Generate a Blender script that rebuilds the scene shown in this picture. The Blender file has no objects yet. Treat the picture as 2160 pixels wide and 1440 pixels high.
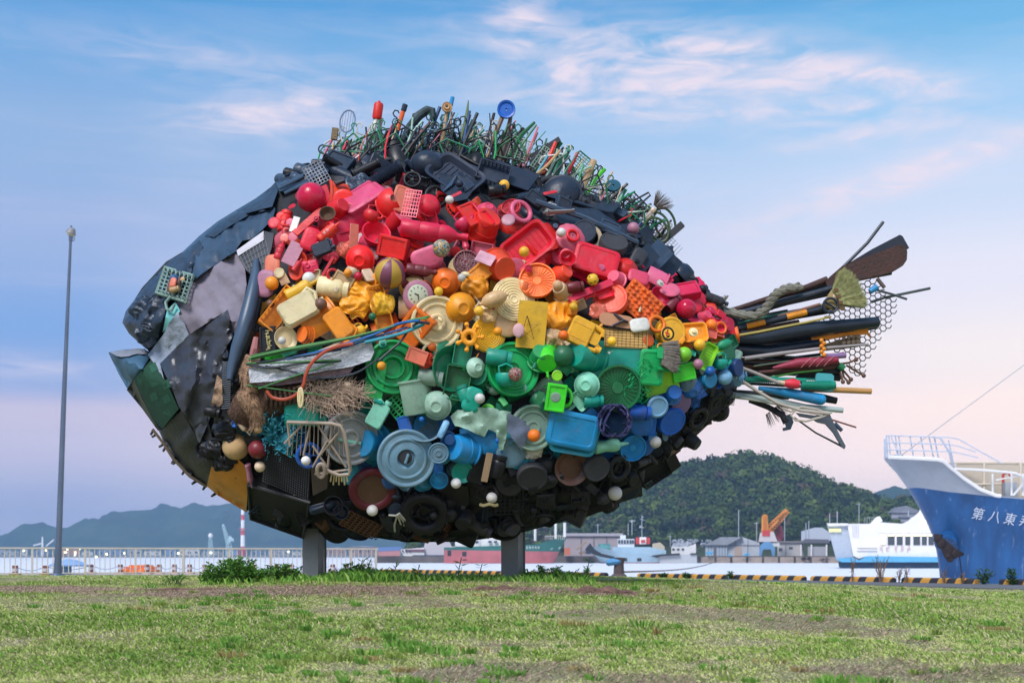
import bpy, bmesh, math, random
import numpy as np
from mathutils import Vector, Matrix, noise
from mathutils.geometry import delaunay_2d_cdt

R = math.radians
random.seed(7); rng = np.random.default_rng(7)
SC = bpy.context.scene
COL = SC.collection
F, CX, HY = 2700.0, 1080.0, 1170.0          # focal length, principal column and horizon row, in photo pixels

# ------------------------------------------------------------------ camera
cam = bpy.data.cameras.new('camera'); co = bpy.data.objects.new('camera', cam); COL.objects.link(co)
SC.camera = co
co.location = (0, 0, 0); co.rotation_euler = (R(90), 0, 0)
cam.sensor_width = 36; cam.lens = 36*F/2160
cam.shift_y = (HY-720)/2160
cam.clip_start = 0.1; cam.clip_end = 20000
cam.dof.use_dof = True; cam.dof.focus_distance = 10.6; cam.dof.aperture_fstop = 4.2

# ------------------------------------------------------------------ sky
def lin(c):
    return tuple(((v/255)/12.92 if v/255 <= .04045 else ((v/255+.055)/1.055)**2.4) for v in c)
def hexc(h):
    h = h.lstrip('#'); return lin([int(h[i:i+2], 16) for i in (0, 2, 4)])
SUN_EL, SUN_AZ = 46, 208        # the sun stands behind and left of the camera, veiled
world = bpy.data.worlds.new('World'); SC.world = world; world.use_nodes = True
nt = world.node_tree; N = nt.nodes; L = nt.links; N.clear()
def nd(t, **k):
    n = N.new(t)
    for a, b in k.items(): setattr(n, a, b)
    return n
def mth(op, a, b=None, c=None, clamp=False):
    n = nd('ShaderNodeMath', operation=op, use_clamp=clamp)
    for i, v in enumerate((a, b, c)):
        if v is None: continue
        if isinstance(v, (int, float)): n.inputs[i].default_value = v
        else: L.new(v, n.inputs[i])
    return n.outputs[0]
def ramp(fac, stops, interp='EASE'):
    n = nd('ShaderNodeValToRGB'); cr = n.color_ramp; cr.interpolation = interp
    while len(cr.elements) < len(stops): cr.elements.new(0.5)
    for e, (p, c) in zip(cr.elements, stops): e.position = p; e.color = (*c, 1)
    L.new(fac, n.inputs[0]); return n.outputs[0]
def mix(f, a, b, mode='MIX'):
    n = nd('ShaderNodeMix', data_type='RGBA', blend_type=mode)
    for i, v in ((0, f), (6, a), (7, b)):
        if isinstance(v, (int, float)): n.inputs[i].default_value = v
        elif isinstance(v, tuple): n.inputs[i].default_value = (*v, 1)
        else: L.new(v, n.inputs[i])
    return n.outputs[2]
tc = nd('ShaderNodeTexCoord'); sep = nd('ShaderNodeSeparateXYZ'); L.new(tc.outputs['Generated'], sep.inputs[0])
X, Y, Z = sep.outputs
hyp = mth('SQRT', mth('ADD', mth('MULTIPLY', X, X), mth('MULTIPLY', Y, Y)))
tel = mth('DIVIDE', Z, mth('MAXIMUM', hyp, .001))              # tangent of the elevation
v = mth('MAXIMUM', tel, 0.0)
v01 = mth('MULTIPLY', v, 1.0, clamp=True)
az = mth('ARCTAN2', X, mth('ABSOLUTE', Y))                        # 0 straight ahead, positive to the right
def pv(py): return (HY-py)/F
left = ramp(v01, [(0, hexc('#b4bbe2')), (pv(1060), hexc('#b2b7de')), (pv(960), hexc('#cdc6e2')), (pv(885), hexc('#cdc3de')), (pv(825), hexc('#96aee0')),
                  (pv(720), hexc('#80a8e2')), (pv(540), hexc('#9db4e0')), (pv(330), hexc('#93b4df')), (pv(150), hexc('#74a9de')), (pv(0), hexc('#539ad8')), (.62, hexc('#6aa6dc')), (1, hexc('#7fb2e0'))])
right = ramp(v01, [(0, (1.30, 1.02, .93)), (pv(1000), (1.28, 1.0, .92)), (pv(880), (1.2, .95, .86)), (pv(780), (1.05, .92, .88)), (pv(620), hexc('#efecf8')),
                   (pv(430), hexc('#cfdef6')), (pv(250), hexc('#a2cdf2')), (pv(100), hexc('#72b7e6')), (pv(0), hexc('#56a4dc')), (.62, hexc('#6aa6dc')), (1, hexc('#7fb2e0'))])
fa = mth('SMOOTH_MIN', 1.0, mth('MAXIMUM', mth('MULTIPLY_ADD', az, 1.6, .52), 0), .2)
grad = mix(fa, left, right)
# thin high cloud, in sky direction coordinates
cmb = nd('ShaderNodeCombineXYZ'); L.new(az, cmb.inputs[0]); L.new(tel, cmb.inputs[1])
def cloud(scale, stretch, rot, seed, lo, hi, dist=1.2, det=7, rough=.55):
    m = nd('ShaderNodeMapping'); L.new(cmb.outputs[0], m.inputs[0])
    m.inputs['Rotation'].default_value = (0, 0, R(rot)); m.inputs['Scale'].default_value = (scale, scale*stretch, 1); m.inputs['Location'].default_value = (seed, seed*.7, 0)
    n = nd('ShaderNodeTexNoise'); L.new(m.outputs[0], n.inputs['Vector'])
    n.inputs['Scale'].default_value = 1; n.inputs['Detail'].default_value = det; n.inputs['Roughness'].default_value = rough; n.inputs['Distortion'].default_value = dist
    mr = nd('ShaderNodeMapRange', clamp=True, interpolation_type='SMOOTHSTEP'); L.new(n.outputs[0], mr.inputs[0])
    mr.inputs[1].default_value = lo; mr.inputs[2].default_value = hi; return mr.outputs[0]
def blob(px, py, wx, wy, rot=0):
    a0, t0 = math.atan((px-CX)/F), (HY-py)/F
    dx = mth('SUBTRACT', az, a0); dy = mth('SUBTRACT', tel, t0)
    c, s = math.cos(R(rot)), math.sin(R(rot))
    u = mth('ADD', mth('MULTIPLY', dx, c), mth('MULTIPLY', dy, s)); w = mth('ADD', mth('MULTIPLY', dx, -s), mth('MULTIPLY', dy, c))
    u = mth('MULTIPLY', u, F/wx); w = mth('MULTIPLY', w, F/wy)
    return mth('EXPONENT', mth('MULTIPLY', mth('ADD', mth('MULTIPLY', u, u), mth('MULTIPLY', w, w)), -1.0))
wisp = cloud(6.5, 3.4, -14, 3.1, .36, .68)
fine = cloud(16, 3.0, -20, 8.3, .34, .68, 1.6)
streak = cloud(6, 7, 8, 5.7, .45, .75, .8)
region = mth('ADD', blob(1400, 150, 400, 80, -10), blob(1300, 215, 260, 45, -4))
region = mth('ADD', region, blob(1650, 190, 260, 70, -14))
region = mth('ADD', region, mth('MULTIPLY', blob(1130, 70, 90, 60, -30), .8))
region = mth('ADD', region, mth('MULTIPLY', blob(590, 255, 210, 55, 6), 1.15))
region = mth('ADD', region, mth('MULTIPLY', blob(400, 155, 300, 50, -4), .38))
region = mth('ADD', region, mth('MULTIPLY', blob(1900, 410, 290, 32, 14), 1.4))
region = mth('ADD', region, mth('MULTIPLY', blob(1880, 230, 130, 40, -10), .8))
region = mth('ADD', region, mth('MULTIPLY', blob(1830, 320, 200, 18, 4), .6))
region = mth('ADD', region, mth('MULTIPLY', blob(60, 800, 110, 24, 4), .7))
m1 = mth('MULTIPLY', mth('MINIMUM', region, 1.0), mth('ADD', mth('MULTIPLY', wisp, .55), mth('MULTIPLY', fine, .5)))
m2 = mth('MULTIPLY', streak, .12)
cm = mth('MINIMUM', mth('ADD', m1, m2), .92)
skyc = mix(cm, grad, hexc('#f0e2ee'))
sky = nd('ShaderNodeTexSky', sky_type='NISHITA', sun_disc=False, sun_elevation=R(SUN_EL), sun_rotation=R(SUN_AZ))
skyb = mix(1.0, sky.outputs[0], (.10, .10, .10), 'MULTIPLY')
tot = mix(.93, skyb, skyc)
bg = nd('ShaderNodeBackground'); L.new(tot, bg.inputs[0]); bg.inputs[1].default_value = 1.1
wo = nd('ShaderNodeOutputWorld'); L.new(bg.outputs[0], wo.inputs[0])
world.cycles.sampling_method = 'MANUAL'; world.cycles.sample_map_resolution = 512

# ------------------------------------------------------------------ sun
sl = bpy.data.lights.new('sun', 'SUN'); sl.energy = 3.5; sl.angle = R(24); sl.color = (1, .96, .94)
so = bpy.data.objects.new('sun', sl); COL.objects.link(so)
sd = Vector((math.sin(R(SUN_AZ))*math.cos(R(SUN_EL)), math.cos(R(SUN_AZ))*math.cos(R(SUN_EL)), math.sin(R(SUN_EL))))
so.rotation_euler = sd.to_track_quat('Z', 'Y').to_euler()
vs = SC.view_settings
vs.view_transform = 'Standard'; vs.look = 'None'; vs.exposure = 0; vs.gamma = 1; vs.use_curve_mapping = False
SC.render.engine = 'CYCLES'
SC.cycles.max_bounces = 6; SC.cycles.diffuse_bounces = 3; SC.cycles.glossy_bounces = 2; SC.cycles.transmission_bounces = 3
SC.cycles.volume_bounces = 0; SC.cycles.use_denoising = True; SC.cycles.transparent_max_bounces = 6
SC.cycles.volume_step_rate = 10; SC.cycles.caustics_reflective = False; SC.cycles.caustics_refractive = False

# ------------------------------------------------------------------ materials
MATS = {}
def mat(name, col, rough=.6, metal=0., var=.12, vscale=4., dirt=0., bump=0., bscale=30., coat=0., spec=.5, col2=None, emit=0., rnd=0.):
    """plain procedural surface: colour mottled by noise, optional dirt patches, bump, per-object shift"""
    if name in MATS: return MATS[name]
    m = bpy.data.materials.new(name); m.use_nodes = True; t = m.node_tree; n = t.nodes; l = t.links
    b = n['Principled BSDF']; b.inputs['Roughness'].default_value = rough; b.inputs['Metallic'].default_value = metal
    b.inputs['Specular IOR Level'].default_value = spec
    if coat: b.inputs['Coat Weight'].default_value = coat; b.inputs['Coat Roughness'].default_value = .15
    tcn = n.new('ShaderNodeTexCoord')
    geo = n.new('ShaderNodeNewGeometry')
    nz = n.new('ShaderNodeTexNoise'); nz.inputs['Scale'].default_value = vscale; nz.inputs['Detail'].default_value = 5; nz.inputs['Roughness'].default_value = .65
    l.new(geo.outputs['Position'], nz.inputs['Vector'])
    mr = n.new('ShaderNodeMapRange'); l.new(nz.outputs[0], mr.inputs[0]); mr.inputs[1].default_value = .3; mr.inputs[2].default_value = .7
    mx = n.new('ShaderNodeMix'); mx.data_type = 'RGBA'; l.new(mr.outputs[0], mx.inputs[0])
    c2 = col2 if col2 else tuple(min(1, c*(1+var)+.01*var) for c in col)
    c1 = col if col2 else tuple(c*(1-var) for c in col)
    mx.inputs[6].default_value = (*c1, 1); mx.inputs[7].default_value = (*c2, 1)
    out = mx.outputs[2]
    if rnd:
        oi = n.new('ShaderNodeObjectInfo'); hs = n.new('ShaderNodeHueSaturation')
        m1 = n.new('ShaderNodeMapRange'); l.new(oi.outputs['Random'], m1.inputs[0]); m1.inputs[3].default_value = .5-.012*rnd; m1.inputs[4].default_value = .5+.010*rnd
        m3 = n.new('ShaderNodeMath'); m3.operation = 'FRACT'; m4 = n.new('ShaderNodeMath'); m4.operation = 'MULTIPLY'; l.new(oi.outputs['Random'], m4.inputs[0]); m4.inputs[1].default_value = 7.31; l.new(m4.outputs[0], m3.inputs[0])
        m2 = n.new('ShaderNodeMapRange'); l.new(m3.outputs[0], m2.inputs[0]); m2.inputs[3].default_value = 1-.3*rnd; m2.inputs[4].default_value = 1+.25*rnd
        l.new(m1.outputs[0], hs.inputs['Hue']); l.new(m2.outputs[0], hs.inputs['Value']); l.new(out, hs.inputs['Color']); out = hs.outputs[0]
    if rnd:
        fn = n.new('ShaderNodeTexNoise'); fn.inputs['Scale'].default_value = 3.5; fn.inputs['Detail'].default_value = 9; fn.inputs['Roughness'].default_value = .75; fn.inputs['Distortion'].default_value = 1.5; l.new(geo.outputs['Position'], fn.inputs['Vector'])
        fr = n.new('ShaderNodeMapRange'); l.new(fn.outputs[0], fr.inputs[0]); fr.inputs[1].default_value = .52; fr.inputs[2].default_value = .72; fr.inputs[4].default_value = .20 if max(col) > .1 else .06
        f2 = n.new('ShaderNodeMix'); f2.data_type = 'RGBA'; l.new(fr.outputs[0], f2.inputs[0]); l.new(out, f2.inputs[6]); f2.inputs[7].default_value = (*[min(.85, c*.55+.26) for c in col], 1); out = f2.outputs[2]
    if dirt:
        dn = n.new('ShaderNodeTexNoise'); dn.inputs['Scale'].default_value = 9; dn.inputs['Detail'].default_value = 8; dn.inputs['Roughness'].default_value = .7
        l.new(geo.outputs['Position'], dn.inputs['Vector'])
        dr = n.new('ShaderNodeMapRange'); l.new(dn.outputs[0], dr.inputs[0]); dr.inputs[1].default_value = .52; dr.inputs[2].default_value = .74; dr.inputs[4].default_value = dirt
        d2 = n.new('ShaderNodeMix'); d2.data_type = 'RGBA'; l.new(dr.outputs[0], d2.inputs[0]); l.new(out, d2.inputs[6]); d2.inputs[7].default_value = (*((.09, .065, .045) if max(col) > .1 else [c*.7+.012 for c in col]), 1)
        out = d2.outputs[2]
        rr = n.new('ShaderNodeMapRange'); l.new(dn.outputs[0], rr.inputs[0]); rr.inputs[1].default_value = .35; rr.inputs[2].default_value = .75
        rr.inputs[3].default_value = rough; rr.inputs[4].default_value = min(1, rough+.35); l.new(rr.outputs[0], b.inputs['Roughness'])
    l.new(out, b.inputs['Base Color'])
    if bump:
        bn = n.new('ShaderNodeTexNoise'); bn.inputs['Scale'].default_value = bscale; bn.inputs['Detail'].default_value = 6; l.new(geo.outputs['Position'], bn.inputs['Vector'])
        bp = n.new('ShaderNodeBump'); bp.inputs['Strength'].default_value = bump; bp.inputs['Distance'].default_value = .02; l.new(bn.outputs[0], bp.inputs['Height']); l.new(bp.outputs[0], b.inputs['Normal'])
    if emit: b.inputs['Emission Color'].default_value = (*col, 1); b.inputs['Emission Strength'].default_value = emit
    MATS[name] = m; return m

# ------------------------------------------------------------------ mesh building
class MB:
    def __init__(s): s.v = []; s.f = []; s.m = []; s.mi = 0
    def add(s, vs_, fs): 
        b = len(s.v); s.v += [tuple(p) for p in vs_]; s.f += [tuple(i+b for i in f) for f in fs]; s.m += [s.mi]*len(fs)
    def box(s, lo, hi):
        x0, y0, z0 = lo; x1, y1, z1 = hi
        s.add([(x0,y0,z0),(x1,y0,z0),(x1,y1,z0),(x0,y1,z0),(x0,y0,z1),(x1,y0,z1),(x1,y1,z1),(x0,y1,z1)],
              [(0,3,2,1),(4,5,6,7),(0,1,5,4),(1,2,6,5),(2,3,7,6),(3,0,4,7)])
    def cbox(s, c, d, M=None):
        vs_ = [Vector((c[0]+a*d[0]/2, c[1]+b*d[1]/2, c[2]+e*d[2]/2)) for a, b, e in ((-1,-1,-1),(1,-1,-1),(1,1,-1),(-1,1,-1),(-1,-1,1),(1,-1,1),(1,1,1),(-1,1,1))]
        if M: vs_ = [M @ p for p in vs_]
        s.add(vs_, [(0,3,2,1),(4,5,6,7),(0,1,5,4),(1,2,6,5),(2,3,7,6),(3,0,4,7)])
    def tube(s, pts, r, n=6, cap=True, closed=False):
        pts = [Vector(p) for p in pts]; rs = r if isinstance(r, (list, tuple)) else [r]*len(pts)
        k = len(pts); ring = []; up = None
        for i, p in enumerate(pts):
            if closed: t = pts[(i+1) % k]-pts[i-1]
            else: t = pts[min(i+1, k-1)]-pts[max(i-1, 0)]
            if t.length < 1e-9: t = Vector((0, 0, 1))
            t.normalize()
            if up is None: up = t.orthogonal().normalized()
            else:
                up = up-t*up.dot(t)
                up = up.normalized() if up.length > 1e-6 else t.orthogonal().normalized()
            w = t.cross(up)
            ring.append([p+(up*math.cos(a)+w*math.sin(a))*rs[i] for a in [2*math.pi*j/n for j in range(n)]])
        vs_ = [q for g in ring for q in g]; fs = []
        for i in range(k if closed else k-1):
            a, b = i*n, ((i+1) % k)*n
            fs += [(a+j, a+(j+1) % n, b+(j+1) % n, b+j) for j in range(n)]
        if cap and not closed: fs += [tuple(range(n-1, -1, -1)), tuple((k-1)*n+j for j in range(n))]
        s.add(vs_, fs)
    def lathe(s, prof, n=24, M=None, a0=0, a1=2*math.pi, wob=0):
        full = abs(a1-a0-2*math.pi) < 1e-6; k = n if full else n+1; vs_ = []; fs = []
        for (r, z) in prof:
            for j in range(k):
                a = a0+(a1-a0)*j/n; q = 1+wob*math.sin(a*2+z*3)
                p = Vector((r*q*math.cos(a), r*q*math.sin(a), z)); vs_.append(M @ p if M else p)
        for i in range(len(prof)-1):
            for j in range(n):
                a, b = i*k+j, i*k+(j+1) % k
                fs.append((a, b, b+k, a+k))
        s.add(vs_, fs)
    def sphere(s, c, r, n=12, m=8, sc=(1,1,1)):
        M = Matrix.Translation(c) @ Matrix.Diagonal((r*sc[0], r*sc[1], r*sc[2], 1))
        s.lathe([(math.sin(math.pi*i/m)+1e-5, -math.cos(math.pi*i/m)) for i in range(m+1)], n, M)
    def prism(s, poly, d, M=None):
        """poly: 3D points of one face, d: extrusion vector"""
        k = len(poly); vs_ = [Vector(p) for p in poly]+[Vector(p)+Vector(d) for p in poly]
        if M: vs_ = [M @ p for p in vs_]
        s.add(vs_, [tuple(range(k-1, -1, -1)), tuple(range(k, 2*k))]+[(i, (i+1) % k, (i+1) % k+k, i+k) for i in range(k)])
    def mesh(s, name, sharp=35, smooth=True):
        me = bpy.data.meshes.new(name); me.from_pydata(s.v, [], s.f)
        if any(s.m): me.polygons.foreach_set('material_index', s.m)
        bm = bmesh.new(); bm.from_mesh(me)
        bmesh.ops.remove_doubles(bm, verts=bm.verts, dist=1e-5)
        bmesh.ops.recalc_face_normals(bm, faces=bm.faces)
        if smooth:
            lim = R(sharp)
            for f in bm.faces: f.smooth = True
            for e in bm.edges:
                if len(e.link_faces) == 2: e.smooth = e.calc_face_angle(0) < lim
        bm.to_mesh(me); bm.free(); return me
    def build(s, name, m, parent=None, label=None, sharp=35, smooth=True, kind=None):
        return obj(name, s.mesh(name, sharp, smooth), m, parent, label=label, kind=kind)
def rootloc(p):
    v_ = Vector((0, 0, 0))
    while p is not None: v_ += p.location; p = p.parent
    return v_
def obj(name, me, m, parent=None, M=None, label=None, kind=None):
    o = bpy.data.objects.new(name, me); COL.objects.link(o)
    ms = m if isinstance(m, (list, tuple)) else [m]
    while len(me.materials) < len(ms): me.materials.append(ms[len(me.materials)])
    for i, mm in enumerate(ms):
        if me.materials[i] != mm: o.material_slots[i].link = 'OBJECT'; o.material_slots[i].material = mm
    if M is None: M = Matrix.Identity(4)
    if parent:
        o.parent = parent; o.matrix_local = Matrix.Translation(-rootloc(parent)) @ M
    else: o.matrix_local = M
    if label: o['label'] = label
    if kind: o['kind'] = kind
    return o
def empty(name, loc, label, cat, group=None):
    o = bpy.data.objects.new(name, None); COL.objects.link(o); o.location = loc; o.empty_display_size = .3
    o['label'] = label; o['category'] = cat
    if group: o['group'] = group
    return o
def tag(o, label=None, cat=None, group=None, kind=None):
    for k_, v_ in (('label', label), ('category', cat), ('group', group), ('kind', kind)):
        if v_: o[k_] = v_
    return o
def P(px, py, Yd): return Vector(((px-CX)/F*Yd, Yd, (HY-py)/F*Yd))
def npmesh(name, verts, faces, m, smooth=False, kind=None, col=None, parent=None, label=None):
    me = bpy.data.meshes.new(name); nv = len(verts); nf, k = faces.shape
    me.vertices.add(nv); me.vertices.foreach_set('co', np.asarray(verts, np.float32).ravel())
    me.loops.add(nf*k); me.loops.foreach_set('vertex_index', faces.astype(np.int32).ravel())
    me.polygons.add(nf); me.polygons.foreach_set('loop_start', np.arange(0, nf*k, k, dtype=np.int32)); 
    me.update(calc_edges=True)
    if smooth: me.polygons.foreach_set('use_smooth', np.ones(nf, bool))
    if col is not None:
        a = me.color_attributes.new('tint', 'FLOAT_COLOR', 'POINT'); c4 = np.ones((nv, 4), np.float32); c4[:, :3] = col; a.data.foreach_set('color', c4.ravel())
    return obj(name, me, m, parent, kind=kind, label=label)
def tintmat(name, rough=.7, transl=0.):
    m = bpy.data.materials.new(name); m.use_nodes = True; n = m.node_tree.nodes; l = m.node_tree.links; b = n['Principled BSDF']
    a = n.new('ShaderNodeAttribute'); a.attribute_name = 'tint'; l.new(a.outputs['Color'], b.inputs['Base Color']); b.inputs['Roughness'].default_value = rough
    b.inputs['Specular IOR Level'].default_value = .25
    if transl:
        tr = n.new('ShaderNodeBsdfTranslucent'); l.new(a.outputs['Color'], tr.inputs[0]); ms = n.new('ShaderNodeMixShader'); ms.inputs[0].default_value = transl
        l.new(b.outputs[0], ms.inputs[1]); l.new(tr.outputs[0], ms.inputs[2]); l.new(ms.outputs[0], n['Material Output'].inputs[0])
    MATS[name] = m; return m
def text_mesh(s, size, depth=.01):
    cu = bpy.data.curves.new('txt', 'FONT'); cu.body = s; cu.size = size; cu.extrude = depth; cu.align_x = 'CENTER'; cu.align_y = 'CENTER'; cu.resolution_u = 2
    o = bpy.data.objects.new('txt', cu); COL.objects.link(o); bpy.context.view_layer.update()
    dg = bpy.context.evaluated_depsgraph_get(); me = bpy.data.meshes.new_from_object(o.evaluated_get(dg)); me.materials.clear()
    bpy.data.objects.remove(o); bpy.data.curves.remove(cu); return me

def strokes_mesh(n_, size, vert=False, seed=1):
    r2 = random.Random(seed); mb = MB()          # small brush-like marks for lettering too small to read in the photograph
    for i in range(n_):
        o_ = (i-(n_-1)/2)*size*1.15
        for k in range(5):
            a = r2.choice((0, 1.57, .3, 1.3)); l_ = size*r2.uniform(.25, .42); cx, cy = r2.uniform(-.25, .25)*size, (k/4-.5)*size*.75
            M = Matrix.Translation((0 if vert else o_, o_ if vert else 0, 0)) @ Matrix.Translation((cx, cy, 0)) @ Matrix.Rotation(a, 4, 'Z'); mb.cbox((0, 0, 0), (l_*1.7, size*.10, .02+k*.001), M)
    return mb.mesh('lettering')

# ================================================================== GROUND
def sstep(a, b, x):
    t = np.clip((x-a)/(b-a), 0, 1); return t*t*(3-2*t)
YL = [-100, 2.0, 5.0, 8.0, 11.25, 20, 30, 51, 60, 200]
PL = [None, None, 1440, 1292, 1222, 1220.5, 1217.5, 1212.3, 1211, 1195]
PR = [None, None, 1440, 1306, 1260, 1251, 1245.5, 1242, 1241, 1241]
ZL = [-.5, -.5]+[-(p-HY)/F*y for p, y in zip(PL[2:], YL[2:])]
ZR = [-.5, -.5]+[-(p-HY)/F*y for p, y in zip(PR[2:], YL[2:])]
def zg(x, y):
    x = np.asarray(x, float); y = np.asarray(y, float)
    ys = np.maximum(y, 3.); sx = CX+x/ys*F
    w = sstep(1100, 2300, sx)
    z = np.interp(y, YL, ZL)*(1-w)+np.interp(y, YL, ZR)*w
    # line along which lawn meets road on the right, seen from above
    return z
def lawn_bump(x, y):
    return .012*np.sin(x*1.7+y*.9)+.010*np.sin(x*.8-y*2.3+1)+.008*np.sin(3.1*x+1.3*y)
gx = np.concatenate([np.linspace(-70, -12, 50)[:-1], np.linspace(-12, 14, 131), np.linspace(14, 60, 40)[1:]])
gy = np.concatenate([np.linspace(-40, 2, 20)[:-1], np.linspace(2, 14, 121)[:-1], np.linspace(14, 52.5, 110)])
GX, GY = np.meshgrid(gx, gy)
road_line = lambda x: 45.2-(x-4.4)*(45.2-30)/(12-4.4)            # Y of the lawn edge at the road
GZ = zg(GX, GY)+lawn_bump(GX, GY)*sstep(60, 12, GY)
over = np.maximum(0, GY-road_line(GX)-0.0)
GZ = np.where((GX > 3.6) & (over > 0), np.minimum(GZ, -.8-.02-.05*over), GZ)
V_ = np.stack([GX, GY, GZ], -1).reshape(-1, 3); nx, ny = len(gx), len(gy)
ii = (np.arange(ny-1)[:, None]*nx+np.arange(nx-1)[None]).ravel()
Fq = np.stack([ii, ii+1, ii+nx+1, ii+nx], -1)
def lawn_mat():
    m = bpy.data.materials.new('lawn_soil'); m.use_nodes = True; n = m.node_tree.nodes; l = m.node_tree.links; b = n['Principled BSDF']
    g = n.new('ShaderNodeNewGeometry')
    def nz(sc, det=6, str_=(1, 1, 1)):
        mp = n.new('ShaderNodeMapping'); mp.inputs['Scale'].default_value = str_; l.new(g.outputs['Position'], mp.inputs[0])
        q = n.new('ShaderNodeTexNoise'); q.inputs['Scale'].default_value = sc; q.inputs['Detail'].default_value = det; q.inputs['Roughness'].default_value = .7; l.new(mp.outputs[0], q.inputs['Vector']); return q.outputs[0]
    def rp(f, st):
        r = n.new('ShaderNodeValToRGB'); cr = r.color_ramp
        while len(cr.elements) < len(st): cr.elements.new(.5)
        for e, (p, c) in zip(cr.elements, st): e.position = p; e.color = (*c, 1)
        l.new(f, r.inputs[0]); return r.outputs[0]
    gr = rp(nz(3.0), [(.25, (.25, .30, .09)), (.45, (.36, .36, .15)), (.6, (.42, .37, .22)), (.85, (.46, .37, .27))])
    fi = rp(nz(60), [(.3, (.35, .35, .35)), (.7, (1.25, 1.25, 1.25))])
    mx = n.new('ShaderNodeMix'); mx.data_type = 'RGBA'; mx.blend_type = 'MULTIPLY'; mx.inputs[0].default_value = .75; l.new(gr, mx.inputs[6]); l.new(fi, mx.inputs[7])
    l.new(mx.outputs[2], b.inputs['Base Color']); b.inputs['Roughness'].default_value = .95; b.inputs['Specular IOR Level'].default_value = .1
    bp = n.new('ShaderNodeBump'); bp.inputs['Strength'].default_value = .8; bp.inputs['Distance'].default_value = .03; l.new(nz(70), bp.inputs['Height']); l.new(bp.outputs[0], b.inputs['Normal'])
    return m
tag(npmesh('lawn', V_, Fq, lawn_mat(), smooth=True), kind='structure')

def q_edge(t): return Vector((-2.7, 56, 0)).lerp(Vector((14, 35, 0)), t)
asphalt = mat('asphalt', (.13, .125, .13), .9, var=.25, vscale=1.2, dirt=.3, bump=.3, bscale=60)
concrete = mat('quay_concrete', (.36, .33, .31), .9, var=.2, vscale=1.0, dirt=.4, bump=.2)
mb = MB()
def flat(poly, z): return [(x, y, z) for x, y in poly]
QP = [(-6.2, 53), (3.4, 45.6), (12.6, 29.6), (22, 10), (34, 9.8), (14, 35), (-2.7, 56), (-6.2, 59.5)]
mb.prism(flat(QP[::-1], -.8), (0, 0, -2.6))
mb.build('quay_road', asphalt, kind='structure')
mb = MB(); mb.prism(flat([(-75, 51.5), (-6.3, 52.5), (-6.3, 86), (-75, 88)][::-1], -1.2), (0, 0, -2.4))
mb.build('lower_quay', mat('pinkish_concrete', (.45, .36, .33), .9, var=.15, vscale=.5), kind='structure')
# water: pale base colour stands in for sky reflected off the waves
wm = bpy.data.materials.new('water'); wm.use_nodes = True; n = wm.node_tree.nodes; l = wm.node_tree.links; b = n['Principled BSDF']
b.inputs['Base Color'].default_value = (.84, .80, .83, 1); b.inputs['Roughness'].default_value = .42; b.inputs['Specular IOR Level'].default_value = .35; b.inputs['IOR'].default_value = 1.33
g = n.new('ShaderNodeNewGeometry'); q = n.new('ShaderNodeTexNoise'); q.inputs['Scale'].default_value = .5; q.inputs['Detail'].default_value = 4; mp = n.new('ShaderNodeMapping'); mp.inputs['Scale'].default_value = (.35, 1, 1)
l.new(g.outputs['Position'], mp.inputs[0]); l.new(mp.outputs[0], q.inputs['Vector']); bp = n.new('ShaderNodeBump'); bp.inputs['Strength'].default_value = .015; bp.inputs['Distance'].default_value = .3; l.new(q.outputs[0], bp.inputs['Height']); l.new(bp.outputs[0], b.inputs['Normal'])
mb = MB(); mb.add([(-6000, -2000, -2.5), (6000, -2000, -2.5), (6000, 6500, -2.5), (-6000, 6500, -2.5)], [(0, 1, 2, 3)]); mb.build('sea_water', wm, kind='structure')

# ================================================================== HILLS
def ridge(name, prof, Yd, depth, m, n_, zb=-3, seed=0, rough=1.0, px_step=6):
    """a hill: crest follows prof (px,py at distance Yd), slopes down towards and away from the viewer"""
    pxs = np.arange(prof[0][0], prof[-1][0]+1, px_step); zc = np.interp(pxs, [p[0] for p in prof], [(HY-p[1])/F*Yd for p in prof])
    xs = (pxs-CX)/F*Yd; rows = np.linspace(-1, 1, n_); V = []
    for t in rows:
        h = (1-abs(t)**1.5)
        V.append(np.stack([xs, np.full_like(xs, Yd+t*depth), zb+(zc-zb)*h], -1))
    V = np.array(V); k = len(xs)
    for i in range(len(rows)):
        for j in range(k):
            p = V[i, j]; s_ = 1/(depth*.35)
            V[i, j, 2] += rough*(1-abs(rows[i])**3)*(noise.fractal(Vector((p[0]*s_+seed, p[1]*s_, 0)), .9, 2.1, 5))*depth*.10*(0.25 if abs(rows[i]) < .06 else 1)
    V = V.reshape(-1, 3); ii = (np.arange(n_-1)[:, None]*k+np.arange(k-1)[None]).ravel()
    return V, np.stack([ii, ii+1, ii+k+1, ii+k], -1)
far_green = mat('far_forest', (.012, .035, .03), 1, var=.5, vscale=.012, spec=0, col2=(.05, .085, .05), bump=.0)
V, Fc = ridge('far_hills', [(-900, 1125), (-600, 1090), (-300, 1110), (-60, 1135), (20, 1133), (60, 1124), (95, 1117), (130, 1128), (160, 1112), (215, 1098), (272, 1075), (330, 1079), (400, 1086), (450, 1070), (500, 1063), (560, 1085), (640, 1090), (720, 1110), (800, 1105), (900, 1120), (1000, 1125), (1100, 1140), (1250, 1150)], 2900, 400, far_green, 24, -2.6, 3, .9, 3)
tag(npmesh('far_hills', V, Fc, far_green, smooth=True), kind='structure')
V, Fc = ridge('far_hill', [(1780, 1120), (1850, 1040), (1880, 1022), (1920, 1020), (1990, 1035), (2100, 1060), (2300, 1090), (2700, 1060)], 1700, 200, far_green, 16, -2.6, 9, .8, 6)
tag(npmesh('distant_hill', V, Fc, far_green, smooth=True), kind='structure')
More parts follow.
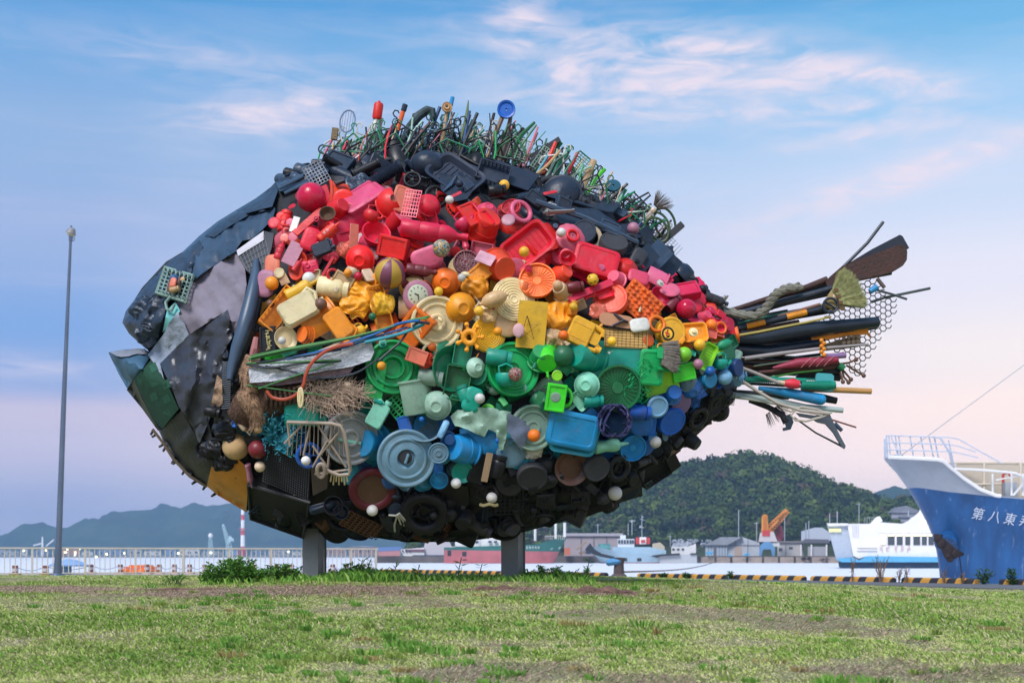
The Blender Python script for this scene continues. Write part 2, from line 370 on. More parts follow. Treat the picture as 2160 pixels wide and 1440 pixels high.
V, Fc = ridge('bluehill', [(-300, 1134), (0, 1131), (50, 1130), (200, 1140), (300, 1150)], 3420, 80, far_green, 10, -2.6, 4, .3)
tag(npmesh('farthest_hill', V, Fc, far_green, smooth=True), kind='structure')
near_soil = mat('hill_soil', (.05, .06, .03), 1, var=.4, vscale=.05, spec=0)
HP = [(900, 1155), (1000, 1135), (1100, 1105), (1200, 1082), (1300, 1048), (1360, 1022), (1420, 1004), (1470, 994), (1520, 986), (1560, 980), (1600, 988), (1650, 1006), (1720, 1028), (1780, 1045), (1850, 1058), (1900, 1074), (1935, 1092), (1990, 1115), (2080, 1140), (2300, 1165)]
HV, HF = ridge('wooded_hill', HP, 720, 170, near_soil, 40, -2.4, 1, .30, 6)
tag(npmesh('wooded_hill', HV, HF, near_soil, smooth=True), kind='structure')
# forest: crowns built as leaf clusters
def forest():
    k = len(np.arange(HP[0][0], HP[-1][0]+1, 6)); G = HV.reshape(40, k, 3)
    cs = []; 
    for _ in range(5200):
        a = random.uniform(2, 21.5); b_ = random.uniform(0, k-1.01); i, j = int(a), int(b_)
        p = G[i, j]*(1-(a-i))+G[i+1, j]*(a-i)
        px_ = CX+p[0]/p[1]*F; py_ = HY-p[2]/p[1]*F
        if 1790 < px_ < 1900 and 1030 < py_+4 < 1088 and random.random() < .85: continue     # bare quarry slope
        if p[2] < .5: continue
        cs.append((p, random.uniform(1.6, 4.8) if random.random() < .85 else random.uniform(4.6, 6.4)))
    VV = []; FF = []; CC = []; nq = 75; base = 0
    for p, r in cs:
        d = rng.normal(size=(nq, 3)); d /= np.linalg.norm(d, axis=1)[:, None]; d[:, 2] = np.abs(d[:, 2])*1.1-.25
        lob = 1+.35*np.sin(d[:, 0]*4+p[0])*np.cos(d[:, 2]*5+p[1])
        c = p+np.array([0, 0, r*.55])+d*r*lob[:, None]*rng.uniform(.75, 1.05, nq)[:, None]*np.array([1, 1, .8])
        u = np.cross(d, rng.normal(size=(nq, 3))); u /= np.linalg.norm(u, axis=1)[:, None]; w = np.cross(d, u)+.5*d*rng.normal(size=(nq, 1))
        s_ = rng.uniform(.35, .85, nq)[:, None]*r*.26
        q = np.stack([c+u*s_, c+w*s_, c-u*s_*.9, c-w*s_*.8], 1).reshape(-1, 3)
        VV.append(q); FF.append(base+np.arange(nq*4).reshape(nq, 4)); base += nq*4
        t = random.random(); 
        colr = np.array((.030, .060, .016))*(1-t)+np.array((.085, .125, .028))*t
        if random.random() < .13: colr = np.array((.10, .14, .03))
        if random.random() < .18: colr = np.array((.014, .030, .020))
        if random.random() < .05: colr = np.array((.10, .075, .05))
        CC.append(np.repeat(np.clip(colr[None]*rng.uniform(.75, 1.3, (nq, 1)), 0, 1), 4, 0))
    o = npmesh('forest', np.concatenate(VV), np.concatenate(FF), tintmat('forest_leaves', .9, .1), col=np.concatenate(CC))
    tag(o, 'dense green forest covering the whole hill behind the harbour', 'forest', kind='stuff')
forest()
V, Fc = ridge('quarry', [(1780, 1075), (1800, 1042), (1840, 1036), (1880, 1042), (1910, 1075), (1930, 1095)], 640, 45, None, 12, -2, 5, 1.0, 4)
# ================================================================== FAR SHORE AND HARBOUR
white = mat('white_paint', (.80, .77, .75), .45, var=.06, vscale=.6, dirt=.0)
offwhite = mat('aged_white', (.62, .60, .58), .6, var=.12, vscale=.3, dirt=.25)
cream = mat('cream_steel', (.70, .58, .46), .5, var=.08, vscale=.6, dirt=.15)
steel = mat('galvanised', (.42, .44, .47), .45, metal=.3, var=.15, vscale=2)
dark = mat('dark_rubber', (.02, .02, .025), .7, var=.3)
glass = mat('window_glass', (.05, .07, .09), .08, var=.1)
lit = mat('lit_window', (1.0, .84, .48), .5, emit=1.8, var=.05)
lamp_m = mat('lamp_glow', (1.0, .90, .50), .5, emit=3.5, var=.02)
paleblue = mat('pale_blue_paint', (.34, .48, .58), .5, var=.08, vscale=.4)
navy = mat('navy_paint', (.012, .045, .10), .5, var=.2, vscale=.4)
skyblue = mat('light_blue_paint', (.10, .38, .62), .45, var=.1, vscale=.4)
orange_p = mat('orange_crane_paint', (.75, .28, .04), .5, var=.12, vscale=.5)
redp = mat('red_paint', (.55, .05, .05), .5, var=.15, vscale=.5)
green_h = mat('green_hull', (.02, .13, .11), .45, var=.2, vscale=.3)
red_h = mat('faded_red_hull', (.42, .12, .13), .6, var=.2, vscale=.25)
roof_g = mat('grey_roof', (.30, .32, .36), .7, var=.2, vscale=.3)

def pbox(mb, x0, y0, x1, y1, Yd, dep):
    """box whose front face covers pixels x0..x1, y0..y1 at distance Yd"""
    a, b_ = P(x0, y0, Yd), P(x1, y1, Yd); mb.box((a.x, Yd, b_.z), (b_.x, Yd+dep, a.z))
def ppoly(mb, pts, Yd, dep):
    xs = [p[0] for p in pts]; k = (min(xs)-CX)/F if min(xs) > CX else ((max(xs)-CX)/F if max(xs) < CX else 0)
    mb.prism([P(x, y, Yd) for x, y in pts], (dep*k, dep, 0))
def pline(mb, pts, Yd, wpx, n=6):
    mb.tube([P(x, y, Yd) for x, y in pts], wpx/2/F*Yd, n)

# --- far shore: quay wall, buildings, lights (left)
YS = 1300
def strip(name, poly, Yd, dep, m, label, cat, group=None, children=()):
    c = P(poly[0][0], 1178, Yd); c.z = -2.5
    e = empty(name, c, label, cat, group)
    mb = MB(); ppoly(mb, poly, Yd, dep); mb.build('wall', m, e)
    return e
mb = MB(); ppoly(mb, [(-300, 1170.5), (1000, 1170.5), (1000, 1175.2), (-300, 1175.2)], YS, 120); tag(mb.build('far_shore', mat('shore_ground', (.16, .17, .17), .9, var=.4, vscale=.02)), kind='structure')
far_cols = [mat('far_grey', (.30, .34, .38), .8, var=.2, vscale=.05), mat('far_blue', (.16, .26, .42), .8, var=.2, vscale=.05), mat('far_rust', (.32, .20, .17), .8, var=.2, vscale=.05), mat('far_pale', (.55, .56, .58), .8, var=.1, vscale=.05)]
descs = [('low grey shed', 0), ('blue factory hall', 1), ('rusty warehouse', 2), ('pale storage shed', 3)]
spots = [(-30, 40, 9, 0), (46, 58, 14, 3), (70, 104, 10, 1), (128, 168, 14, 2), (172, 196, 8, 3), (205, 262, 11, 1), (268, 300, 13, 0), (303, 340, 9, 3), (348, 372, 12, 1), (378, 420, 14, 3), (425, 468, 8, 0), (476, 500, 11, 1), (528, 560, 9, 1), (565, 612, 12, 0), (618, 634, 8, 3), (690, 730, 15, 2), (735, 800, 18, 2)]
for i, (a, b_, h, ci) in enumerate(spots):
    nm, c_ = descs[ci]; ref = ('left of the tall lamp pole' if b_ < 120 else 'right of the lamp pole' if b_ < 430 else 'beside the striped chimney' if b_ < 620 else 'seen under the fish')
    e = empty('shore_building', P((a+b_)/2, 1172, YS+10+i), f'{nm}, {["leftmost","second","third","fourth","fifth","sixth","seventh","eighth","ninth","tenth","eleventh","twelfth","thirteenth","fourteenth","fifteenth","sixteenth","last"][i]} on the far shore, {ref}', 'building', 'buildings on the far shore')
    mb = MB(); Yb = YS+8+i*2
    ppoly(mb, [(a, 1171.5), (b_, 1171.5), (b_, 1171-h), (a, 1171-h)], Yb, 30); mb.build('wall', far_cols[ci], e)
    mb = MB(); ppoly(mb, [(a-.6, 1171-h), (b_+.6, 1171-h), ((a+b_)/2, 1171-h-2.4)], Yb-.5, 31); mb.build('roof', roof_g, e)
    mb = MB(); k = max(1, int((b_-a)/14))
    for j in range(k):
        cx = a+(j+.5)*(b_-a)/k; mb2 = MB(); pbox(mb2, cx-3, 1171-h*.62, cx+3, 1171-h*.35, Yb-.4, .3); mb2.build('window', lit if ci in (2,) and j < 3 and i < 8 else glass, e)
for i, (x, y) in enumerate([(158, 1169), (225, 1168), (263, 1166), (203, 1174), (376, 1166), (445, 1165), (608, 1163), (142, 1158), (168, 1157), (50, 1161), (97, 1160)]):
    p = P(x, y, YS-20); e = empty('quay_lamp', (p.x, p.y, -1.5), f'glowing harbour lamp on a thin mast, number {i+1} seen across the water' if False else ['bright harbour lamp just right of the tall pole', 'harbour lamp right of the tall pole, beyond the low fence', 'harbour lamp near the blue hall, beyond the fence', 'low yellow lamp close to the water right of the pole', 'harbour lamp above the orange pile, to its right', 'lamp at the foot of the slim lattice tower', 'bright round lamp left of the fish leg', 'yellow floodlight on the rusty warehouse front', 'second yellow floodlight on the rusty warehouse', 'small warm lamp left of the pole, on the pale shed', 'dim lamp just left of the tall pole'][i], 'lamp', 'lamps lit on the far shore')
    mb = MB(); mb.tube([(p.x, p.y+.8, -1.5), p+Vector((0, .8, 0))], .25, 5); mb.build('mast', steel, e)
    mb = MB(); mb.sphere(p, 1.15 if i < 7 else .9, 10, 6); mb.build('lamp_head', lamp_m, e)
# chimney
e = empty('striped_chimney', P(512, 1172, 1250), 'tall slim chimney striped red and white on the far shore', 'chimney')
zs = [1172, 1152, 1140, 1128, 1118, 1107, 1096, 1085, 1074]
for i in range(1, 8):
    mb = MB(); a, b_ = P(512, zs[i], 1250), P(512, zs[i+1], 1250); mb.tube([a, b_], [2.2-.08*i, 2.12-.08*i], 14); mb.build('band', redp if i in (3, 6) else white, e)
mb = MB()
for dx in (-9, 9): pline(mb, [(512+dx, 1173), (512+dx*.4, 1152)], 1248, 2.5)
pline(mb, [(503, 1158), (521, 1158)], 1248, 2); mb.tube([P(512, 1173, 1250), P(512, 1152, 1250)], 1.6, 8); mb.build('base_frame', redp, e)
mb = MB(); mb.tube([P(512, 1116, 1250), P(512, 1114, 1250)], [3.4, 3.4], 14); mb.build('platform', redp, e)
def lattice(mb, p0, p1, w0, w1, seg, r):
    p0, p1 = Vector(p0), Vector(p1); ax = (p1-p0).normalized(); u = ax.orthogonal().normalized(); w = ax.cross(u); prev = None
    for i in range(seg+1):
        t = i/seg; c = p0.lerp(p1, t); h = (w0+(w1-w0)*t)/2
        cs = [c+u*h*a+w*h*b_ for a, b_ in ((-1, -1), (1, -1), (1, 1), (-1, 1))]
        if prev:
            for j in range(4): mb.tube([prev[j], cs[j]], r, 4); mb.tube([prev[j], cs[(j+1) % 4]], r*.7, 4)
        prev = cs
# shore crane + lattice tower
e = empty('shore_crane', P(483, 1172, 1280), 'pale green harbour crane with raised jib left of the striped chimney', 'crane')
mb = MB(); lattice(mb, P(483, 1172, 1280), P(483, 1150, 1280), 4.5, 3.5, 4, .4); mb.build('tower', mat('pale_green_steel', (.38, .52, .55), .6), e)
mb = MB(); lattice(mb, P(483, 1150, 1280), P(470, 1105, 1280), 3.5, 1.2, 7, .35); mb.build('jib', MATS['pale_green_steel'], e)
mb = MB(); ppoly(mb, [(479, 1150), (492, 1136), (485, 1128), (478, 1140)], 1279, 4); mb.tube([P(486, 1138, 1280), P(493, 1138, 1280)], 1.6, 8); mb.build('counterweight', MATS['pale_green_steel'], e)
e = empty('lattice_tower', P(444, 1172, 1290), 'slim pale lattice tower with a round top on the far shore', 'tower')
mb = MB(); lattice(mb, P(444, 1172, 1290), P(444, 1133, 1290), 4.5, 1.8, 8, .3); mb.build('frame', MATS['pale_green_steel'], e)
mb = MB(); mb.sphere(P(444, 1129, 1290), 2.4, 12, 8); mb.build('radome', white, e)
e = empty('conveyor', P(95, 1172, 1290), 'pale conveyor tower with sloping gantry at the far left shore', 'conveyor')
mb = MB(); ppoly(mb, [(86, 1172), (92, 1172), (91, 1131), (88, 1131)], 1290, 5); mb.build('tower', far_cols[3], e)
mb = MB(); ppoly(mb, [(70, 1148), (88, 1144), (88, 1147), (70, 1151)], 1291, 3); ppoly(mb, [(96, 1150), (113, 1136), (114, 1139), (98, 1152)], 1291, 3); mb.build('gantry', far_cols[3], e)

# --- hull loft
def hull(name, mt, parent, bow, ax, L, B, lo, hi, stem, kb, zt, nst=26, nl=5, cap=None, stern=True):
    """bow: world xy at stem reference, ax: unit direction from bow to stern; lo/hi: z limits as functions of s; stem(z): rake; kb(z): entry length"""
    side = Vector((-ax.y, ax.x, 0)); g = {}
    ss = [0]+[L*(i/nst)**1.8 for i in range(1, nst+1)]
    mb = MB(); V = []; 
    for sgn in (-1, 1):
        for s in ss:
            a, b_ = lo(s), hi(s)
            for j in range(nl+1):
                z = a+(b_-a)*j/nl; s0 = stem(z); sb = s0+(L-s0)*s/L
                hb = B/2*min(1, (s/kb(z)))**.62*(1-.10*max(0, (zt-z)/(zt+2.5))**1.5)
                p = Vector((bow[0], bow[1], 0))+ax*sb+side*sgn*hb; p.z = z; V.append(p)
    k = nl+1; ns = len(ss); F_ = []
    for q_ in range(2):
        o_ = q_*ns*k
        for i in range(ns-1):
            for j in range(nl): a = o_+i*k+j; F_.append((a, a+k, a+k+1, a+1))
    if cap is not None:
        for i in range(ns-1): F_.append((i*k+nl, (i+1)*k+nl, ns*k+(i+1)*k+nl, ns*k+i*k+nl))
    if stern: 
        for j in range(nl): a = (ns-1)*k+j; b_ = ns*k+a; F_.append((a, b_, b_+1, a+1))
    mb.add(V, F_); return mb.build(name, mt, parent, sharp=50)

# --- big blue ship on the right
blue_m = bpy.data.materials.new('weathered_blue_hull'); blue_m.use_nodes = True; n = blue_m.node_tree.nodes; l = blue_m.node_tree.links; b = n['Principled BSDF']
g = n.new('ShaderNodeNewGeometry'); mp = n.new('ShaderNodeMapping'); mp.inputs['Scale'].default_value = (1.6, 1.6, .18); l.new(g.outputs['Position'], mp.inputs[0])
q = n.new('ShaderNodeTexNoise'); q.inputs['Scale'].default_value = 1.0; q.inputs['Detail'].default_value = 6; l.new(mp.outputs[0], q.inputs['Vector'])
r_ = n.new('ShaderNodeValToRGB'); cr = r_.color_ramp; cr.elements[0].position = .35; cr.elements[0].color = (.006, .055, .17, 1); cr.elements[1].position = .68; cr.elements[1].color = (.012, .10, .29, 1)
l.new(q.outputs[0], r_.inputs[0])
q2 = n.new('ShaderNodeTexNoise'); q2.inputs['Scale'].default_value = 3.5; q2.inputs['Detail'].default_value = 7; l.new(mp.outputs[0], q2.inputs['Vector']); mr = n.new('ShaderNodeMapRange'); l.new(q2.outputs[0], mr.inputs[0]); mr.inputs[1].default_value = .62; mr.inputs[2].default_value = .78; mr.inputs[4].default_value = .45
mx = n.new('ShaderNodeMix'); mx.data_type = 'RGBA'; l.new(mr.outputs[0], mx.inputs[0]); l.new(r_.outputs[0], mx.inputs[6]); mx.inputs[7].default_value = (.28, .38, .58, 1); l.new(mx.outputs[2], b.inputs['Base Color']); b.inputs['Roughness'].default_value = .42
YB = 62.0
sc_ = YB/F
bowx = (1870-CX)*sc_
ax = Vector((math.cos(R(20)), math.sin(R(20)), 0))
ship = empty('cargo_ship', (bowx, YB, -2.5), 'large blue hulled ship with white raked bow moored at the right', 'ship')
zz = lambda py: (HY-py)*sc_
def interp(xs, ys): return lambda x: float(np.interp(x, xs, ys))
stem = interp([-2.5, -1, .1, 1.15, 2.2, 3.1, 4.0, 4.8], [3.35, 3.25, 3.12, 2.8, 2.2, 1.6, .85, 0])
kb = interp([-2.5, 0, 2.2, 4.8], [9, 8, 6.5, 5.0])
side = Vector((ax.y, -ax.x, 0))                    # towards the viewer
def shp(s, z, out=0.0, kfac=1):
    s0 = stem(z); sb = s0+(30-s0)*s/30; hb = 4.25*min(1, s/kb(z))**.62*(1-.10*max(0, (4.8-z)/7.3)**1.5)
    p = Vector((bowx, YB, 0))+ax*sb+side*(hb*kfac+out); p.z = z; return p
def s_at(px, py):
    a_, b_2 = .0, 25.
    for _ in range(40):
        m_ = (a_+b_2)/2; q_ = shp(m_, (HY-py)/F*62)
        if CX+q_.x/q_.y*F < px: a_ = m_
        else: b_2 = m_
    return m_, (HY-py)/F*q_.y
def prof(pts_2): T = [s_at(*p) for p in pts_2]; return interp([t[0] for t in T], [t[1] for t in T])
ztop = prof([(1872,964),(1900,965),(1975,969),(1988,973),(2002,986),(2030,1008),(2066,1032),(2100,1045),(2200,1052)])
zmid = prof([(1935,1028),(1960,1031),(2000,1037),(2100,1047.5),(2200,1056)])
hull('blue_hull', blue_m, ship, (bowx, YB), ax, 30, 8.5, lambda s: -2.6, zmid, stem, kb, 4.8, 40, 10)
hull('bow_bulwark', mat('grey_white_bulwark', (.36, .39, .44), .5, var=.12, vscale=.5, dirt=.12), ship, (bowx, YB), ax, 30, 8.5, zmid, lambda s: max(zmid(s)+.02, ztop(s)), stem, kb, 4.8, 60, 5, stern=False)
# deck and cap rail
mb = MB(); pts = [shp(s, ztop(s), .03) for s in np.linspace(.004, s_at(2110, 1046)[0], 60)]; mb.tube(pts, .09, 6); mb.build('cap_rail', white, ship)
mb = MB(); A = [shp(s, 2.60, -.05) for s in np.linspace(1.3, 29, 30)]; B_ = [shp(s, 2.60, -.05, -1) for s in np.linspace(1.3, 29, 30)]
for i in range(29): mb.add([A[i], A[i+1], B_[i+1], B_[i]], [(0, 1, 2, 3)])
mb.build('deck', mat('green_deck', (.08, .16, .12), .7), ship)
mb = MB(); A = [shp(s, 4.40, -.04) for s in np.linspace(.03, s_at(1980, 971)[0], 10)]; B_ = [shp(s, 4.40, -.04, -1) for s in np.linspace(.03, s_at(1980, 971)[0], 10)]
for i in range(9): mb.add([A[i], A[i+1], B_[i+1], B_[i]], [(0, 1, 2, 3)])
mb.build('forecastle_deck', MATS['green_deck'], ship)
# bow rails
rail_m = mat('rail_paint', (.50, .55, .66), .5, var=.1)
def rpt(px, py): m_, z_ = s_at(px, py); return shp(m_, z_, -.03)
for px0, py0, px1, py1 in ((1873,963,1868,918),(1878,963,1875,918),(1893,965,1890,918),(1900,965,1897,918),(1926,966,1921,918.5),(1950,968,1944,919),(1968,969,1962,919),(1978,970,1974,920),(2013,992,2009,925)):
    mb = MB(); a, b_ = rpt(px0, py0), rpt(px1, py1); b_.y = a.y; mb.tube([a, b_], .035, 5); mb.build('rail_post', rail_m, ship)
for dy in (0, 15, 30):
    mb = MB(); mb.tube([rpt(1869, 918+dy)]+[rpt(x, 918+dy+(x-1869)*.03) for x in (1880,1900,1925,1950,1975,2000)]+([rpt(2022, 925), rpt(2062, 948), rpt(2112, 977)] if dy == 0 else [rpt(2022, 926+dy*.95), rpt(2060, 942+dy*.75)]), .03, 5); mb.build('rail', rail_m, ship)
for s in (.1, .4, .9):
    a2 = shp(s, 4.7, .03, -1); mb = MB(); mb.tube([a2, a2+Vector((0, 0, 1.0))], .035, 5); mb.build('rail_post', rail_m, ship)
mb = MB(); mb.tube([rpt(1880, 920), rpt(1899, 963)], .035, 5); mb.build('rail_brace', rail_m, ship)
mb = MB(); mb.tube([rpt(1968, 921), rpt(1984, 922), rpt(2003, 952), rpt(2008, 982)], .05, 6); mb.build('rail_brace', rail_m, ship)
# cargo side wall, cream
mb = MB()
for s0_, s1_, z0_, z1_ in ((1.7, 30, 2.6, 4.55),):
    a, b_, c, d = shp(s0_, 3, -1.9), shp(s1_, 3, -1.9), None, None
    P4 = [Vector((a.x, a.y, z0_)), Vector((b_.x, b_.y, z0_)), Vector((b_.x, b_.y, z1_-.2)), Vector((a.x, a.y, z1_))]; mb.prism(P4, (-side.x*.12, -side.y*.12, 0))
mb.build('hatch_wall', cream, ship)
for i, s in enumerate((2.2, 3.4, 5.0, 7.0)):
    mb = MB(); p = shp(s, 3, -1.84); mb.tube([(p.x, p.y, 2.6), (p.x, p.y, 4.5)], .09, 6); mb.build('stiffener', cream, ship)
mb = MB(); mb.tube([Vector((*shp(s, 3, -1.80).xy, 4.55-.05*(s/4))) for s in (1.7, 4, 9, 14)], .08, 6); mb.tube([Vector((*shp(s, 3, -1.7).xy, 3.45)) for s in (1.8, 4, 9, 14)], .05, 6); mb.build('hatch_rail', cream, ship)
# main deck rail near side
for px_ in (2094, 2134, 2158, 2200):
    mb = MB(); p = rpt(px_, 1045); mb.tube([p, p+Vector((0, 0, 1.05))], .055, 6); mb.build('deck_post', white, ship)
mb = MB(); mb.tube([rpt(x, y) for x, y in ((2012, 988), (2060, 990), (2100, 993), (2140, 997), (2154, 1003), (2158, 1012), (2156, 1022), (2138, 1044))], .06, 6); mb.tube([rpt(x, y) for x, y in ((2100, 1012), (2150, 1002))], .04, 6); mb.build('deck_rail', white, ship)
mb = MB(); p = shp(3.9, 2.9, -.9); mb.cbox((p.x, p.y, 3.15), (.6, .4, .7)); mb.build('vent_box', steel, ship)
mb = MB(); p = shp(3.8, 2.9, -1.2); mb.tube([(p.x, p.y, 2.9), (p.x, p.y, 3.9), (p.x+.2, p.y-.1, 4.0), (p.x+.35, p.y-.15, 3.75)], .07, 7); mb.build('red_vent', redp, ship)
mb = MB(); p = shp(5.4, 2.9, -1.1); mb.tube([(p.x-.5, p.y, 3.2), (p.x+.9, p.y+.3, 3.2)], .42, 14); mb.build('winch_drum', mat('green_winch', (.02, .16, .09), .5), ship)
mb = MB(); p = shp(5.7, 2.9, -.7); mb.tube([(p.x-.2, p.y, 3.0), (p.x+.6, p.y+.2, 3.05)], .2, 10); mb.build('yellow_motor', mat('yellow_paint', (.65, .35, .05), .5), ship)
mb = MB(); p = shp(6.6, 2.9, -1.6); mb.tube([(p.x, p.y, 2.6), (p.x, p.y, 6.0)], .09, 8); mb.build('mast', steel, ship)
# forestay
mb = MB(); a = shp(.55, 4.75, -.9); mb.tube([a, a+Vector((9.0, 3.5, 6.1))], .022, 4); mb.build('stay_wire', steel, ship)
mb = MB(); mb.cbox((a.x-.1, a.y, a.z), (.5, .25, .2)); mb.build('fairlead', steel, ship)
# anchor bolster and anchor
p = shp(1.15, .75, .1); q_ = shp(.75, -.05, .75)
mb = MB(); mb.tube([P(2012, 1108, 62.9), P(2004, 1128, 62.7), P(1996, 1150, 62.3)], [.10, .38, .58], 16); mb.build('anchor_bolster', blue_m, ship)
rust = mat('rusty_iron', (.018, .009, .009), .85, var=.5, vscale=3, bump=.4)
mb = MB(); mb.tube([P(1976, 1134, 61.6), P(1984, 1141, 61.5), P(1996, 1156, 61.5), P(2012, 1166, 61.6), P(2030, 1168, 61.9)], [.10, .20, .28, .24, .10], 9)
mb.tube([P(1992, 1150, 61.5), P(2000, 1172, 61.4), P(2008, 1181, 61.5)], [.22, .2, .08], 8); mb.tube([P(1970, 1128, 61.7), P(1982, 1132, 61.6), P(1979, 1142, 61.5)], [.08, .2, .12], 8)
for x, y, r_ in ((1978,1136,.2),(1986,1146,.26),(1998,1158,.28),(2012,1168,.24),(2004,1178,.18)): mb.sphere(P(x, y, 61.45), r_, 9, 6)
mb.build('anchor', rust, ship)
mb = MB(); mb.tube([P(2024, 1172, 61.9), P(2030, 1222, 62.3)], .03, 5); mb.build('chain', rust, ship)
# ship name in characters
lm = mat('letter_white', (.55, .62, .75), .6, var=.1)
for ch, s, py in (('第', 2062, 1085), ('八', 2095, 1091), ('東', 2126, 1096), ('邦', 2158, 1100)):
    s_0, s_1 = .1, 20
    for _ in range(40):
        s_m = (s_0+s_1)/2; q_ = shp(s_m, 1.9)
        if CX+q_.x/q_.y*F < s: s_0 = s_m
        else: s_1 = s_m
    z = (HY-py)/F*q_.y; s = s_m
    me = text_mesh(ch, .66, .012)
    p = shp(s, z, .05); t = (shp(s+.3, z)-shp(s-.3, z)).normalized(); u = (shp(s, z+.2)-shp(s, z-.2)).normalized(); nn = t.cross(u).normalized(); u = nn.cross(t)
    M = Matrix((( *t, 0), (*u, 0), (*nn, 0), (0, 0, 0, 1))).transposed(); M.translation = p
    obj('name_character', me, lm, ship, M @ Matrix.Rotation(R(-14), 4, 'Z') @ Matrix.Diagonal((.85, 1, 1, 1)))

# --- white ferry
YF = 240.; fs = YF/F
fer = empty('car_ferry', P(1900, 1198, YF), 'white car ferry with lit windows behind the blue ship bow', 'ferry')
def fbox(name, x0, y0, x1, y1, m, dy=0, dep=8): mb = MB(); pbox(mb, x0, y0, x1, y1, YF+dy, dep); return mb.build(name, m, fer)
mb = MB(); ppoly(mb, [(1770, 1196), (1805, 1203), (2100, 1203), (2100, 1182), (1768, 1184)], YF, 10); mb.build('lower_hull', navy, fer)
mb = MB(); ppoly(mb, [(1762, 1178), (1800, 1175), (1812, 1181), (1830, 1172), (2110, 1176), (2110, 1185), (1775, 1185)], YF-.8, 12); mb.build('hull_belt', skyblue, fer)
mb = MB(); ppoly(mb, [(1787, 1104), (1835, 1104), (1848, 1100), (1902, 1104), (1920, 1096), (1924, 1090), (2040, 1090), (2060, 1176), (1830, 1172), (1812, 1177), (1800, 1172)], YF, 9)
fwall = mb.build('superstructure', white, fer)
mb = MB(); ppoly(mb, [(1744, 1104), (1787, 1104), (1800, 1174), (1764, 1178)], YF+.4, 8); mb.build('bow_ramp', mat('ramp_grey', (.42, .47, .55), .6), fer)
mb = MB(); ppoly(mb, [(1744, 1103), (1790, 1103), (1788, 1108), (1748, 1109)], YF-.3, 9); mb.build('ramp_head', white, fer)
fbox('ramp_light', 1750, 1115, 1774, 1121, mat('ramp_glow', (.9, .85, .3), .5, emit=.6), -.1, .3)
mb = MB(); ppoly(mb, [(1835, 1104), (1848, 1090), (1856, 1088), (1862, 1098), (1850, 1104)], YF+1, 6); mb.build('bridge_wing', white, fer)
mb = MB(); ppoly(mb, [(1924, 1092), (1938, 1080), (1944, 1064), (1949, 1060), (1956, 1070), (1990, 1072), (2010, 1092)], YF+1, 6); mb.build('bridge', white, fer)
for x0, x1 in ((1858, 1868), (1873, 1887), (1892, 1904), (1910, 1920), (1927, 1941), (1945, 1955), (1959, 1970), (1976, 1988), (1994, 2006)):
    w = fbox('window', x0, 1125, x1, 1149, glass, -.12, .3); 
    mb = MB(); pbox(mb, x0+.5, 1126, x1-.5, 1130 if x0 > 1870 else 1148, YF-.22, .1); mb.build('lamp_strip', lit, w)
for x0, y0, x1, y1, m_ in ((1942, 1098, 1953, 1110, lit), (1961, 1098, 1969, 1110, glass), (1946, 1075, 1953, 1081, lit), (1955, 1077, 1962, 1082, lit)): fbox('window', x0, y0, x1, y1, m_, -.1 if y0 > 1090 else .9, .3)
fbox('rubbing_strake', 1808, 1152, 1850, 1154.5, white, -.3, .4); fbox('rubbing_strake', 1808, 1158, 1850, 1160.5, white, -.3, .4)
mb = MB(); pline(mb, [(1766, 1104), (1766, 1078)], YF+3, 2); pline(mb, [(1750, 1104), (1750, 1082)], YF+3, 1.6); pline(mb, [(1916, 1090), (1916, 1076)], YF+3, 2); mb.build('mast', steel, fer)
mb = MB()
for x in range(1824, 1850, 5): pline(mb, [(x, 1104), (x, 1091)], YF+2, .8)
pline(mb, [(1824, 1091), (1846, 1091)], YF+2, .9); mb.build('deck_rail', steel, fer)
mb = MB()
for x in range(1786, 1800, 4): pline(mb, [(x+12, 1106), (x+14, 1134)], YF-.15, .7)
mb.build('ladder', steel, fer)
me = strokes_mesh(5, 1.1); p = P(1888, 1156.5, YF-.1); obj('name_lettering', me, mat('pink_letter', (.62, .45, .45), .6), fer, Matrix.Translation(p) @ Matrix.Rotation(R(90), 4, 'X'), kind='stuff')

# --- tug boat
YT = 390.
tug = empty('tug_boat', P(1340, 1187, YT), 'pale blue tug with red funnel tops moored across the water', 'tug boat')
def part(parent, name, polys, m, Yd, dep):
    mb = MB()
    for q_ in polys: ppoly(mb, q_, Yd, dep)
    return mb.build(name, m, parent)
def rect(x0, y0, x1, y1): return [(x0, y0), (x1, y0), (x1, y1), (x0, y1)]
ts = YT/F
axx = Vector((1, .18, 0)).normalized()
tz = lambda py: (HY-py)*ts
hull('tug_hull', paleblue, tug, ((1238-CX)*ts, YT), axx, 33, 9, lambda s: tz(1187.5), interp([0, 3, 8, 14, 33], [tz(1150), tz(1155), tz(1164), tz(1168), tz(1168)]), interp([tz(1187), tz(1150)], [4.5, 0]), interp([tz(1187), tz(1150)], [9, 6]), tz(1150), 22, 5, cap=1)
hull('hull_boot', mat('dull_red', (.30, .10, .10), .7), tug, ((1238-CX)*ts, YT), axx, 33, 9.2, lambda s: tz(1190), lambda s: tz(1185.6), interp([tz(1190), tz(1150)], [4.7, 0]), lambda z: 9, tz(1150), 16, 2)
part(tug, 'deckhouse', [[(1292, 1153), (1370, 1153), (1405, 1160), (1405, 1172), (1292, 1172)]], paleblue, YT-1, 6)
part(tug, 'wheelhouse', [rect(1303, 1136, 1338, 1153), rect(1308, 1128, 1320, 1136)], mat('pale_grey_blue', (.68, .72, .76), .5), YT-.5, 5)
for x in (1304, 1310, 1316, 1322, 1328, 1333): part(tug, 'window', [rect(x, 1138, x+4, 1146)], glass, YT-.8, .4)
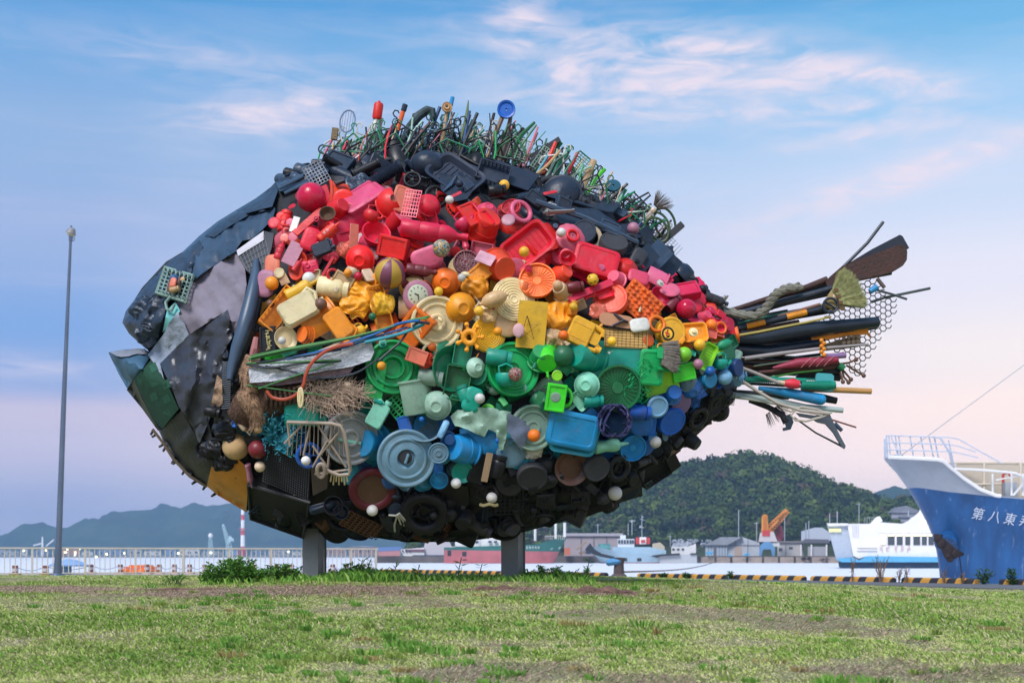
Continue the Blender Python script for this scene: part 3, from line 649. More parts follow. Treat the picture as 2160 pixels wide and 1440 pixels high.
for x in (1341, 1363):
    f_ = part(tug, 'funnel', [rect(x, 1133, x+8, 1147)], redp, YT+1, 2); mb = MB(); ppoly(mb, rect(x+1, 1129, x+7, 1133), YT+1, 1.5); mb.build('funnel_cap', dark, f_)
part(tug, 'mast_house', [rect(1349, 1132, 1363, 1147)], white, YT+.5, 3)
part(tug, 'recess', [rect(1352, 1138, 1361, 1144)], redp, YT+.2, .3)
mb = MB()
for a in ([(1333, 1128), (1333, 1096)], [(1328, 1098), (1340, 1098)], [(1325, 1128), (1325, 1104)], [(1354, 1132), (1354, 1086)], [(1348, 1112), (1358, 1112)], [(1351, 1094), (1360, 1097)], [(1354, 1090), (1358, 1090)]): pline(mb, a, YT+1.5, 1.6, 5)
pline(mb, [(1333, 1102), (1333, 1096)], YT+1.5, 4); pline(mb, [(1351, 1112), (1351, 1108)], YT+1.5, 5); mb.build('mast', steel, tug)
mb = MB(); mb.tube([P(x, y, YT-3.2) for x, y in ((1239, 1152), (1252, 1163), (1268, 1170), (1296, 1176))], [1.3, .8, .5, .4], 8); mb.build('bow_fender', dark, tug)
for x in (1318, 1348): mb = MB(); mb.tube([P(x-4, 1180, YT-6), P(x+5, 1179.5, YT-6)], .5, 8); mb.build('side_tyre', dark, tug)
part(tug, 'towing_gear', [rect(1262, 1146, 1288, 1160)], mat('teal_gear', (.10, .28, .27), .7, var=.6, vscale=1), YT+2, 1.5)
part(tug, 'stern_house', [[(1376, 1146), (1392, 1143), (1402, 1152), (1402, 1160), (1376, 1160)]], mat('beige_gear', (.5, .42, .30), .7), YT+1, 3)
# barge beside tug
bg_ = empty('work_barge', P(1430, 1187, YT+2), 'grey work barge with cabin, lying at the stern of the pale blue tug', 'barge')
part(bg_, 'barge_hull', [[(1385, 1170), (1470, 1168), (1470, 1187.5), (1392, 1187.5)]], mat('grey_barge', (.42, .44, .46), .7, var=.2, dirt=.3), YT-4, 9)
part(bg_, 'cabin', [[(1416, 1152), (1450, 1152), (1468, 1146), (1468, 1170), (1416, 1170)]], offwhite, YT-2, 5)
part(bg_, 'gangway', [[(1374, 1171), (1396, 1168), (1434, 1166), (1434, 1170), (1396, 1172), (1384, 1176)]], dark, YT-5, .8)
part(bg_, 'side_tyre', [rect(1456, 1166, 1470, 1169)], dark, YT-4.5, .5)
for x in (1418, 1428, 1438): part(bg_, 'window', [rect(x, 1156, x+5, 1160)], glass, YT-2.2, .3)
part(bg_, 'scrap_load', [[(1416, 1152), (1420, 1146), (1428, 1143), (1440, 1145), (1450, 1140), (1460, 1146), (1450, 1152)]], mat('scrap', (.30, .32, .36), .7, var=.9, vscale=2), YT-1, 4)

# --- far quay (right) with warehouses
mb = MB(); ppoly(mb, [(790, 1172), (2300, 1172), (2300, 1188.6), (790, 1188.6)], 405, 120); mb.build('harbour_quay', mat('dark_quay', (.10, .085, .08), .9, var=.5, vscale=.1), kind='structure')
ev = empty('quay_wall_panels', P(1600, 1188, 404), 'row of concrete fender panels along the far quay wall', 'quay wall')
for i in range(9):
    x = 1478+i*33.5; part(ev, 'panel', [rect(x, 1174, x+29, 1187.5)], mat('quay_panel', (.30, .24, .20), .9, var=.3, vscale=.2), 404.3, .8)
def house(name, label, cat, wall, roof, Yd, dep, wallm, roofm, extras=(), group=None):
    xs = [p[0] for p in wall]; e = empty(name, P(sum(xs)/len(xs), max(p[1] for p in wall), Yd), label, cat, group)
    part(e, 'wall', [wall], wallm, Yd, dep)
    if roof: part(e, 'roof', [roof], roofm, Yd-.8, dep+1.6)
    for nm, q_, m_, off in extras: part(e, nm, [q_], m_, Yd-off, off-.01 if off < .5 else .3)
    return e
shed = mat('shed_metal', (.50, .53, .58), .6, var=.12, vscale=.2, dirt=.2); pinkgrey = mat('pinkish_cladding', (.40, .34, .36), .7, var=.1, vscale=.2)
door_m = mat('peach_door', (.50, .38, .32), .6)
seam = mat('dark_seam', (.16, .14, .16), .8)
house('warehouse', 'long pinkish grey warehouse with flat roof behind the tug', 'warehouse', rect(1190, 1130, 1312, 1176), rect(1188, 1124, 1314, 1130), 470, 30, pinkgrey, mat('pale_roof', (.45, .42, .46), .7), [('pilaster', rect(x, 1131, x+1.5, 1176), seam, .3) for x in (1225, 1252, 1279, 1306)])
house('warehouse', 'light gabled metal shed with peach door right of the tug', 'warehouse', [(1535, 1176), (1535, 1144), (1566, 1132), (1602, 1144), (1602, 1176)], None, 430, 25, shed, roof_g, [('door', rect(1549, 1152, 1564, 1174), door_m, .3), ('seam', rect(1551, 1138, 1552, 1151), seam, .2), ('seam', rect(1577, 1137, 1578, 1175), seam, .2), ('seam', rect(1537, 1149, 1601, 1150), seam, .2)])
house('warehouse', 'low pale blue annex shed with sloping roof left of the gabled shed', 'warehouse', rect(1488, 1148, 1534, 1176), [(1486, 1149), (1534, 1149), (1566, 1132), (1520, 1132)], 429, 18, mat('pale_blue_cladding', (.42, .50, .58), .6, var=.1), roof_g, [('door', rect(1505, 1154, 1511, 1172), seam, .3)]+[('seam', rect(x, 1150, x+.7, 1175), seam, .2) for x in (1494, 1500, 1517, 1523, 1529)])
house('office_hut', 'white flat office block with dark windows near the crane', 'hut', rect(1640, 1143, 1696, 1175), rect(1638, 1141, 1698, 1143), 425, 14, offwhite, pinkgrey, [('window', rect(1643, 1155, 1650, 1161), glass, .3), ('window', rect(1664, 1153, 1672, 1156), glass, .3), ('seam', rect(1657, 1148, 1658, 1175), seam, .2)])
house('boathouse', 'dark roofed open boat shelter on white posts', 'shelter', rect(1704, 1152, 1742, 1176), [(1687, 1145), (1698, 1136), (1748, 1137), (1750, 1145)], 420, 14, mat('grey_shutter', (.38, .38, .42), .7), mat('dark_tile_roof', (.12, .12, .15), .8), [('post', rect(x, 1148, x+3, 1178), white, 1.2) for x in (1688, 1710, 1742)])
house('warehouse', 'pale barn roofed warehouse behind the dark roofed shelter', 'warehouse', [(1690, 1140), (1690, 1120), (1718, 1112), (1735, 1112), (1752, 1124), (1752, 1140)], None, 460, 20, mat('pale_blue_wall', (.50, .54, .62), .6), roof_g)
house('hill_house', 'grey tiled house roof on the slope above the ferry', 'house', rect(1880, 1078, 1935, 1092), [(1872, 1080), (1886, 1070), (1912, 1066), (1938, 1076), (1940, 1082)], 520, 16, mat('house_wall', (.35, .36, .42), .8), mat('house_roof', (.22, .23, .28), .8, var=.3, vscale=.5))
house('hill_house', 'lower grey house partly hidden by the ferry bridge', 'house', rect(1900, 1088, 1940, 1100), [(1894, 1090), (1905, 1084), (1938, 1084), (1944, 1092)], 500, 12, MATS['house_wall'], MATS['house_roof'])
# clutter along quay
for i, (x, y, w, h, m_, lb) in enumerate([(1495, 1168, 18, 9, skyblue, 'blue tarpaulin heap before the pale annex shed'), (1540, 1171, 9, 5, skyblue, 'small blue tarp heap left of the peach door'), (1575, 1170, 16, 7, skyblue, 'blue net heap right of the peach door'), (1470, 1163, 14, 12, mat('shrub_dark', (.05, .07, .04), .9), 'dark scrap heap between barge and shed'), (1700, 1178, 20, 8, rust, 'rusty scrap heap under the boat shelter'), (1740, 1180, 24, 7, mat('dark_scrap', (.12, .09, .09), .9), 'dark scrap heap beside the ferry ramp'), (1428, 1150, 14, 8, roof_g, 'grey roofs cluster above the barge cabin'), (1232, 1166, 24, 8, mat('tan_scrap', (.35, .24, .15), .9), 'tan rubble heap before the pinkish warehouse')]):
    o = empty('scrap_heap', P(x, y, 402), lb, 'heap', 'heaps on the far quay'); 
    mb = MB(); r2 = random.Random(i)
    for k in range(9): mb.sphere(P(x+r2.uniform(-.4, .4)*w, y-r2.uniform(-.1, .4)*h, 402+r2.uniform(0, 2)), h*.32*402/F*r2.uniform(.6, 1.2), 7, 5, (1.3, 1, .8))
    mb.build('pile', m_, o, sharp=20)
# scrap yard hillside roofs
e = empty('scrap_yard', P(1440, 1150, 440), 'jumbled grey scrap metal piled behind the barge', 'scrap pile')
mb = MB(); r2 = random.Random(4)
for k in range(60):
    p = P(r2.uniform(1418, 1500), r2.uniform(1138, 1150), 438+r2.uniform(0, 5)); M = Matrix.Translation(p) @ Matrix.Rotation(r2.uniform(0, 3), 4, 'X') @ Matrix.Rotation(r2.uniform(0, 3), 4, 'Z'); mb.cbox((0, 0, 0), (r2.uniform(.3, 1.4), r2.uniform(.2, .9), r2.uniform(.2, .8)), M)
tag(mb.build('scrap_metal', mat('scrap_mixed', (.30, .32, .36), .6, var=.9, vscale=1.5), e), kind='stuff')
# crane
cr_ = empty('harbour_crane', P(1615, 1175, 412), 'orange harbour crane with raised jib and blue portal legs', 'crane')
Yc = 412
part(cr_, 'crane_house', [[(1606, 1122), (1607, 1088), (1612, 1084), (1619, 1086), (1621, 1118), (1630, 1120), (1630, 1124)]], orange_p, Yc, 3)
mb = MB(); lattice(mb, P(1622, 1118, Yc+1.5), P(1661, 1076, Yc+1.5), 1.9, 1.0, 9, .22); pline(mb, [(1622, 1118), (1661, 1076)], Yc+1.5, 5); mb.build('jib', orange_p, cr_)
mb = MB(); 
for dx in (-3, 0, 3): pline(mb, [(1614+dx, 1086), (1614+dx, 1118)], Yc-.4, 1.2)
mb.build('frame_strut', mat('darker_orange', (.45, .16, .03), .6), cr_)
part(cr_, 'cab', [[(1603, 1123), (1632, 1121), (1640, 1142), (1600, 1142)]], mat('crane_white', (.55, .50, .50), .6, var=.2), Yc-.5, 3); part(cr_, 'turntable', [rect(1608, 1118, 1624, 1130)], redp, Yc-.8, 2)
part(cr_, 'portal', [[(1603, 1150), (1612, 1142), (1626, 1143), (1635, 1155), (1634, 1176), (1630, 1176), (1626, 1158), (1610, 1158), (1605, 1176), (1601, 1176)]], mat('portal_blue', (.12, .28, .50), .6), Yc-.7, 4)
part(cr_, 'engine_house', [[(1626, 1144), (1644, 1144), (1644, 1152), (1628, 1152)]], offwhite, Yc, 3)
rg = empty('red_grab', P(1645, 1140, 416), 'dark red grab bucket standing beside the orange crane', 'grab'); part(rg, 'bucket', [[(1634, 1138), (1640, 1112), (1650, 1108), (1653, 1130), (1650, 1138)]], mat('dark_red', (.35, .05, .08), .6), 416, 3)
mb = MB(); lattice(mb, P(1640, 1140, 415), P(1646, 1108, 415), 1.5, .8, 5, .15); mb.build('frame', MATS['dark_red'], rg)
# poles
for i, (x, y0, y1, Yd, lb, arm) in enumerate([(1558, 1074, 1134, 440, 'tall grey mast rising behind the gabled shed', 0), (1261, 1104, 1126, 470, 'utility pole with cross arms above the pinkish warehouse', 1), (1414, 1128, 1152, 450, 'small lamp pole behind the barge', 1), (1596, 1100, 1144, 430, 'white mast with cross arm left of the orange crane', 1), (1655, 1075, 1140, 425, 'grey pole crossing the crane jib', 0), (1812, 1060, 1104, 500, 'lamp pole on the hillside above the ferry', 1), (1706, 1098, 1140, 430, 'thin dark derrick pole left of the ferry', 0), (1700, 1102, 1140, 431, 'second dark derrick pole left of the ferry', 0)]):
    e = empty('utility_pole', P(x, y1, Yd), lb, 'pole'); mb = MB(); pline(mb, [(x, y1), (x, y0)], Yd, 2.0); mb.build('pole', steel, e)
    if arm: 
        mb = MB(); pline(mb, [(x-5, y0+3), (x+4, y0+3)], Yd, 1.5); mb.build('cross_arm', steel, e)
# --- green cargo ship
YG = 385.; gs = YG/F; gz = lambda py: (HY-py)*gs
gc = empty('coaster', P(1070, 1186, YG), 'small cargo ship with green and faded red hull behind the fish legs', 'ship')
axg = Vector((-1, .10, 0)).normalized()
gst = interp([gz(1186), gz(1133)], [4.0, 0]); gkb = lambda z: 8
gdk = interp([0, 4, 8, 36], [gz(1135), gz(1138), gz(1148), gz(1154)])
hull('red_hull', red_h, gc, ((1195-CX)*gs, YG-3), axg, 36.5, 8, lambda s: gz(1187), lambda s: gz(1163)+.015*s, gst, gkb, gz(1133), 20, 4)
hull('green_hull', green_h, gc, ((1195-CX)*gs, YG-3), axg, 36.5, 8, lambda s: gz(1163)+.015*s, gdk, gst, gkb, gz(1133), 20, 4, cap=1)
part(gc, 'deckhouse', [rect(960, 1124, 1012, 1158), rect(985, 1112, 1055, 1124), rect(948, 1152, 1010, 1160)], white, YG-1, 6)
for x in (962, 972, 982, 992, 1002): part(gc, 'window', [rect(x, 1155, x+6, 1160)], navy, YG-1.3, .3)
for x in (990, 1002, 1030, 1042): part(gc, 'window', [rect(x, 1140, x+7, 1144)], navy, YG-1.3, .3)
part(gc, 'hatch_cover', [rect(1012, 1152, 1060, 1162), rect(1010, 1124, 1056, 1152)], white, YG-.5, 5)
part(gc, 'hatch_coaming', [rect(1010, 1154, 1140, 1160)], mat('red_lead', (.35, .10, .09), .7), YG-1.5, 6)
mb = MB(); pline(mb, [(1129, 1140), (1129, 1104), (1135, 1099), (1168, 1099), (1172, 1104), (1172, 1136)], YG-1, 5.5, 8); mb.build('portal_mast', white, gc)
mb = MB(); pline(mb, [(1191, 1132), (1191, 1102)], YG, 6, 8); mb.build('foremast', white, gc)
mb = MB(); 
for x in range(1150, 1194, 4): pline(mb, [(x, 1138), (x, 1130)], YG-4.5, .7)
pline(mb, [(1150, 1130), (1194, 1129)], YG-4.5, .8); mb.build('bow_rail', white, gc)
mb = MB(); pline(mb, [(1163, 1156), (1164, 1158)], YG-6.5, 7, 10); pline(mb, [(1179, 1154), (1181, 1156)], YG-5.5, 6, 10); mb.build('anchor_pocket', mat('pale_green', (.25, .38, .36), .6), gc)
me = strokes_mesh(5, .75, seed=4); obj('name_lettering', me, white, gc, Matrix.Translation(P(1124, 1154, YG-7.6)) @ Matrix.Rotation(R(90), 4, 'X'), kind='stuff')
part(gc, 'side_tyre', [rect(944, 1160, 952, 1172)], dark, YG-7.8, .6); part(gc, 'side_tyre', [rect(975, 1163, 984, 1173)], dark, YG-7.8, .6)
oc = empty('orange_container', P(1200, 1168, 400), 'orange container on the quay beyond the green bow', 'container'); part(oc, 'container_shell', [rect(1190, 1155, 1203, 1170)], mat('rust_orange', (.50, .14, .07), .7), 400, 4)
cl = empty('claw_digger', P(1225, 1165, 401), 'tan excavator arm before the pinkish warehouse', 'excavator'); mb = MB(); pline(mb, [(1214, 1158), (1224, 1153), (1230, 1146), (1238, 1141)], 401, 4); mb.build('boom', MATS['tan_scrap'], cl); part(cl, 'cab', [rect(1236, 1156, 1246, 1168)], navy, 401, 2)
# --- second ferry behind fish, blue ship and white stern
w2 = empty('white_ship', P(900, 1184, 430), 'white ship with navy lower hull seen below the fish belly', 'ship')
part(w2, 'lower_hull', [[(862, 1176), (872, 1170), (950, 1170), (950, 1184), (880, 1184)]], navy, 424, 8)
part(w2, 'upper_hull', [[(845, 1158), (895, 1154), (895, 1171), (872, 1171), (862, 1177), (850, 1170)]], white, 425, 7); part(w2, 'deckhouse', [[(895, 1172), (895, 1148), (903, 1136), (945, 1136), (952, 1150), (952, 1172)]], mat('ship_pinkwhite', (.60, .55, .58), .6), 426, 8)
part(w2, 'stripe', [rect(855, 1158, 895, 1162)], mat('maroon', (.22, .08, .12), .6), 424.6, .3)
for x in (848, 855, 863): part(w2, 'window', [rect(x, 1159, x+3, 1163)], navy, 424.4, .3)
rs = empty('tanker', P(820, 1172, 900), 'long red and blue tanker on the far side of the bay', 'ship'); part(rs, 'hull', [[(798, 1162), (846, 1160), (844, 1172), (800, 1172)]], mat('far_red', (.45, .18, .16), .7), 900, 14); part(rs, 'upper_hull', [[(796, 1154), (846, 1152), (846, 1160.5), (798, 1162.5)]], mat('far_tanker_blue', (.10, .18, .38), .6), 900, 14)

# ================================================================== NEAR QUAY FURNITURE
# striped stop blocks
def stripe_mat():
    m = bpy.data.materials.new('black_yellow_stripes'); m.use_nodes = True; n = m.node_tree.nodes; l = m.node_tree.links; b = n['Principled BSDF']
    t = n.new('ShaderNodeTexCoord'); s = n.new('ShaderNodeSeparateXYZ'); l.new(t.outputs['Object'], s.inputs[0])
    def mt(op, a, b_=None):
        q = n.new('ShaderNodeMath'); q.operation = op
        for i, v in enumerate((a, b_)):
            if v is None: continue
            if isinstance(v, (int, float)): q.inputs[i].default_value = v
            else: l.new(v, q.inputs[i])
        return q.outputs[0]
    f = mt('FRACT', mt('MULTIPLY', mt('SUBTRACT', s.outputs[0], mt('MULTIPLY', s.outputs[2], .55)), 1/.56)); k = mt('GREATER_THAN', f, .52)
    nz = n.new('ShaderNodeTexNoise'); nz.inputs['Scale'].default_value = 5; nz.inputs['Detail'].default_value = 7; nz.inputs['Roughness'].default_value = .7
    w = n.new('ShaderNodeMapRange'); l.new(nz.outputs[0], w.inputs[0]); w.inputs[1].default_value = .55; w.inputs[2].default_value = .7; w.inputs[4].default_value = .6
    mx = n.new('ShaderNodeMix'); mx.data_type = 'RGBA'; l.new(k, mx.inputs[0]); mx.inputs[6].default_value = (.62, .30, .045, 1); mx.inputs[7].default_value = (.022, .025, .035, 1)
    m2 = n.new('ShaderNodeMix'); m2.data_type = 'RGBA'; l.new(w.outputs[0], m2.inputs[0]); l.new(mx.outputs[2], m2.inputs[6]); m2.inputs[7].default_value = (.16, .12, .09, 1)
    l.new(m2.outputs[2], b.inputs['Base Color']); b.inputs['Roughness'].default_value = .8; return m
sm = stripe_mat()
def edge_at(px):
    # quay edge line, set back a little
    A, B2 = Vector((-2.9, 55.6, 0)), Vector((13.8, 34.6, 0)); d = B2-A
    k = (px-CX)/F; t = (k*A.y-A.x)/(d.x-k*d.y); return A+d*t
blocks = [(806, 1060, 'stop block left of the right fish leg, in the weeds'), (1118, 1279, 'stop block just left of the blue bollard'), (1349, 1530, 'stop block just right of the blue bollard'), (1548, 1697, 'clean striped stop block in the middle of the row'), (1714, 1886, 'stop block with dry weeds on it'), (1906, 2062, 'stop block below the blue ship bow'), (2112, 2300, 'last stop block at the right picture edge')]
d_ = (Vector((13.8, 34.6, 0))-Vector((-2.9, 55.6, 0))).normalized()
for a, b_, lb in blocks:
    p0, p1 = edge_at(a), edge_at(b_); ln = (p1-p0).length; c = (p0+p1)/2
    mb = MB(); prof = [(-.14, 0), (.14, 0), (.14, .11), (.09, .15), (-.09, .15), (-.14, .11)]
    k = len(prof); xs_ = [-ln/2, -ln/2+.06, ln/2-.06, ln/2]; sc2 = [.82, 1, 1, .82]
    V2 = [(x_, y_*s2, z_*s2) for x_, s2 in zip(xs_, sc2) for y_, z_ in prof]; F2 = [(i*k+j, i*k+(j+1) % k, (i+1)*k+(j+1) % k, (i+1)*k+j) for i in range(3) for j in range(k)]+[tuple(range(k)), tuple(range(3*k, 4*k))]
    mb.add(V2, F2); M = Matrix.Rotation(math.atan2(d_.y, d_.x), 4, 'Z'); M.translation = Vector((c.x, c.y, -.8))
    o = obj('stop_block', mb.mesh('stop_block'), sm, None, M); tag(o, 'yellow and black '+lb, 'stop block', 'striped stop blocks along the quay edge')
# bollard
pb = edge_at(1302); e = empty('bollard', (pb.x, pb.y, -.8), 'mushroom shaped mooring bollard with faded blue head on the quay edge', 'bollard')
s_ = pb.y/F
mb = MB(); mb.lathe([(.30, -.8), (.28, -.74), (.20, -.68), (.18, -.4), (.2, -.2), (.24, -.1), (.01, -.08)], 18, Matrix.Translation((pb.x+.06, pb.y, 0))); mb.build('neck', mat('rusty_bollard', (.10, .07, .07), .8, var=.5, vscale=5), e)
Mh = Matrix.Translation((pb.x-.04, pb.y, -.26)) @ Matrix.Rotation(R(-8), 4, 'Y') @ Matrix.Diagonal((1.0, .8, 1, 1))
mb = MB(); mb.lathe([(.01, -.10), (.24, -.10), (.31, -.04), (.33, .03), (.28, .10), (.16, .15), (.01, .165)], 22, Mh @ Matrix.Translation((-.06, 0, 0))); mb.build('head', mat('faded_blue', (.08, .26, .50), .6, var=.35, vscale=4, dirt=.3), e)
ro = empty('mooring_rope', (pb.x, pb.y, -.7), 'thin mooring rope running from the bollard out over the water', 'rope'); mb = MB(); pts = []
for t in np.linspace(0, 1, 14): a = Vector((pb.x+.1, pb.y-.1, -.62)); b2 = P(1520, 1180, 120); p = a.lerp(b2, t); p.z -= .5*math.sin(math.pi*t)*.6; pts.append(p)
mb.tube(pts, .035, 6); mb.build('rope_strand', mat('rope_brown', (.22, .16, .12), .9), ro)
# fence, left
cf = mat('cream_fence', (.62, .55, .47), .5, var=.08, vscale=2, dirt=.12)
A, B2 = Vector((-24.5, 46.6, 0)), Vector((-5.9, 55.6, 0))
def fpt(px): k = (px-CX)/F; d = B2-A; t = (k*A.y-A.x)/(d.x-k*d.y); return A+d*t
fe = empty('railing_fence', (A.x+9, A.y+4, -.8), 'cream steel railing of upright bars along the left waterfront', 'fence')
fd = (B2-A).normalized()
def z0(p): return -.80+.0*p.x
posts = [-140, -36, 68, 180, 286, 386, 484, 572, 660, 741, 793]
for px in posts:
    p = fpt(px); mb = MB(); mb.cbox((0, 0, .53), (.075, .075, 1.16)); M = Matrix.Rotation(math.atan2(fd.y, fd.x), 4, 'Z'); M.translation = Vector((p.x, p.y, -.84)); obj('post', mb.mesh('post'), cf, fe, M)
a, b_ = fpt(-150), fpt(797)
mid = (a+b_)/2; ln = (b_-a).length
for nm, z, h, w in (('top_rail', .27, .06, .09), ('bottom_rail', -.70, .04, .04)):
    mb = MB(); mb.cbox((0, 0, 0), (ln, w, h)); M = Matrix.Rotation(math.atan2(fd.y, fd.x), 4, 'Z'); M.translation = Vector((mid.x, mid.y, z+.0)); obj(nm, mb.mesh(nm), cf, fe, M)
bar = MB(); bar.cbox((0, 0, 0), (.028, .028, .93)); bme = bar.mesh('bar'); nb = int(ln/.195)
for i in range(nb):
    p = a+fd*(i+.5)*ln/nb; o = obj('bar', bme, cf, fe, Matrix.Translation((p.x, p.y, -.215)))
# chain posts beyond
cp = [(32, 1), (96, 1), (192, 0), (254, 0), (310, 0), (336, 0), (368, 0), (400, 0), (432, 0), (537, 0), (583, 0), (615, 0), (702, 0), (731, 0), (765, 0)]
lbs = ['leftmost', 'second from the left', 'third from the left', 'fourth, at the left end of the orange pile', 'fifth, in front of the orange pile', 'sixth, at the right end of the orange pile', 'seventh, right of the orange pile', 'eighth, beside a fence post', 'ninth, left of the leafy bush', 'tenth, above the leafy bush', 'eleventh, above the leafy bush', 'twelfth, left of the fish leg', 'first right of the fish leg', 'second right of the fish leg', 'last, at the fence end']
tops_ = []
for i, (px, t) in enumerate(cp):
    Yp = 74 if i < 2 else 82; p = P(px, 1211, Yp); p.z = -1.2; hh = .60; e = empty('chain_post', p, f'short brown bollard post with pale stripes, {lbs[i]}', 'post', 'low chain posts beyond the fence')
    mb = MB(); mb.tube([p, p+Vector((0, 0, hh))], .17 if i < 2 else .15, 10); mb.build('post_body', mat('brown_post', (.20, .07, .045), .6), e)
    mb = MB(); mb.tube([p+Vector((0, 0, hh*.42)), p+Vector((0, 0, hh*.72))], .185 if i < 2 else .165, 10, cap=False); mb.build('reflective_band', mat('pale_band', (.55, .5, .52), .5), e)
    mb = MB(); mb.cbox((p.x, p.y, p.z+.06), (.55, .5, .12)); mb.build('foot', mat('ochre_foot', (.30, .20, .08), .8) if i in (0, 1, 8) else mat('pink_foot', (.55, .35, .30), .8), e); tops_.append(p+Vector((0, 0, hh*.9)))
mb = MB()
for a, b2 in zip(tops_[:-1], tops_[1:]):
    mb.tube([a.lerp(b2, t)-Vector((0, 0, .25*math.sin(math.pi*t))) for t in np.linspace(0, 1, 7)], .025, 4)
tag(mb.build('chain_line', mat('blue_chain', (.12, .18, .32), .5)), 'thin sagging chain strung between the low brown posts', 'chain')
# orange pile
e = empty('orange_float_pile', P(293, 1208, 84), 'flat pile of bright orange floats on the lower quay behind the fence', 'float pile')
om_ = mat('bright_orange', (.95, .22, .04), .5, var=.15, vscale=2); r2 = random.Random(3)
for row, (y, x0, x1) in enumerate(((1205.5, 260, 330), (1201.5, 262, 327), (1197.5, 265, 325), (1194, 276, 318))):
    k = int((x1-x0)/6.5)
    for j in range(k):
        mb = MB(); p = P(x0+(j+.5)*(x1-x0)/k, y, 82.6+row*.25); mb.tube([p+Vector((-.10, -.2, r2.uniform(-.02, .02))), p+Vector((.08, .5, 0))], .085+r2.uniform(0, .02), 8); mb.build('float', om_, e)
# blue mushroom shelter
e = empty('round_shelter', P(142, 1206, 80), 'small pale blue round canopy with blue drum beside the lamp pole', 'canopy'); bl2 = mat('pale_blue_canvas', (.25, .40, .68), .6)
mb = MB(); mb.lathe([(1.15, -.62), (1.18, -.55), (.7, -.32), (.01, -.18)], 20, Matrix.Translation((P(145, 1180, 80).x, 80, -.02)) @ Matrix.Diagonal((1, 1, 1.1, 1))); mb.build('canopy', bl2, e)
mb = MB(); mb.tube([(P(139, 0, 80).x, 80, -1.2), (P(139, 0, 80).x, 80, -.6)], .34, 14); mb.build('drum', skyblue, e)
# tall lamp pole (leans slightly as in the photograph)
Yp = 44.; e = empty('lamp_pole', P(121, 1212, Yp), 'tall slim grey floodlight pole leaning slightly at the left', 'lamp pole')
polem = mat('pole_steel', (.13, .17, .24), .38, metal=.5, var=.15, vscale=.8)
pts = [P(121, 1216, Yp), P(124, 1140, Yp), P(137, 800, Yp), P(149, 506, Yp)]
mb = MB(); mb.tube([P(121, 1216, Yp), P(121.6, 1200, Yp), P(124, 1140, Yp), P(134, 860, Yp), P(149, 506, Yp)], [.15, .13, .105, .085, .045], 12); mb.build('pole', polem, e, sharp=60)
mb = MB(); mb.tube([P(121, 1214, Yp), P(121, 1209, Yp)], [.26, .2], 12); mb.build('base_flange', polem, e)
mb = MB(); mb.tube([P(149, 508, Yp), P(149.5, 494, Yp)], .07, 10); mb.tube([P(149, 497, Yp), P(150.5, 476, Yp)], [.05, .03], 8); mb.build('collar', polem, e)
mb = MB(); mb.lathe([(.01, .02), (.09, 0), (.17, -.16), (.18, -.2), (.01, -.2)], 16, Matrix.Translation(P(154, 482, Yp)) @ Matrix.Rotation(R(24), 4, 'Y')); mb.build('lamp_head', mat('lamp_grey', (.25, .23, .24), .5), e)
mb = MB(); mb.cbox(P(146, 490, Yp), (.09, .14, .2)); mb.build('ballast_box', polem, e)
mb = MB(); mb.tube([P(152, 500, Yp), P(157, 501, Yp), P(156, 508, Yp), P(151, 508, Yp)], .012, 5); mb.build('cable', dark, e)
mb = MB(); mb.lathe([(.01, -.2), (.155, -.2), (.1, -.27), (.01, -.29)], 16, Matrix.Translation(P(154, 482, Yp)) @ Matrix.Rotation(R(24), 4, 'Y')); mb.build('lens', mat('lens', (.6, .55, .5), .2), e)
# ================================================================== THE FISH
D = 11.25                                         # distance of the fish's middle plane
PXM = D/F                                         # metres per photo pixel on that plane
OUT = [(258,680),(272,650),(300,606),(350,552),(387,530),(420,498),(459,467),(500,442),(556,411),(580,385),(640,358),(690,334),(760,338),(830,328),(900,325),(1000,338),(1100,360),(1200,398),(1300,448),(1380,508),(1430,562),(1475,604),(1520,642),(1560,668),
       (1565,730),(1560,800),(1545,850),(1510,880),(1470,918),(1420,962),(1380,1003),(1340,1042),(1280,1076),(1180,1102),(1080,1128),(980,1142),(880,1143),(820,1138),(760,1128),(640,1120),(530,1078),(440,1024),(390,980),(334,905),(283,825),(229,743),(250,739),(305,736),(317,748),(311,737),(292,722),(272,703)]
OP = np.array(OUT, float); OQ = np.roll(OP, -1, 0)
def inside(x, y, poly=OUT):
    c = False; j = len(poly)-1
    for i in range(len(poly)):
        xi, yi = poly[i]; xj, yj = poly[j]
        if (yi > y) != (yj > y) and x < (xj-xi)*(y-yi)/(yj-yi)+xi: c = not c
        j = i
    return c
def odist(x, y):
    p = np.array((x, y)); e = OQ-OP; t = np.clip(((p-OP)*e).sum(1)/(e*e).sum(1), 0, 1); d = p-(OP+e*t[:, None])
    return math.sqrt((d*d).sum(1).min())
GRID = {}
for gx_ in range(200, 1640, 10):
    for gy_ in range(300, 1180, 10): GRID[gx_, gy_] = odist(gx_, gy_)*(1 if inside(gx_, gy_) else -1)
def sdist(x, y):
    x = min(max(x, 201), 1628); y = min(max(y, 301), 1168)
    i, j = int(x//10)*10, int(y//10)*10; a, b_ = (x-i)/10, (y-j)/10
    return (GRID[i, j]*(1-a)*(1-b_)+GRID[i+10, j]*a*(1-b_)+GRID[i, j+10]*(1-a)*b_+GRID[i+10, j+10]*a*b_)
WMAX = 1.05; RR = 360
def dep(x, y):
    q = min(1, max(0, sdist(x, y))/RR); return WMAX*math.sqrt(max(0, 1-(1-q)**2))
def S(px, py, lift=0.):
    """point on the fish's near flank that is seen at px,py; lift in metres towards the viewer"""
    return P(px, py, D-dep(px, py)-lift)
VIEW = Vector((0, -1, 0))
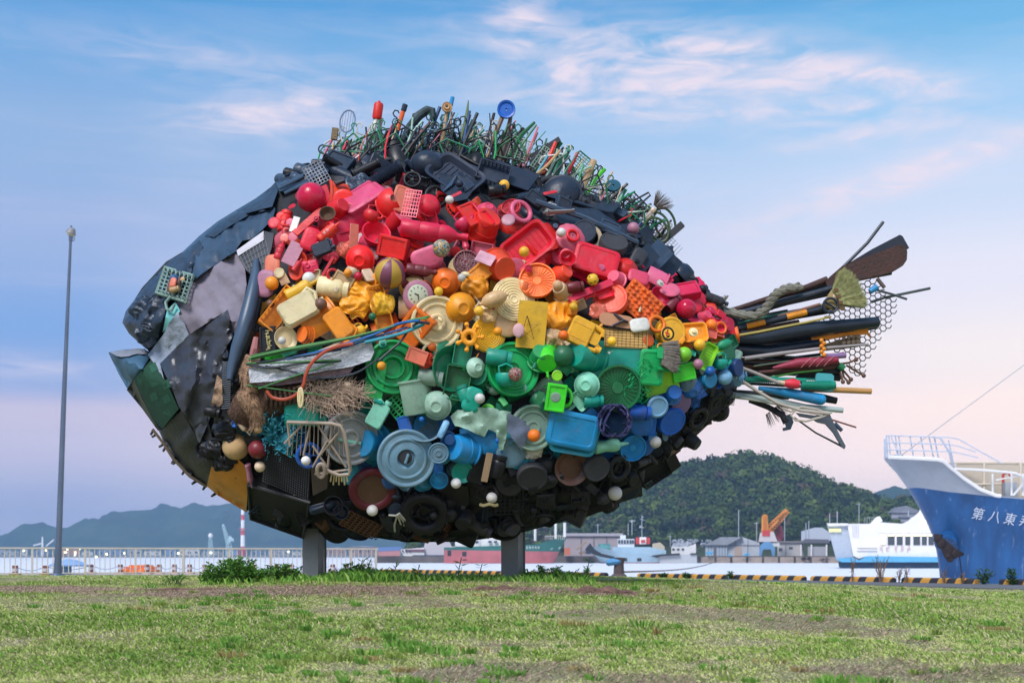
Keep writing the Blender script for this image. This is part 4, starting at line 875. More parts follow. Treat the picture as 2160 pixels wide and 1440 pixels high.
def frame(px, py, k=.55):
    h = 9; a = S(px+h, py)-S(px-h, py); b_ = S(px, py-h)-S(px, py+h); n_ = a.cross(b_)
    if n_.y > 0: n_ = -n_
    if n_.length < 1e-9: n_ = VIEW.copy()
    n_.normalize(); v_ = (-P(px, py, D)).normalized(); n_ = (n_*k+v_*(1-k)).normalized()
    return n_
fish = empty('fish_sculpture', (0.0, D, -.3), 'giant fish sculpture made of colourful plastic waste standing on two grey steel posts', 'sculpture')

def drape(name, poly, m, lift=.06, wr=.02, ws=3.0, th=.012, label=None, step=14, folds=None, rough=0, parent=None):
    """a sheet cut to a pixel polygon, laid over the flank with wrinkles and thickness"""
    pts = [Vector(p) for p in poly]; xs = [p[0] for p in poly]; ys = [p[1] for p in poly]; n0 = len(pts)
    # subdivide boundary
    bd = []
    for i in range(n0):
        a, b_ = pts[i], pts[(i+1) % n0]; k = max(1, int((b_-a).length/step))
        for j in range(k):
            q = a.lerp(b_, j/k); 
            if j and rough: q = q+Vector((random.uniform(-rough, rough), random.uniform(-rough, rough)))
            bd.append(q)
    nb_ = len(bd); ins = []
    y = min(ys)+step/2; r_ = 0
    while y < max(ys):
        x = min(xs)+(step/2 if r_ % 2 else step)
        while x < max(xs):
            if inside(x, y, [(q.x, q.y) for q in bd]): ins.append(Vector((x+random.uniform(-2, 2), y+random.uniform(-2, 2))))
            x += step
        y += step*.87; r_ += 1
    vs_, es, fs, *_ = delaunay_2d_cdt([q.to_2d() for q in bd+ins], [], [list(range(nb_))], 1, 1e-4)
    V = []
    for q in vs_:
        w = noise.fractal(Vector((q.x*.01*ws, q.y*.01*ws, lift*50)), .8, 2.2, 4)*wr*1.2
        if folds:
            ang, fr, amp = folds; u = q.x*math.cos(R(ang))+q.y*math.sin(R(ang)); v3 = -q.x*math.sin(R(ang))+q.y*math.cos(R(ang)); w += amp*(5.5*noise.noise(Vector((u*.045, v3*.011, 5.5)))+1.6*noise.noise(Vector((u*.11+4, v3*.022, 1.5))))+.9*amp*math.sin(u*fr+2.5*noise.noise(Vector((q.x*.012, q.y*.012, 3))))*(.5+noise.noise(Vector((q.x*.02, q.y*.02, 9))))
        V.append(S(q.x, q.y, lift+w))
    me = bpy.data.meshes.new(name); me.from_pydata(V, [], [tuple(f) for f in fs])
    bm = bmesh.new(); bm.from_mesh(me); bmesh.ops.recalc_face_normals(bm, faces=bm.faces)
    if bm.faces and sum(f.normal.y*f.calc_area() for f in bm.faces) > 0: bmesh.ops.reverse_faces(bm, faces=bm.faces)
    geo = bmesh.ops.extrude_face_region(bm, geom=bm.faces[:]); vv = [g_ for g_ in geo['geom'] if isinstance(g_, bmesh.types.BMVert)]
    for q in bm.verts: pass
    new = set(vv)
    for q in bm.verts:
        if q not in new: q.co.y += th
    bmesh.ops.recalc_face_normals(bm, faces=bm.faces)
    for f in bm.faces: f.smooth = True
    for e in bm.edges:
        if len(e.link_faces) == 2: e.smooth = e.calc_face_angle(0) < R(50)
    bm.to_mesh(me); bm.free()
    return obj(name, me, m, parent or fish, label=label)

# dark core: near and far flank joined at the rim
core_m = mat('tarred_core', (.012, .013, .017), .75, var=.5, vscale=6, bump=.6, bscale=25)
pts = [Vector(p) for p in OUT]; bd = []
for i in range(len(pts)):
    a, b_ = pts[i], pts[(i+1) % len(pts)]; k = max(1, int((b_-a).length/22))
    for j in range(k): bd.append(a.lerp(b_, j/k))
ins = [Vector((x+(11 if (y//20) % 2 else 0), y)) for x in range(210, 1570, 22) for y in range(310, 1150, 20) if sdist(x, y) > 9]
vs_, es, fs, *_ = delaunay_2d_cdt(bd+ins, [], [list(range(len(bd)))], 1, 1e-4)
V = []; k = len(vs_)
for sg in (1, -1):
    for q in vs_:
        d0 = dep(q.x, q.y) if sdist(q.x, q.y) > 1.5 else 0
        X0 = P(q.x, q.y, D); dd = max(0, d0-.03)
        V.append(P(q.x, q.y, D-dd) if sg > 0 else Vector((X0.x, D+dd, X0.z)))
mb = MB(); mb.add(V, [tuple(f) for f in fs]+[tuple(i+k for i in reversed(f)) for f in fs]); mb.build('body_core', core_m, fish, sharp=60)

# ---- head sheets
vin = mat('slate_vinyl', (.035, .062, .105), .27, var=.35, vscale=3, bump=1.0, bscale=5, dirt=.12)
vin2 = mat('dark_slate_vinyl', (.02, .034, .062), .3, var=.4, vscale=3, bump=1.0, bscale=7, dirt=.1)
lav = mat('lavender_canvas', (.22, .19, .235), .75, var=.16, vscale=2.5, dirt=.12, bump=.8, bscale=6)
tealp = mat('teal_board', (.16, .48, .47), .5, var=.1)
silver = mat('silver_tarpaulin', (.29, .33, .41), .5, var=.25, vscale=6, bump=.5, bscale=30)
blackv = mat('black_vinyl', (.036, .038, .05), .34, var=.4, vscale=4, bump=.8, bscale=6)
fender = mat('blue_grey_fender', (.05, .085, .14), .38, var=.12, vscale=3)
jaw = mat('jaw_black_sheet', (.016, .017, .022), .42, var=.4, vscale=4, bump=.4)
drape('snout_sheet', [(387,534),(360,548),(340,571),(312,597),(288,626),(266,655),(258,679),(275,704),(292,722),(309,736),(328,726),(338,705),(346,672),(350,645),(365,620),(385,600),(398,585),(402,560),(398,540)], vin2, .07, .05, 5, label='crumpled dark slate vinyl over the upper lip', folds=(20, .16, .018), step=7)
drape('forehead_sheet', [(385,531),(420,499),(459,468),(500,443),(556,412),(581,440),(575,463),(534,503),(511,508),(499,524),(498,530),(470,547),(425,578),(395,606),(385,590),(382,560)], vin, .10, .025, 3, folds=(-8, .10, .017), step=7, label='long slate blue vinyl sheet over the forehead')
drape('brow_fold', [(432,497),(462,470),(505,446),(556,414),(574,441),(528,452),(486,476),(452,500)], vin2, .135, .03, 5, folds=(-8, .2, .02), step=6)
drape('brow_fold', [(388,534),(420,506),(428,520),(410,560),(396,590),(388,570)], vin2, .13, .03, 5, folds=(10, .2, .02), step=6)
drape('nape_sheet', [(498,443),(540,418),(580,388),(586,402),(574,436),(556,440),(520,450)], vin2, .13, .03, 4, folds=(70, .2, .012), step=9)
drape('cheek_canvas', [(499,529),(517,567),(520,600),(513,640),(500,700),(485,706),(480,654),(450,672),(398,706),(370,660),(366,648),(392,612),(425,580),(470,548)], lav, .07, .018, 3, folds=(-38, .08, .014), step=8, label='faded lavender canvas on the cheek')
drape('teal_patch', [(370,636),(352,655),(343,700),(352,692),(372,672),(380,655)], tealp, .09, .003)
drape('silver_tarpaulin', [(374,658),(356,682),(344,706),(312,748),(345,798),(338,768),(366,738),(399,707),(388,680)], silver, .10, .022, 7, folds=(10, .2, .006), step=8)
drape('cheek_vinyl', [(398,706),(440,683),(480,653),(486,690),(491,709),(470,745),(468,797),(452,855),(436,899),(420,936),(407,902),(377,857),(360,811),(337,767)], blackv, .12, .030, 4, folds=(12, .14, .012), step=7, label='glossy black vinyl sheet on the lower cheek')
drape('chin_vinyl', [(407,900),(436,880),(450,930),(470,965),(447,985),(425,950)], jaw, .12, .03, 5)
drape('grid_keyboard', [(557,487),(578,492),(573,522),(548,600),(517,566),(502,538),(553,505)], mat('keyboard_black', (.03, .032, .04), .5, var=.2), .09, .002, th=.03)
mb = MB()
for i in range(9):
    a, b_ = S(506+i*6.5, 540-i*5.5, .10), S(522+i*6.0, 572-i*2.5, .10); mb.tube([a, b_], .003, 4)
for i in range(5):
    a, b_ = S(509+i*4, 541+i*8, .10), S(560+i*1.5, 503+i*16, .10); mb.tube([a, b_], .003, 4)
tag(mb.build('key_grid', mat('grey_line', (.14, .15, .17), .5), fish), kind='stuff')
drape('white_strip', [(499,528),(556,487),(556,506),(502,540)], mat('soiled_white', (.55, .52, .55), .6, dirt=.3), .105, .002)
# operculum fender: a long curved half pipe
pts = [(541,548,5),(540,580,10),(534,615,13),(525,655,15),(514,695,14),(500,735,12),(490,770,9),(484,800,6)]
mb = MB(); mb.tube([S(x, y, .12+.02*i) for i, (x, y, r_) in enumerate(pts)], [r_*PXM*1.0 for _, _, r_ in pts], 14); mb.build('gill_fender', fender, fish, label='long curved blue grey fender along the gill', sharp=70)
mb = MB(); mb.tube([S(x+14, y+4, .10) for x, y, _ in pts[1:]]+[S(487, 860, .10), S(484, 900, .08)], [.03, .035, .04, .045, .045, .04, .035, .03, .02], 8); mb.build('gill_edge', jaw, fish)
mb = MB(); mb.tube([S(x-8, y+14, .10) for x, y, _ in pts[3:]]+[S(472, 850, .10)], [.03, .035, .03, .03, .02, .015], 8); mb.build('gill_edge', blackv, fish)
drape('gill_rubber', [(468,752),(478,735),(490,760),(492,820),(486,880),(470,930),(452,960),(442,920),(455,870),(466,810)], jaw, .14, .04, 8, folds=(80, .3, .02), step=8)
drape('gill_rubber', [(500,740),(540,660),(552,668),(528,740),(512,800),(500,860),(494,930),(478,960),(482,900),(490,830)], jaw, .10, .04, 8, folds=(70, .3, .02), step=9)
# comb like ribs on the rubber
mb = MB()
for i in range(22): y = 765+i*4.6; mb.tube([S(470-i*.1, y, .19), S(488-i*.1, y-2, .19)], .006, 5)
tag(mb.build('rib', mat('rib_grey', (.10, .11, .13), .5), fish), kind='stuff')
# cork/burlap pieces
drape('burlap_scrap', [(458,790),(468,800),(470,850),(462,858),(445,852),(452,820)], mat('burlap', (.36, .23, .15), .95, var=.3, vscale=30, bump=.6, bscale=90), .20, .02, 8, step=7)
# lower jaw
drape('jaw_tip', [(229,744),(262,737),(305,735),(316,752),(300,778),(283,800),(268,819),(250,788)], mat('blue_jaw_sheet', (.045, .12, .20), .4, var=.3, vscale=3, dirt=.2, bump=.2), .07, .012, label='blue plastic sheet on the lower jaw tip')
drape('jaw_lining', [(232,743),(262,737),(304,736),(310,746),(280,748),(262,752),(245,750)], mat('worn_grey_sheet', (.22, .24, .29), .6, dirt=.4), .095, .008, step=8, rough=2)
drape('jaw_side', [(267,822),(283,801),(300,840),(323,886),(338,907),(333,908),(300,862)], mat('dark_olive_sheet', (.035, .037, .03), .45, var=.4), .06, .01, step=9)
drape('checked_mat', [(282,801),(319,758),(346,797),(360,825),(377,862),(360,882),(342,905),(322,884),(300,838)], mat('mat_green_dark', (.008, .055, .028), .9, var=.2, vscale=20, bump=.5, bscale=120), .09, .004, label='dark green checked doormat on the lower jaw')
cm2 = mat('mat_green_light', (.015, .09, .05), .9, var=.2, vscale=20, bump=.5, bscale=120)
for i in range(6):
    for j in range(3):
        if (i+j) % 2: continue
        cx_, cy_ = 296+i*13.5+j*13, 800+i*18-j*13
        if inside(cx_, cy_, [(286,802),(319,762),(360,825),(372,862),(342,898),(322,880)]):
            drape('mat_square', [(cx_-8, cy_-3), (cx_+5, cy_-11), (cx_+12, cy_+5), (cx_-2, cy_+12)], cm2, .0915, 0, th=.001, step=20)
drape('jaw_sheet', [(334,906),(357,884),(383,866),(410,913),(424,938),(448,981),(436,1025),(401,1007),(366,972),(348,938)], jaw, .07, .02, 3, folds=(40, .08, .012))
helm = mat('orange_yellow_shell', (.72, .27, .02), .38, var=.18, vscale=5, dirt=.22, coat=.1)
drape('yellow_shell', [(447,979),(474,962),(500,966),(520,984),(526,1000),(522,1030),(520,1080),(490,1062),(460,1045),(436,1025)], helm, .11, .012, 2, label='weathered orange yellow plastic shell under the jaw', th=.03)
for i, (x, y) in enumerate([(324, 906), (330, 915), (350, 941), (345, 936), (368, 967), (374, 972), (390, 990), (414, 1014), (434, 1022), (455, 1040)]):
    mb = MB(); a = P(x, y, D-.05); mb.tube([a, a+Vector((-.035, -.02, -.028)) if i % 2 else a+Vector((-.02, -.02, -.045))], [.014, .010], 7); mb.build('peg', jaw, fish)
mb = MB(); mb.tube([P(x, y, D-.10) for x, y in ((322, 905), (345, 935), (366, 968), (400, 1004), (436, 1026))], .014, 6); mb.build('jaw_strap', mat('brown_strap', (.12, .09, .06), .7), fish)
# black back panels from nape to dorsal root
drape('trunk_panel', [(580,384),(600,375),(660,350),(690,335),(693,362),(640,386),(600,402),(590,404)], mat('blue_black_moulding', (.025, .05, .09), .35, var=.2), .10, .01, th=.05, label='blue black moulded panel behind the nape')
for a, b_ in (((588,398),(640,372)), ((592,392),(680,350)), ((600,408),(660,380))):
    mb = MB(); mb.tube([S(*a, .17), S(*b_, .17)], .013, 6); mb.build('panel_rib', mat('navy_rib', (.05, .09, .15), .4), fish)

# ---- plastics
PAL = dict(crim=(.66,.004,.045), red=(.74,.008,.022), pink=(.78,.06,.14), rose=(.66,.11,.19), oran=(.88,.16,.006), ored=(.80,.045,.014), salm=(.70,.15,.09), amb=(.88,.32,.008), yel=(.86,.46,.02), cream=(.80,.66,.36),
           beige=(.68,.52,.34), tan=(.58,.36,.17), mauve=(.42,.17,.24), maroon=(.16,.01,.02), brown=(.14,.06,.035), gree=(.0,.36,.085), dgre=(.01,.15,.055), lime=(.05,.60,.02), lime2=(.26,.68,.02), teal=(.0,.33,.24), mint=(.22,.58,.43), pmint=(.36,.56,.44), sage=(.24,.36,.28),
           blue=(.005,.12,.50), sky=(.012,.26,.58), bteal=(.02,.26,.38), gblue=(.13,.24,.33), lblue=(.22,.45,.70), dblue=(.012,.06,.20), purp=(.22,.13,.28), grey=(.30,.31,.31), white=(.74,.70,.66), offw=(.62,.60,.54),
           black=(.012,.012,.015), bnavy=(.018,.028,.05), char=(.045,.045,.052), wood=(.50,.33,.19), grn2=(.01,.24,.12), slate=(.035,.06,.105))
def pm(c, gl=None):
    col = PAL[c]; g_ = gl if gl is not None else {'wood': .8}.get(c, .34)
    return mat(f'plastic_{c}_{int(g_*100)}', col, g_, var=.14, vscale=5, dirt=.42 if c not in ('white', 'cream') else .5, rnd=.7, bump=.12, bscale=35, spec=.5 if max(col) > .1 else .32)

# ---- unit shapes: radius 1, base on z=0, z outwards
def rrect(w, h, r_, n_=4):
    o_ = []
    for cx_, cy_, a0 in ((w-r_, h-r_, 0), (-w+r_, h-r_, 90), (-w+r_, -h+r_, 180), (w-r_, -h+r_, 270)):
        for i in range(n_+1): a = R(a0+90*i/n_); o_.append((cx_+r_*math.cos(a), cy_+r_*math.sin(a)))
    return o_
def loft(mb, secs, cap0=True, cap1=True):
    """secs: (w,h,r,z[,dx])"""
    V = []; n_ = None
    for s in secs:
        w, h, r_, z = s[:4]; dx = s[4] if len(s) > 4 else 0; o_ = rrect(w, h, min(r_, w*.99, h*.99)); n_ = len(o_); V += [(x+dx, y, z) for x, y in o_]
    F_ = [(i*n_+j, i*n_+(j+1) % n_, (i+1)*n_+(j+1) % n_, (i+1)*n_+j) for i in range(len(secs)-1) for j in range(n_)]
    if cap0: F_.append(tuple(range(n_-1, -1, -1)))
    if cap1: F_.append(tuple((len(secs)-1)*n_+j for j in range(n_)))
    mb.add(V, F_)
RX = Matrix.Rotation(R(90), 4, 'Y')             # turns a z axis lathe to lie along x
def shape(kind):
    mb = MB(); L_ = mb.lathe
    if kind == 'lid': L_([(.01,.15),(.20,.15),(.23,.20),(.30,.20),(.33,.10),(.62,.10),(.66,.16),(.72,.16),(.76,.10),(.86,.12),(.90,.21),(.97,.21),(1,.14),(1,0),(.92,-.06),(.01,-.06)], 40)
    elif kind == 'lid_deep': L_([(.01,-.02),(.30,-.02),(.34,.08),(.36,.18),(.44,.18),(.47,.05),(.60,.05),(.64,.22),(.74,.24),(.78,.12),(.88,.12),(.92,.24),(1,.22),(1.02,.05),(.95,-.1),(.01,-.1)], 40)
    elif kind == 'binlid':
        L_([(.01,.10),(.22,.10),(.26,.06),(.29,.10),(.33,.17),(.42,.17),(.52,.14),(.60,.13),(.63,.17),(.68,.17),(.71,.13),(.84,.10),(.88,.13),(.95,.14),(1,.09),(1,-.02),(.93,-.08),(.01,-.08)], 48); mb.tube([(-.14,0,.10),(-.14,0,.20),(.14,0,.20),(.14,0,.10)], .05, 8)
    elif kind == 'ringlid':
        p = [(.01,.08)]
        for i in range(7): r_ = .12+i*.12; p += [(r_, .08+.004*i), (r_+.02, .12), (r_+.05, .12), (r_+.07, .075)]
        L_(p+[(.96,.10),(1,.04),(1,-.03),(.01,-.05)], 40)
    elif kind == 'disc': L_([(.01,.16),(.70,.16),(.90,.14),(.98,.08),(1,0),(.96,-.06),(.01,-.06)], 32)
    elif kind == 'drum': L_([(.01,.38),(.78,.38),(.82,.42),(.93,.42),(.99,.34),(1,-.1),(.01,-.12)], 32)
    elif kind == 'cap':
        p = []; n_ = 48; V = []
        for z, rr, k in ((-.1,1,1),(.36,1,1),(.44,.93,0),(.46,.82,0),(.36,.76,0),(.36,.02,0)):
            V += [((rr+(.035*(i % 2) if k else 0))*math.cos(2*math.pi*i/n_), (rr+(.035*(i % 2) if k else 0))*math.sin(2*math.pi*i/n_), z) for i in range(n_)]
        mb.add(V, [(a*n_+i, a*n_+(i+1) % n_, (a+1)*n_+(i+1) % n_, (a+1)*n_+i) for a in range(5) for i in range(n_)]+[tuple(5*n_+i for i in range(n_))])
    elif kind == 'bowl': L_([(.01,.66),(.30,.66),(.34,.72),(.42,.72),(.46,.66),(.68,.54),(.86,.34),(.96,.10),(1.05,.08),(1.07,.02),(.97,0),(.01,0)], 32)
    elif kind == 'bowl_ribbed':
        n_ = 56; V = []
        for z, rr in ((.75,.05),(.74,.4),(.66,.62),(.5,.80),(.28,.93),(.05,1.0),(0,1.08),(-.05,1.02)):
            V += [((rr+(.022*(i % 2) if rr > .5 else 0))*math.cos(2*math.pi*i/n_), (rr+(.022*(i % 2) if rr > .5 else 0))*math.sin(2*math.pi*i/n_), z) for i in range(n_)]
        mb.add(V, [(a*n_+i, a*n_+(i+1) % n_, (a+1)*n_+(i+1) % n_, (a+1)*n_+i) for a in range(7) for i in range(n_)]+[tuple(i for i in range(n_))])
    elif kind == 'bowl_open': L_([(.01,-.5),(.55,-.5),(.85,-.2),(1,.3),(1.06,.34),(1.06,.38),(.96,.36),(.80,-.08),(.52,-.38),(.01,-.4)], 32)
    elif kind == 'dish_open': L_([(.01,-.10),(.7,-.12),(.95,.12),(1.02,.16),(1.0,.2),(.9,.16),(.66,-.04),(.01,-.02)], 32)
    elif kind == 'bucket': L_([(.01,1.25),(.66,1.25),(.70,1.20),(.72,1.1),(.84,.5),(.87,.48),(.87,.42),(.93,.05),(1.04,.03),(1.04,-.06),(.95,-.06),(.01,-.06)], 32)
    elif kind == 'bucket_open': L_([(.01,-.9),(.62,-.9),(.93,.2),(1.04,.2),(1.05,.3),(.96,.3),(.88,.18),(.58,-.8),(.01,-.8)], 32)
    elif kind == 'cup': L_([(.01,1.3),(.6,1.3),(.66,1.22),(.85,.2),(1,.18),(1.02,.06),(.9,0),(.01,0)], 24)
    elif kind == 'ball': mb.sphere((0, 0, .55), 1, 32, 18)
    elif kind == 'wiffle':
        mb.sphere((0, 0, .55), 1, 28, 16)
    elif kind == 'bottle':
        L_([(.01,-1.25),(.40,-1.25),(.47,-1.18),(.48,-.6),(.45,-.55),(.48,-.5),(.48,.10),(.45,.15),(.48,.2),(.46,.45),(.30,.70),(.17,.82),(.16,.95),(.20,.95),(.21,1.2),(.01,1.22)], 24, Matrix.Translation((0, 0, .2)) @ RX @ Matrix.Diagonal((.8, 1, 1, 1)))
    elif kind == 'jar': L_([(.01,-.9),(.55,-.9),(.62,-.8),(.62,.4),(.50,.6),(.46,.62),(.56,.64),(.56,.95),(.01,.97)], 28, Matrix.Translation((0, 0, .25)) @ RX)
    elif kind == 'squeeze':
        L_([(.01,-1),(.36,-1),(.42,-.9),(.34,-.3),(.42,.2),(.36,.5),(.14,.66),(.12,.8),(.06,1.15),(.01,1.16)], 22, Matrix.Translation((0, 0, .2)) @ RX)
    elif kind == 'jug':
        loft(mb, [(.95,.62,.25,0),(1,.68,.28,.12),(1,.68,.28,.42),(.9,.58,.25,.55)])
        mb.tube([(.35,.55,.3),(.9,.75,.3),(1.15,.35,.3),(1.0,.0,.3)], .12, 8); L_([(.2,0),(.2,.2),(.27,.2),(.27,.42),(.01,.42)], 18, Matrix.Translation((.95, -.28, .28)) @ RX)
    elif kind == 'jerrycan':
        for x0, x1, y0, y1 in ((-.9,.35,-.72,.72),):
            loft(mb, [(.62,.72,.16,0,-.28),(.68,.78,.2,.1,-.28),(.68,.78,.2,.45,-.28),(.6,.7,.16,.56,-.28)])
        loft(mb, [(.26,.30,.12,.05,.62),(.28,.34,.14,.45,.62)]); mb.tube([(.3,.66,.28),(.85,.60,.28),(.95,.3,.28)], .15, 8); mb.tube([(.3,-.66,.28),(.9,-.58,.28),(.95,-.2,.28)], .15, 8)
        L_([(.13,0),(.13,.16),(.2,.16),(.2,.34),(.01,.34)], 18, Matrix.Translation((.86, -.45, .3)) @ RX)
        mb.tube([(-.85,.4,.56),(.2,.4,.56)], .03, 5); mb.tube([(-.85,-.4,.56),(.2,-.4,.56)], .03, 5)
    elif kind == 'tray':
        loft(mb, [(.82,.52,.22,-.12),(.98,.68,.28,.14),(1.06,.76,.32,.17),(1.06,.76,.32,.22),(.94,.64,.26,.20),(.80,.50,.2,-.02)])
        for i in range(7): x = -.66+i*.22; mb.tube([(x,-.44,0),(x,.44,0)], .018, 4)
    elif kind == 'lunchbox': loft(mb, [(1,.68,.22,-.1),(1,.68,.22,.18),(1.05,.73,.26,.2),(1.05,.73,.26,.30),(.97,.65,.22,.36),(.86,.54,.18,.36),(.84,.52,.16,.33)])
    elif kind == 'soap': loft(mb, [(.9,.62,.4,0),(1,.7,.45,.12),(1,.7,.45,.28),(.9,.62,.4,.38),(.7,.45,.3,.42)])
    elif kind == 'box': loft(mb, [(.96,.68,.05,-.1),(1,.72,.07,0),(1,.72,.07,.62),(.95,.67,.05,.68),(.82,.54,.05,.68),(.80,.52,.04,.60)])
    elif kind == 'block': loft(mb, [(.97,.5,.06,-.1),(1,.53,.08,0),(1,.53,.08,.34),(.96,.49,.06,.38)])
    elif kind == 'board': loft(mb, [(1,.66,.03,0),(1,.66,.03,.07)])
    elif kind == 'plank': loft(mb, [(1,.20,.03,0),(1,.22,.04,.03),(1,.22,.04,.12),(.98,.2,.03,.14)])
    elif kind == 'crate':
        loft(mb, [(1,.72,.06,-.1),(1,.72,.06,.0)])
        for z in (.12, .3, .48):
            for a, b_ in (((-1,-.72),(1,-.72)),((1,-.72),(1,.72)),((1,.72),(-1,.72)),((-1,.72),(-1,-.72))): mb.tube([(*a,z),(*b_,z)], .05, 4)
        for i in range(9): x = -1+i*.25; mb.tube([(x,-.72,0),(x,-.72,.5)], .035, 4); mb.tube([(x,.72,0),(x,.72,.5)], .035, 4)
        for i in range(5): y = -.6+i*.3; mb.tube([(-1,y,0),(-1,y,.5)], .035, 4); mb.tube([(1,y,0),(1,y,.5)], .035, 4)
    elif kind == 'grid':
        for i in range(8): x = -.98+i*.28; mb.cbox((x,0,.05), (.075,1.5,.06))
        for j in range(7): y = -.72+j*.24; mb.cbox((0,y,.06), (2.03,.065,.065))
    elif kind == 'basket':
        n_ = 22
        for z, r_ in ((0,1.04),(.28,.95),(.56,.87),(.84,.80)): mb.tube([(r_*math.cos(a), r_*math.sin(a), z) for a in np.linspace(0, 2*math.pi, 25)[:-1]], .045 if z else .08, 5, closed=True)
        for i in range(n_): a = 2*math.pi*i/n_; mb.tube([(1.02*math.cos(a),1.02*math.sin(a),0),(.8*math.cos(a),.8*math.sin(a),.85)], .035, 4)
        L_([(.01,.88),(.80,.88),(.82,.84),(.8,.80),(.01,.80)], 24)
    elif kind == 'colander':
        L_([(.01,.05),(.1,.08),(.12,.0),(.14,.0)], 12)
        for r_ in (.2,.45,.7,.95): mb.tube([(r_*math.cos(a), r_*math.sin(a), .06) for a in np.linspace(0, 2*math.pi, 33)[:-1]], .03 if r_ < .9 else .08, 5, closed=True)
        for i in range(24): a = 2*math.pi*i/24; mb.tube([(.12*math.cos(a),.12*math.sin(a),.06),(.95*math.cos(a),.95*math.sin(a),.06)], .022 if i % 3 else .05, 4)
        L_([(.01,-.12),(1,-.12),(1.02,.06)], 32)
    elif kind == 'spoke_lid':
        L_([(.01,.0),(.90,.0),(.92,.14),(1,.14),(1.02,0),(1,-.1),(.01,-.12)], 36)
        for i in range(28): a = 2*math.pi*i/28; mb.tube([(.28*math.cos(a),.28*math.sin(a),.03),(.86*math.cos(a),.86*math.sin(a),.03)], .025, 4)
        L_([(.01,.05),(.24,.05),(.28,0)], 20)
    elif kind == 'ring': mb.tube([(.82*math.cos(a), .82*math.sin(a), .1) for a in np.linspace(0, 2*math.pi, 29)[:-1]], .2, 10, closed=True)
    elif kind == 'wheel':
        mb.tube([(.84*math.cos(a), .84*math.sin(a), .1) for a in np.linspace(0, 2*math.pi, 29)[:-1]], .16, 10, closed=True)
        L_([(.01,.2),(.16,.2),(.2,.1),(.2,0)], 14)
        for i in range(5): a = 2*math.pi*i/5; mb.tube([(.1*math.cos(a),.1*math.sin(a),.1),(.8*math.cos(a),.8*math.sin(a),.1)], [.09,.05], 6)
    elif kind == 'tyre':
        mb.tube([(.76*math.cos(a), .76*math.sin(a), .12) for a in np.linspace(0, 2*math.pi, 37)[:-1]], .24, 12, closed=True)
        for i in range(26):
            a = 2*math.pi*i/26; M = Matrix.Rotation(a, 4, 'Z') @ Matrix.Translation((.97, 0, .12)) @ Matrix.Rotation(R(25 if i % 2 else -25), 4, 'X'); mb.cbox((0,0,0), (.09,.11,.34), M)
        L_([(.01,0),(.2,0),(.24,.16),(.3,.16),(.34,0),(.55,-.04),(.58,.06)], 24)
        for i in range(4): a = 2*math.pi*i/4+.4; mb.tube([(.2*math.cos(a),.2*math.sin(a),.08),(.6*math.cos(a),.6*math.sin(a),.08)], .06, 6)
    elif kind == 'shard': L_([(1.0,-1.0),(1.03,-.95),(1.10,.70),(1.18,.72),(1.18,.82),(1.06,.82),(1.04,.70),(.95,-1.0)], 16, Matrix.Translation((0, 0, -.62)) @ RX, a0=R(122), a1=R(238))
    elif kind == 'dome_shard': L_([(.25,.82),(.26,.86),(.5,.76),(.75,.55),(.92,.3),(1,.02),(1.08,.0),(1.08,-.05),(.96,-.04),(.88,.26),(.7,.5),(.48,.68),(.25,.76)], 20, a0=0, a1=R(210))
    elif kind == 'helmet':
        mb.lathe([(1.02,0),(1.0,.2),(.92,.5),(.72,.8),(.4,.98),(.01,1.04)], 28, Matrix.Diagonal((1.12, .9, 1, 1))); mb.lathe([(1.0,0),(1.12,.0),(1.12,.06),(1.0,.08)], 28, Matrix.Diagonal((1.12, .9, 1, 1)))
        for i in range(5): mb.tube([(-.9+.1*i, -.4+.2*i, .45+.1*(2-abs(i-2))), (.8, -.4+.2*i, .6+.1*(2-abs(i-2)))], .05, 6)
    elif kind == 'sandal':
        loft(mb, [(1,.36,.35,0),(1.02,.38,.36,.06),(1.0,.36,.35,.14)]); mb.tube([(.55,0,.16),(.3,0,.28),(-.1,.33,.14)], .06, 7); mb.tube([(.3,0,.28),(-.1,-.33,.14)], .06, 7)
    elif kind == 'shoe':
        loft(mb, [(1,.34,.3,0),(1.03,.36,.32,.1),(.98,.33,.3,.14)]); loft(mb, [(.95,.31,.28,.14),(.8,.27,.25,.42,-.15),(.42,.2,.18,.55,-.45)])
    elif kind == 'shovel':
        loft(mb, [(.55,.42,.1,0,.45),(.62,.48,.16,.18,.45),(.6,.46,.15,.22,.45),(.5,.36,.1,.06,.45)]); mb.tube([(-.1,0,.12),(-1.0,0,.14)], [.09,.07], 8); mb.tube([(-1.0,-.16,.14),(-1.0,.16,.14)], .07, 8)
    elif kind == 'ladle':
        mb.lathe([(.01,-.2),(.28,-.12),(.42,.1),(.46,.12),(.40,.14),(.25,-.02),(.01,-.08)], 20, Matrix.Translation((.6, 0, .15))); mb.tube([(.2,0,.22),(-.3,0,.2),(-1.05,0,.1)], [.05,.06,.08], 7)
    elif kind == 'kettle':
        mb.lathe([(.01,0),(.72,0),(.8,.15),(.78,.5),(.6,.85),(.34,.98),(.01,1.02)], 28, Matrix.Translation((0, -.1, .1)) @ Matrix.Rotation(R(90), 4, 'X') @ Matrix.Translation((0,-.2,-.5)))
        mb.tube([(.6,-.1,.25),(.95,.05,.25),(1.05,.3,.25)], [.2,.14,.17], 12); mb.tube([(-.5,.4,.25),(-.55,.85,.25),(.0,1.05,.25),(.45,.8,.25),(.4,.5,.25)], .08, 8)
    elif kind == 'gear':
        n_ = 7
        mb.tube([(.42*math.cos(a), .42*math.sin(a), .15) for a in np.linspace(0, 2*math.pi, 25)[:-1]], .2, 9, closed=True)
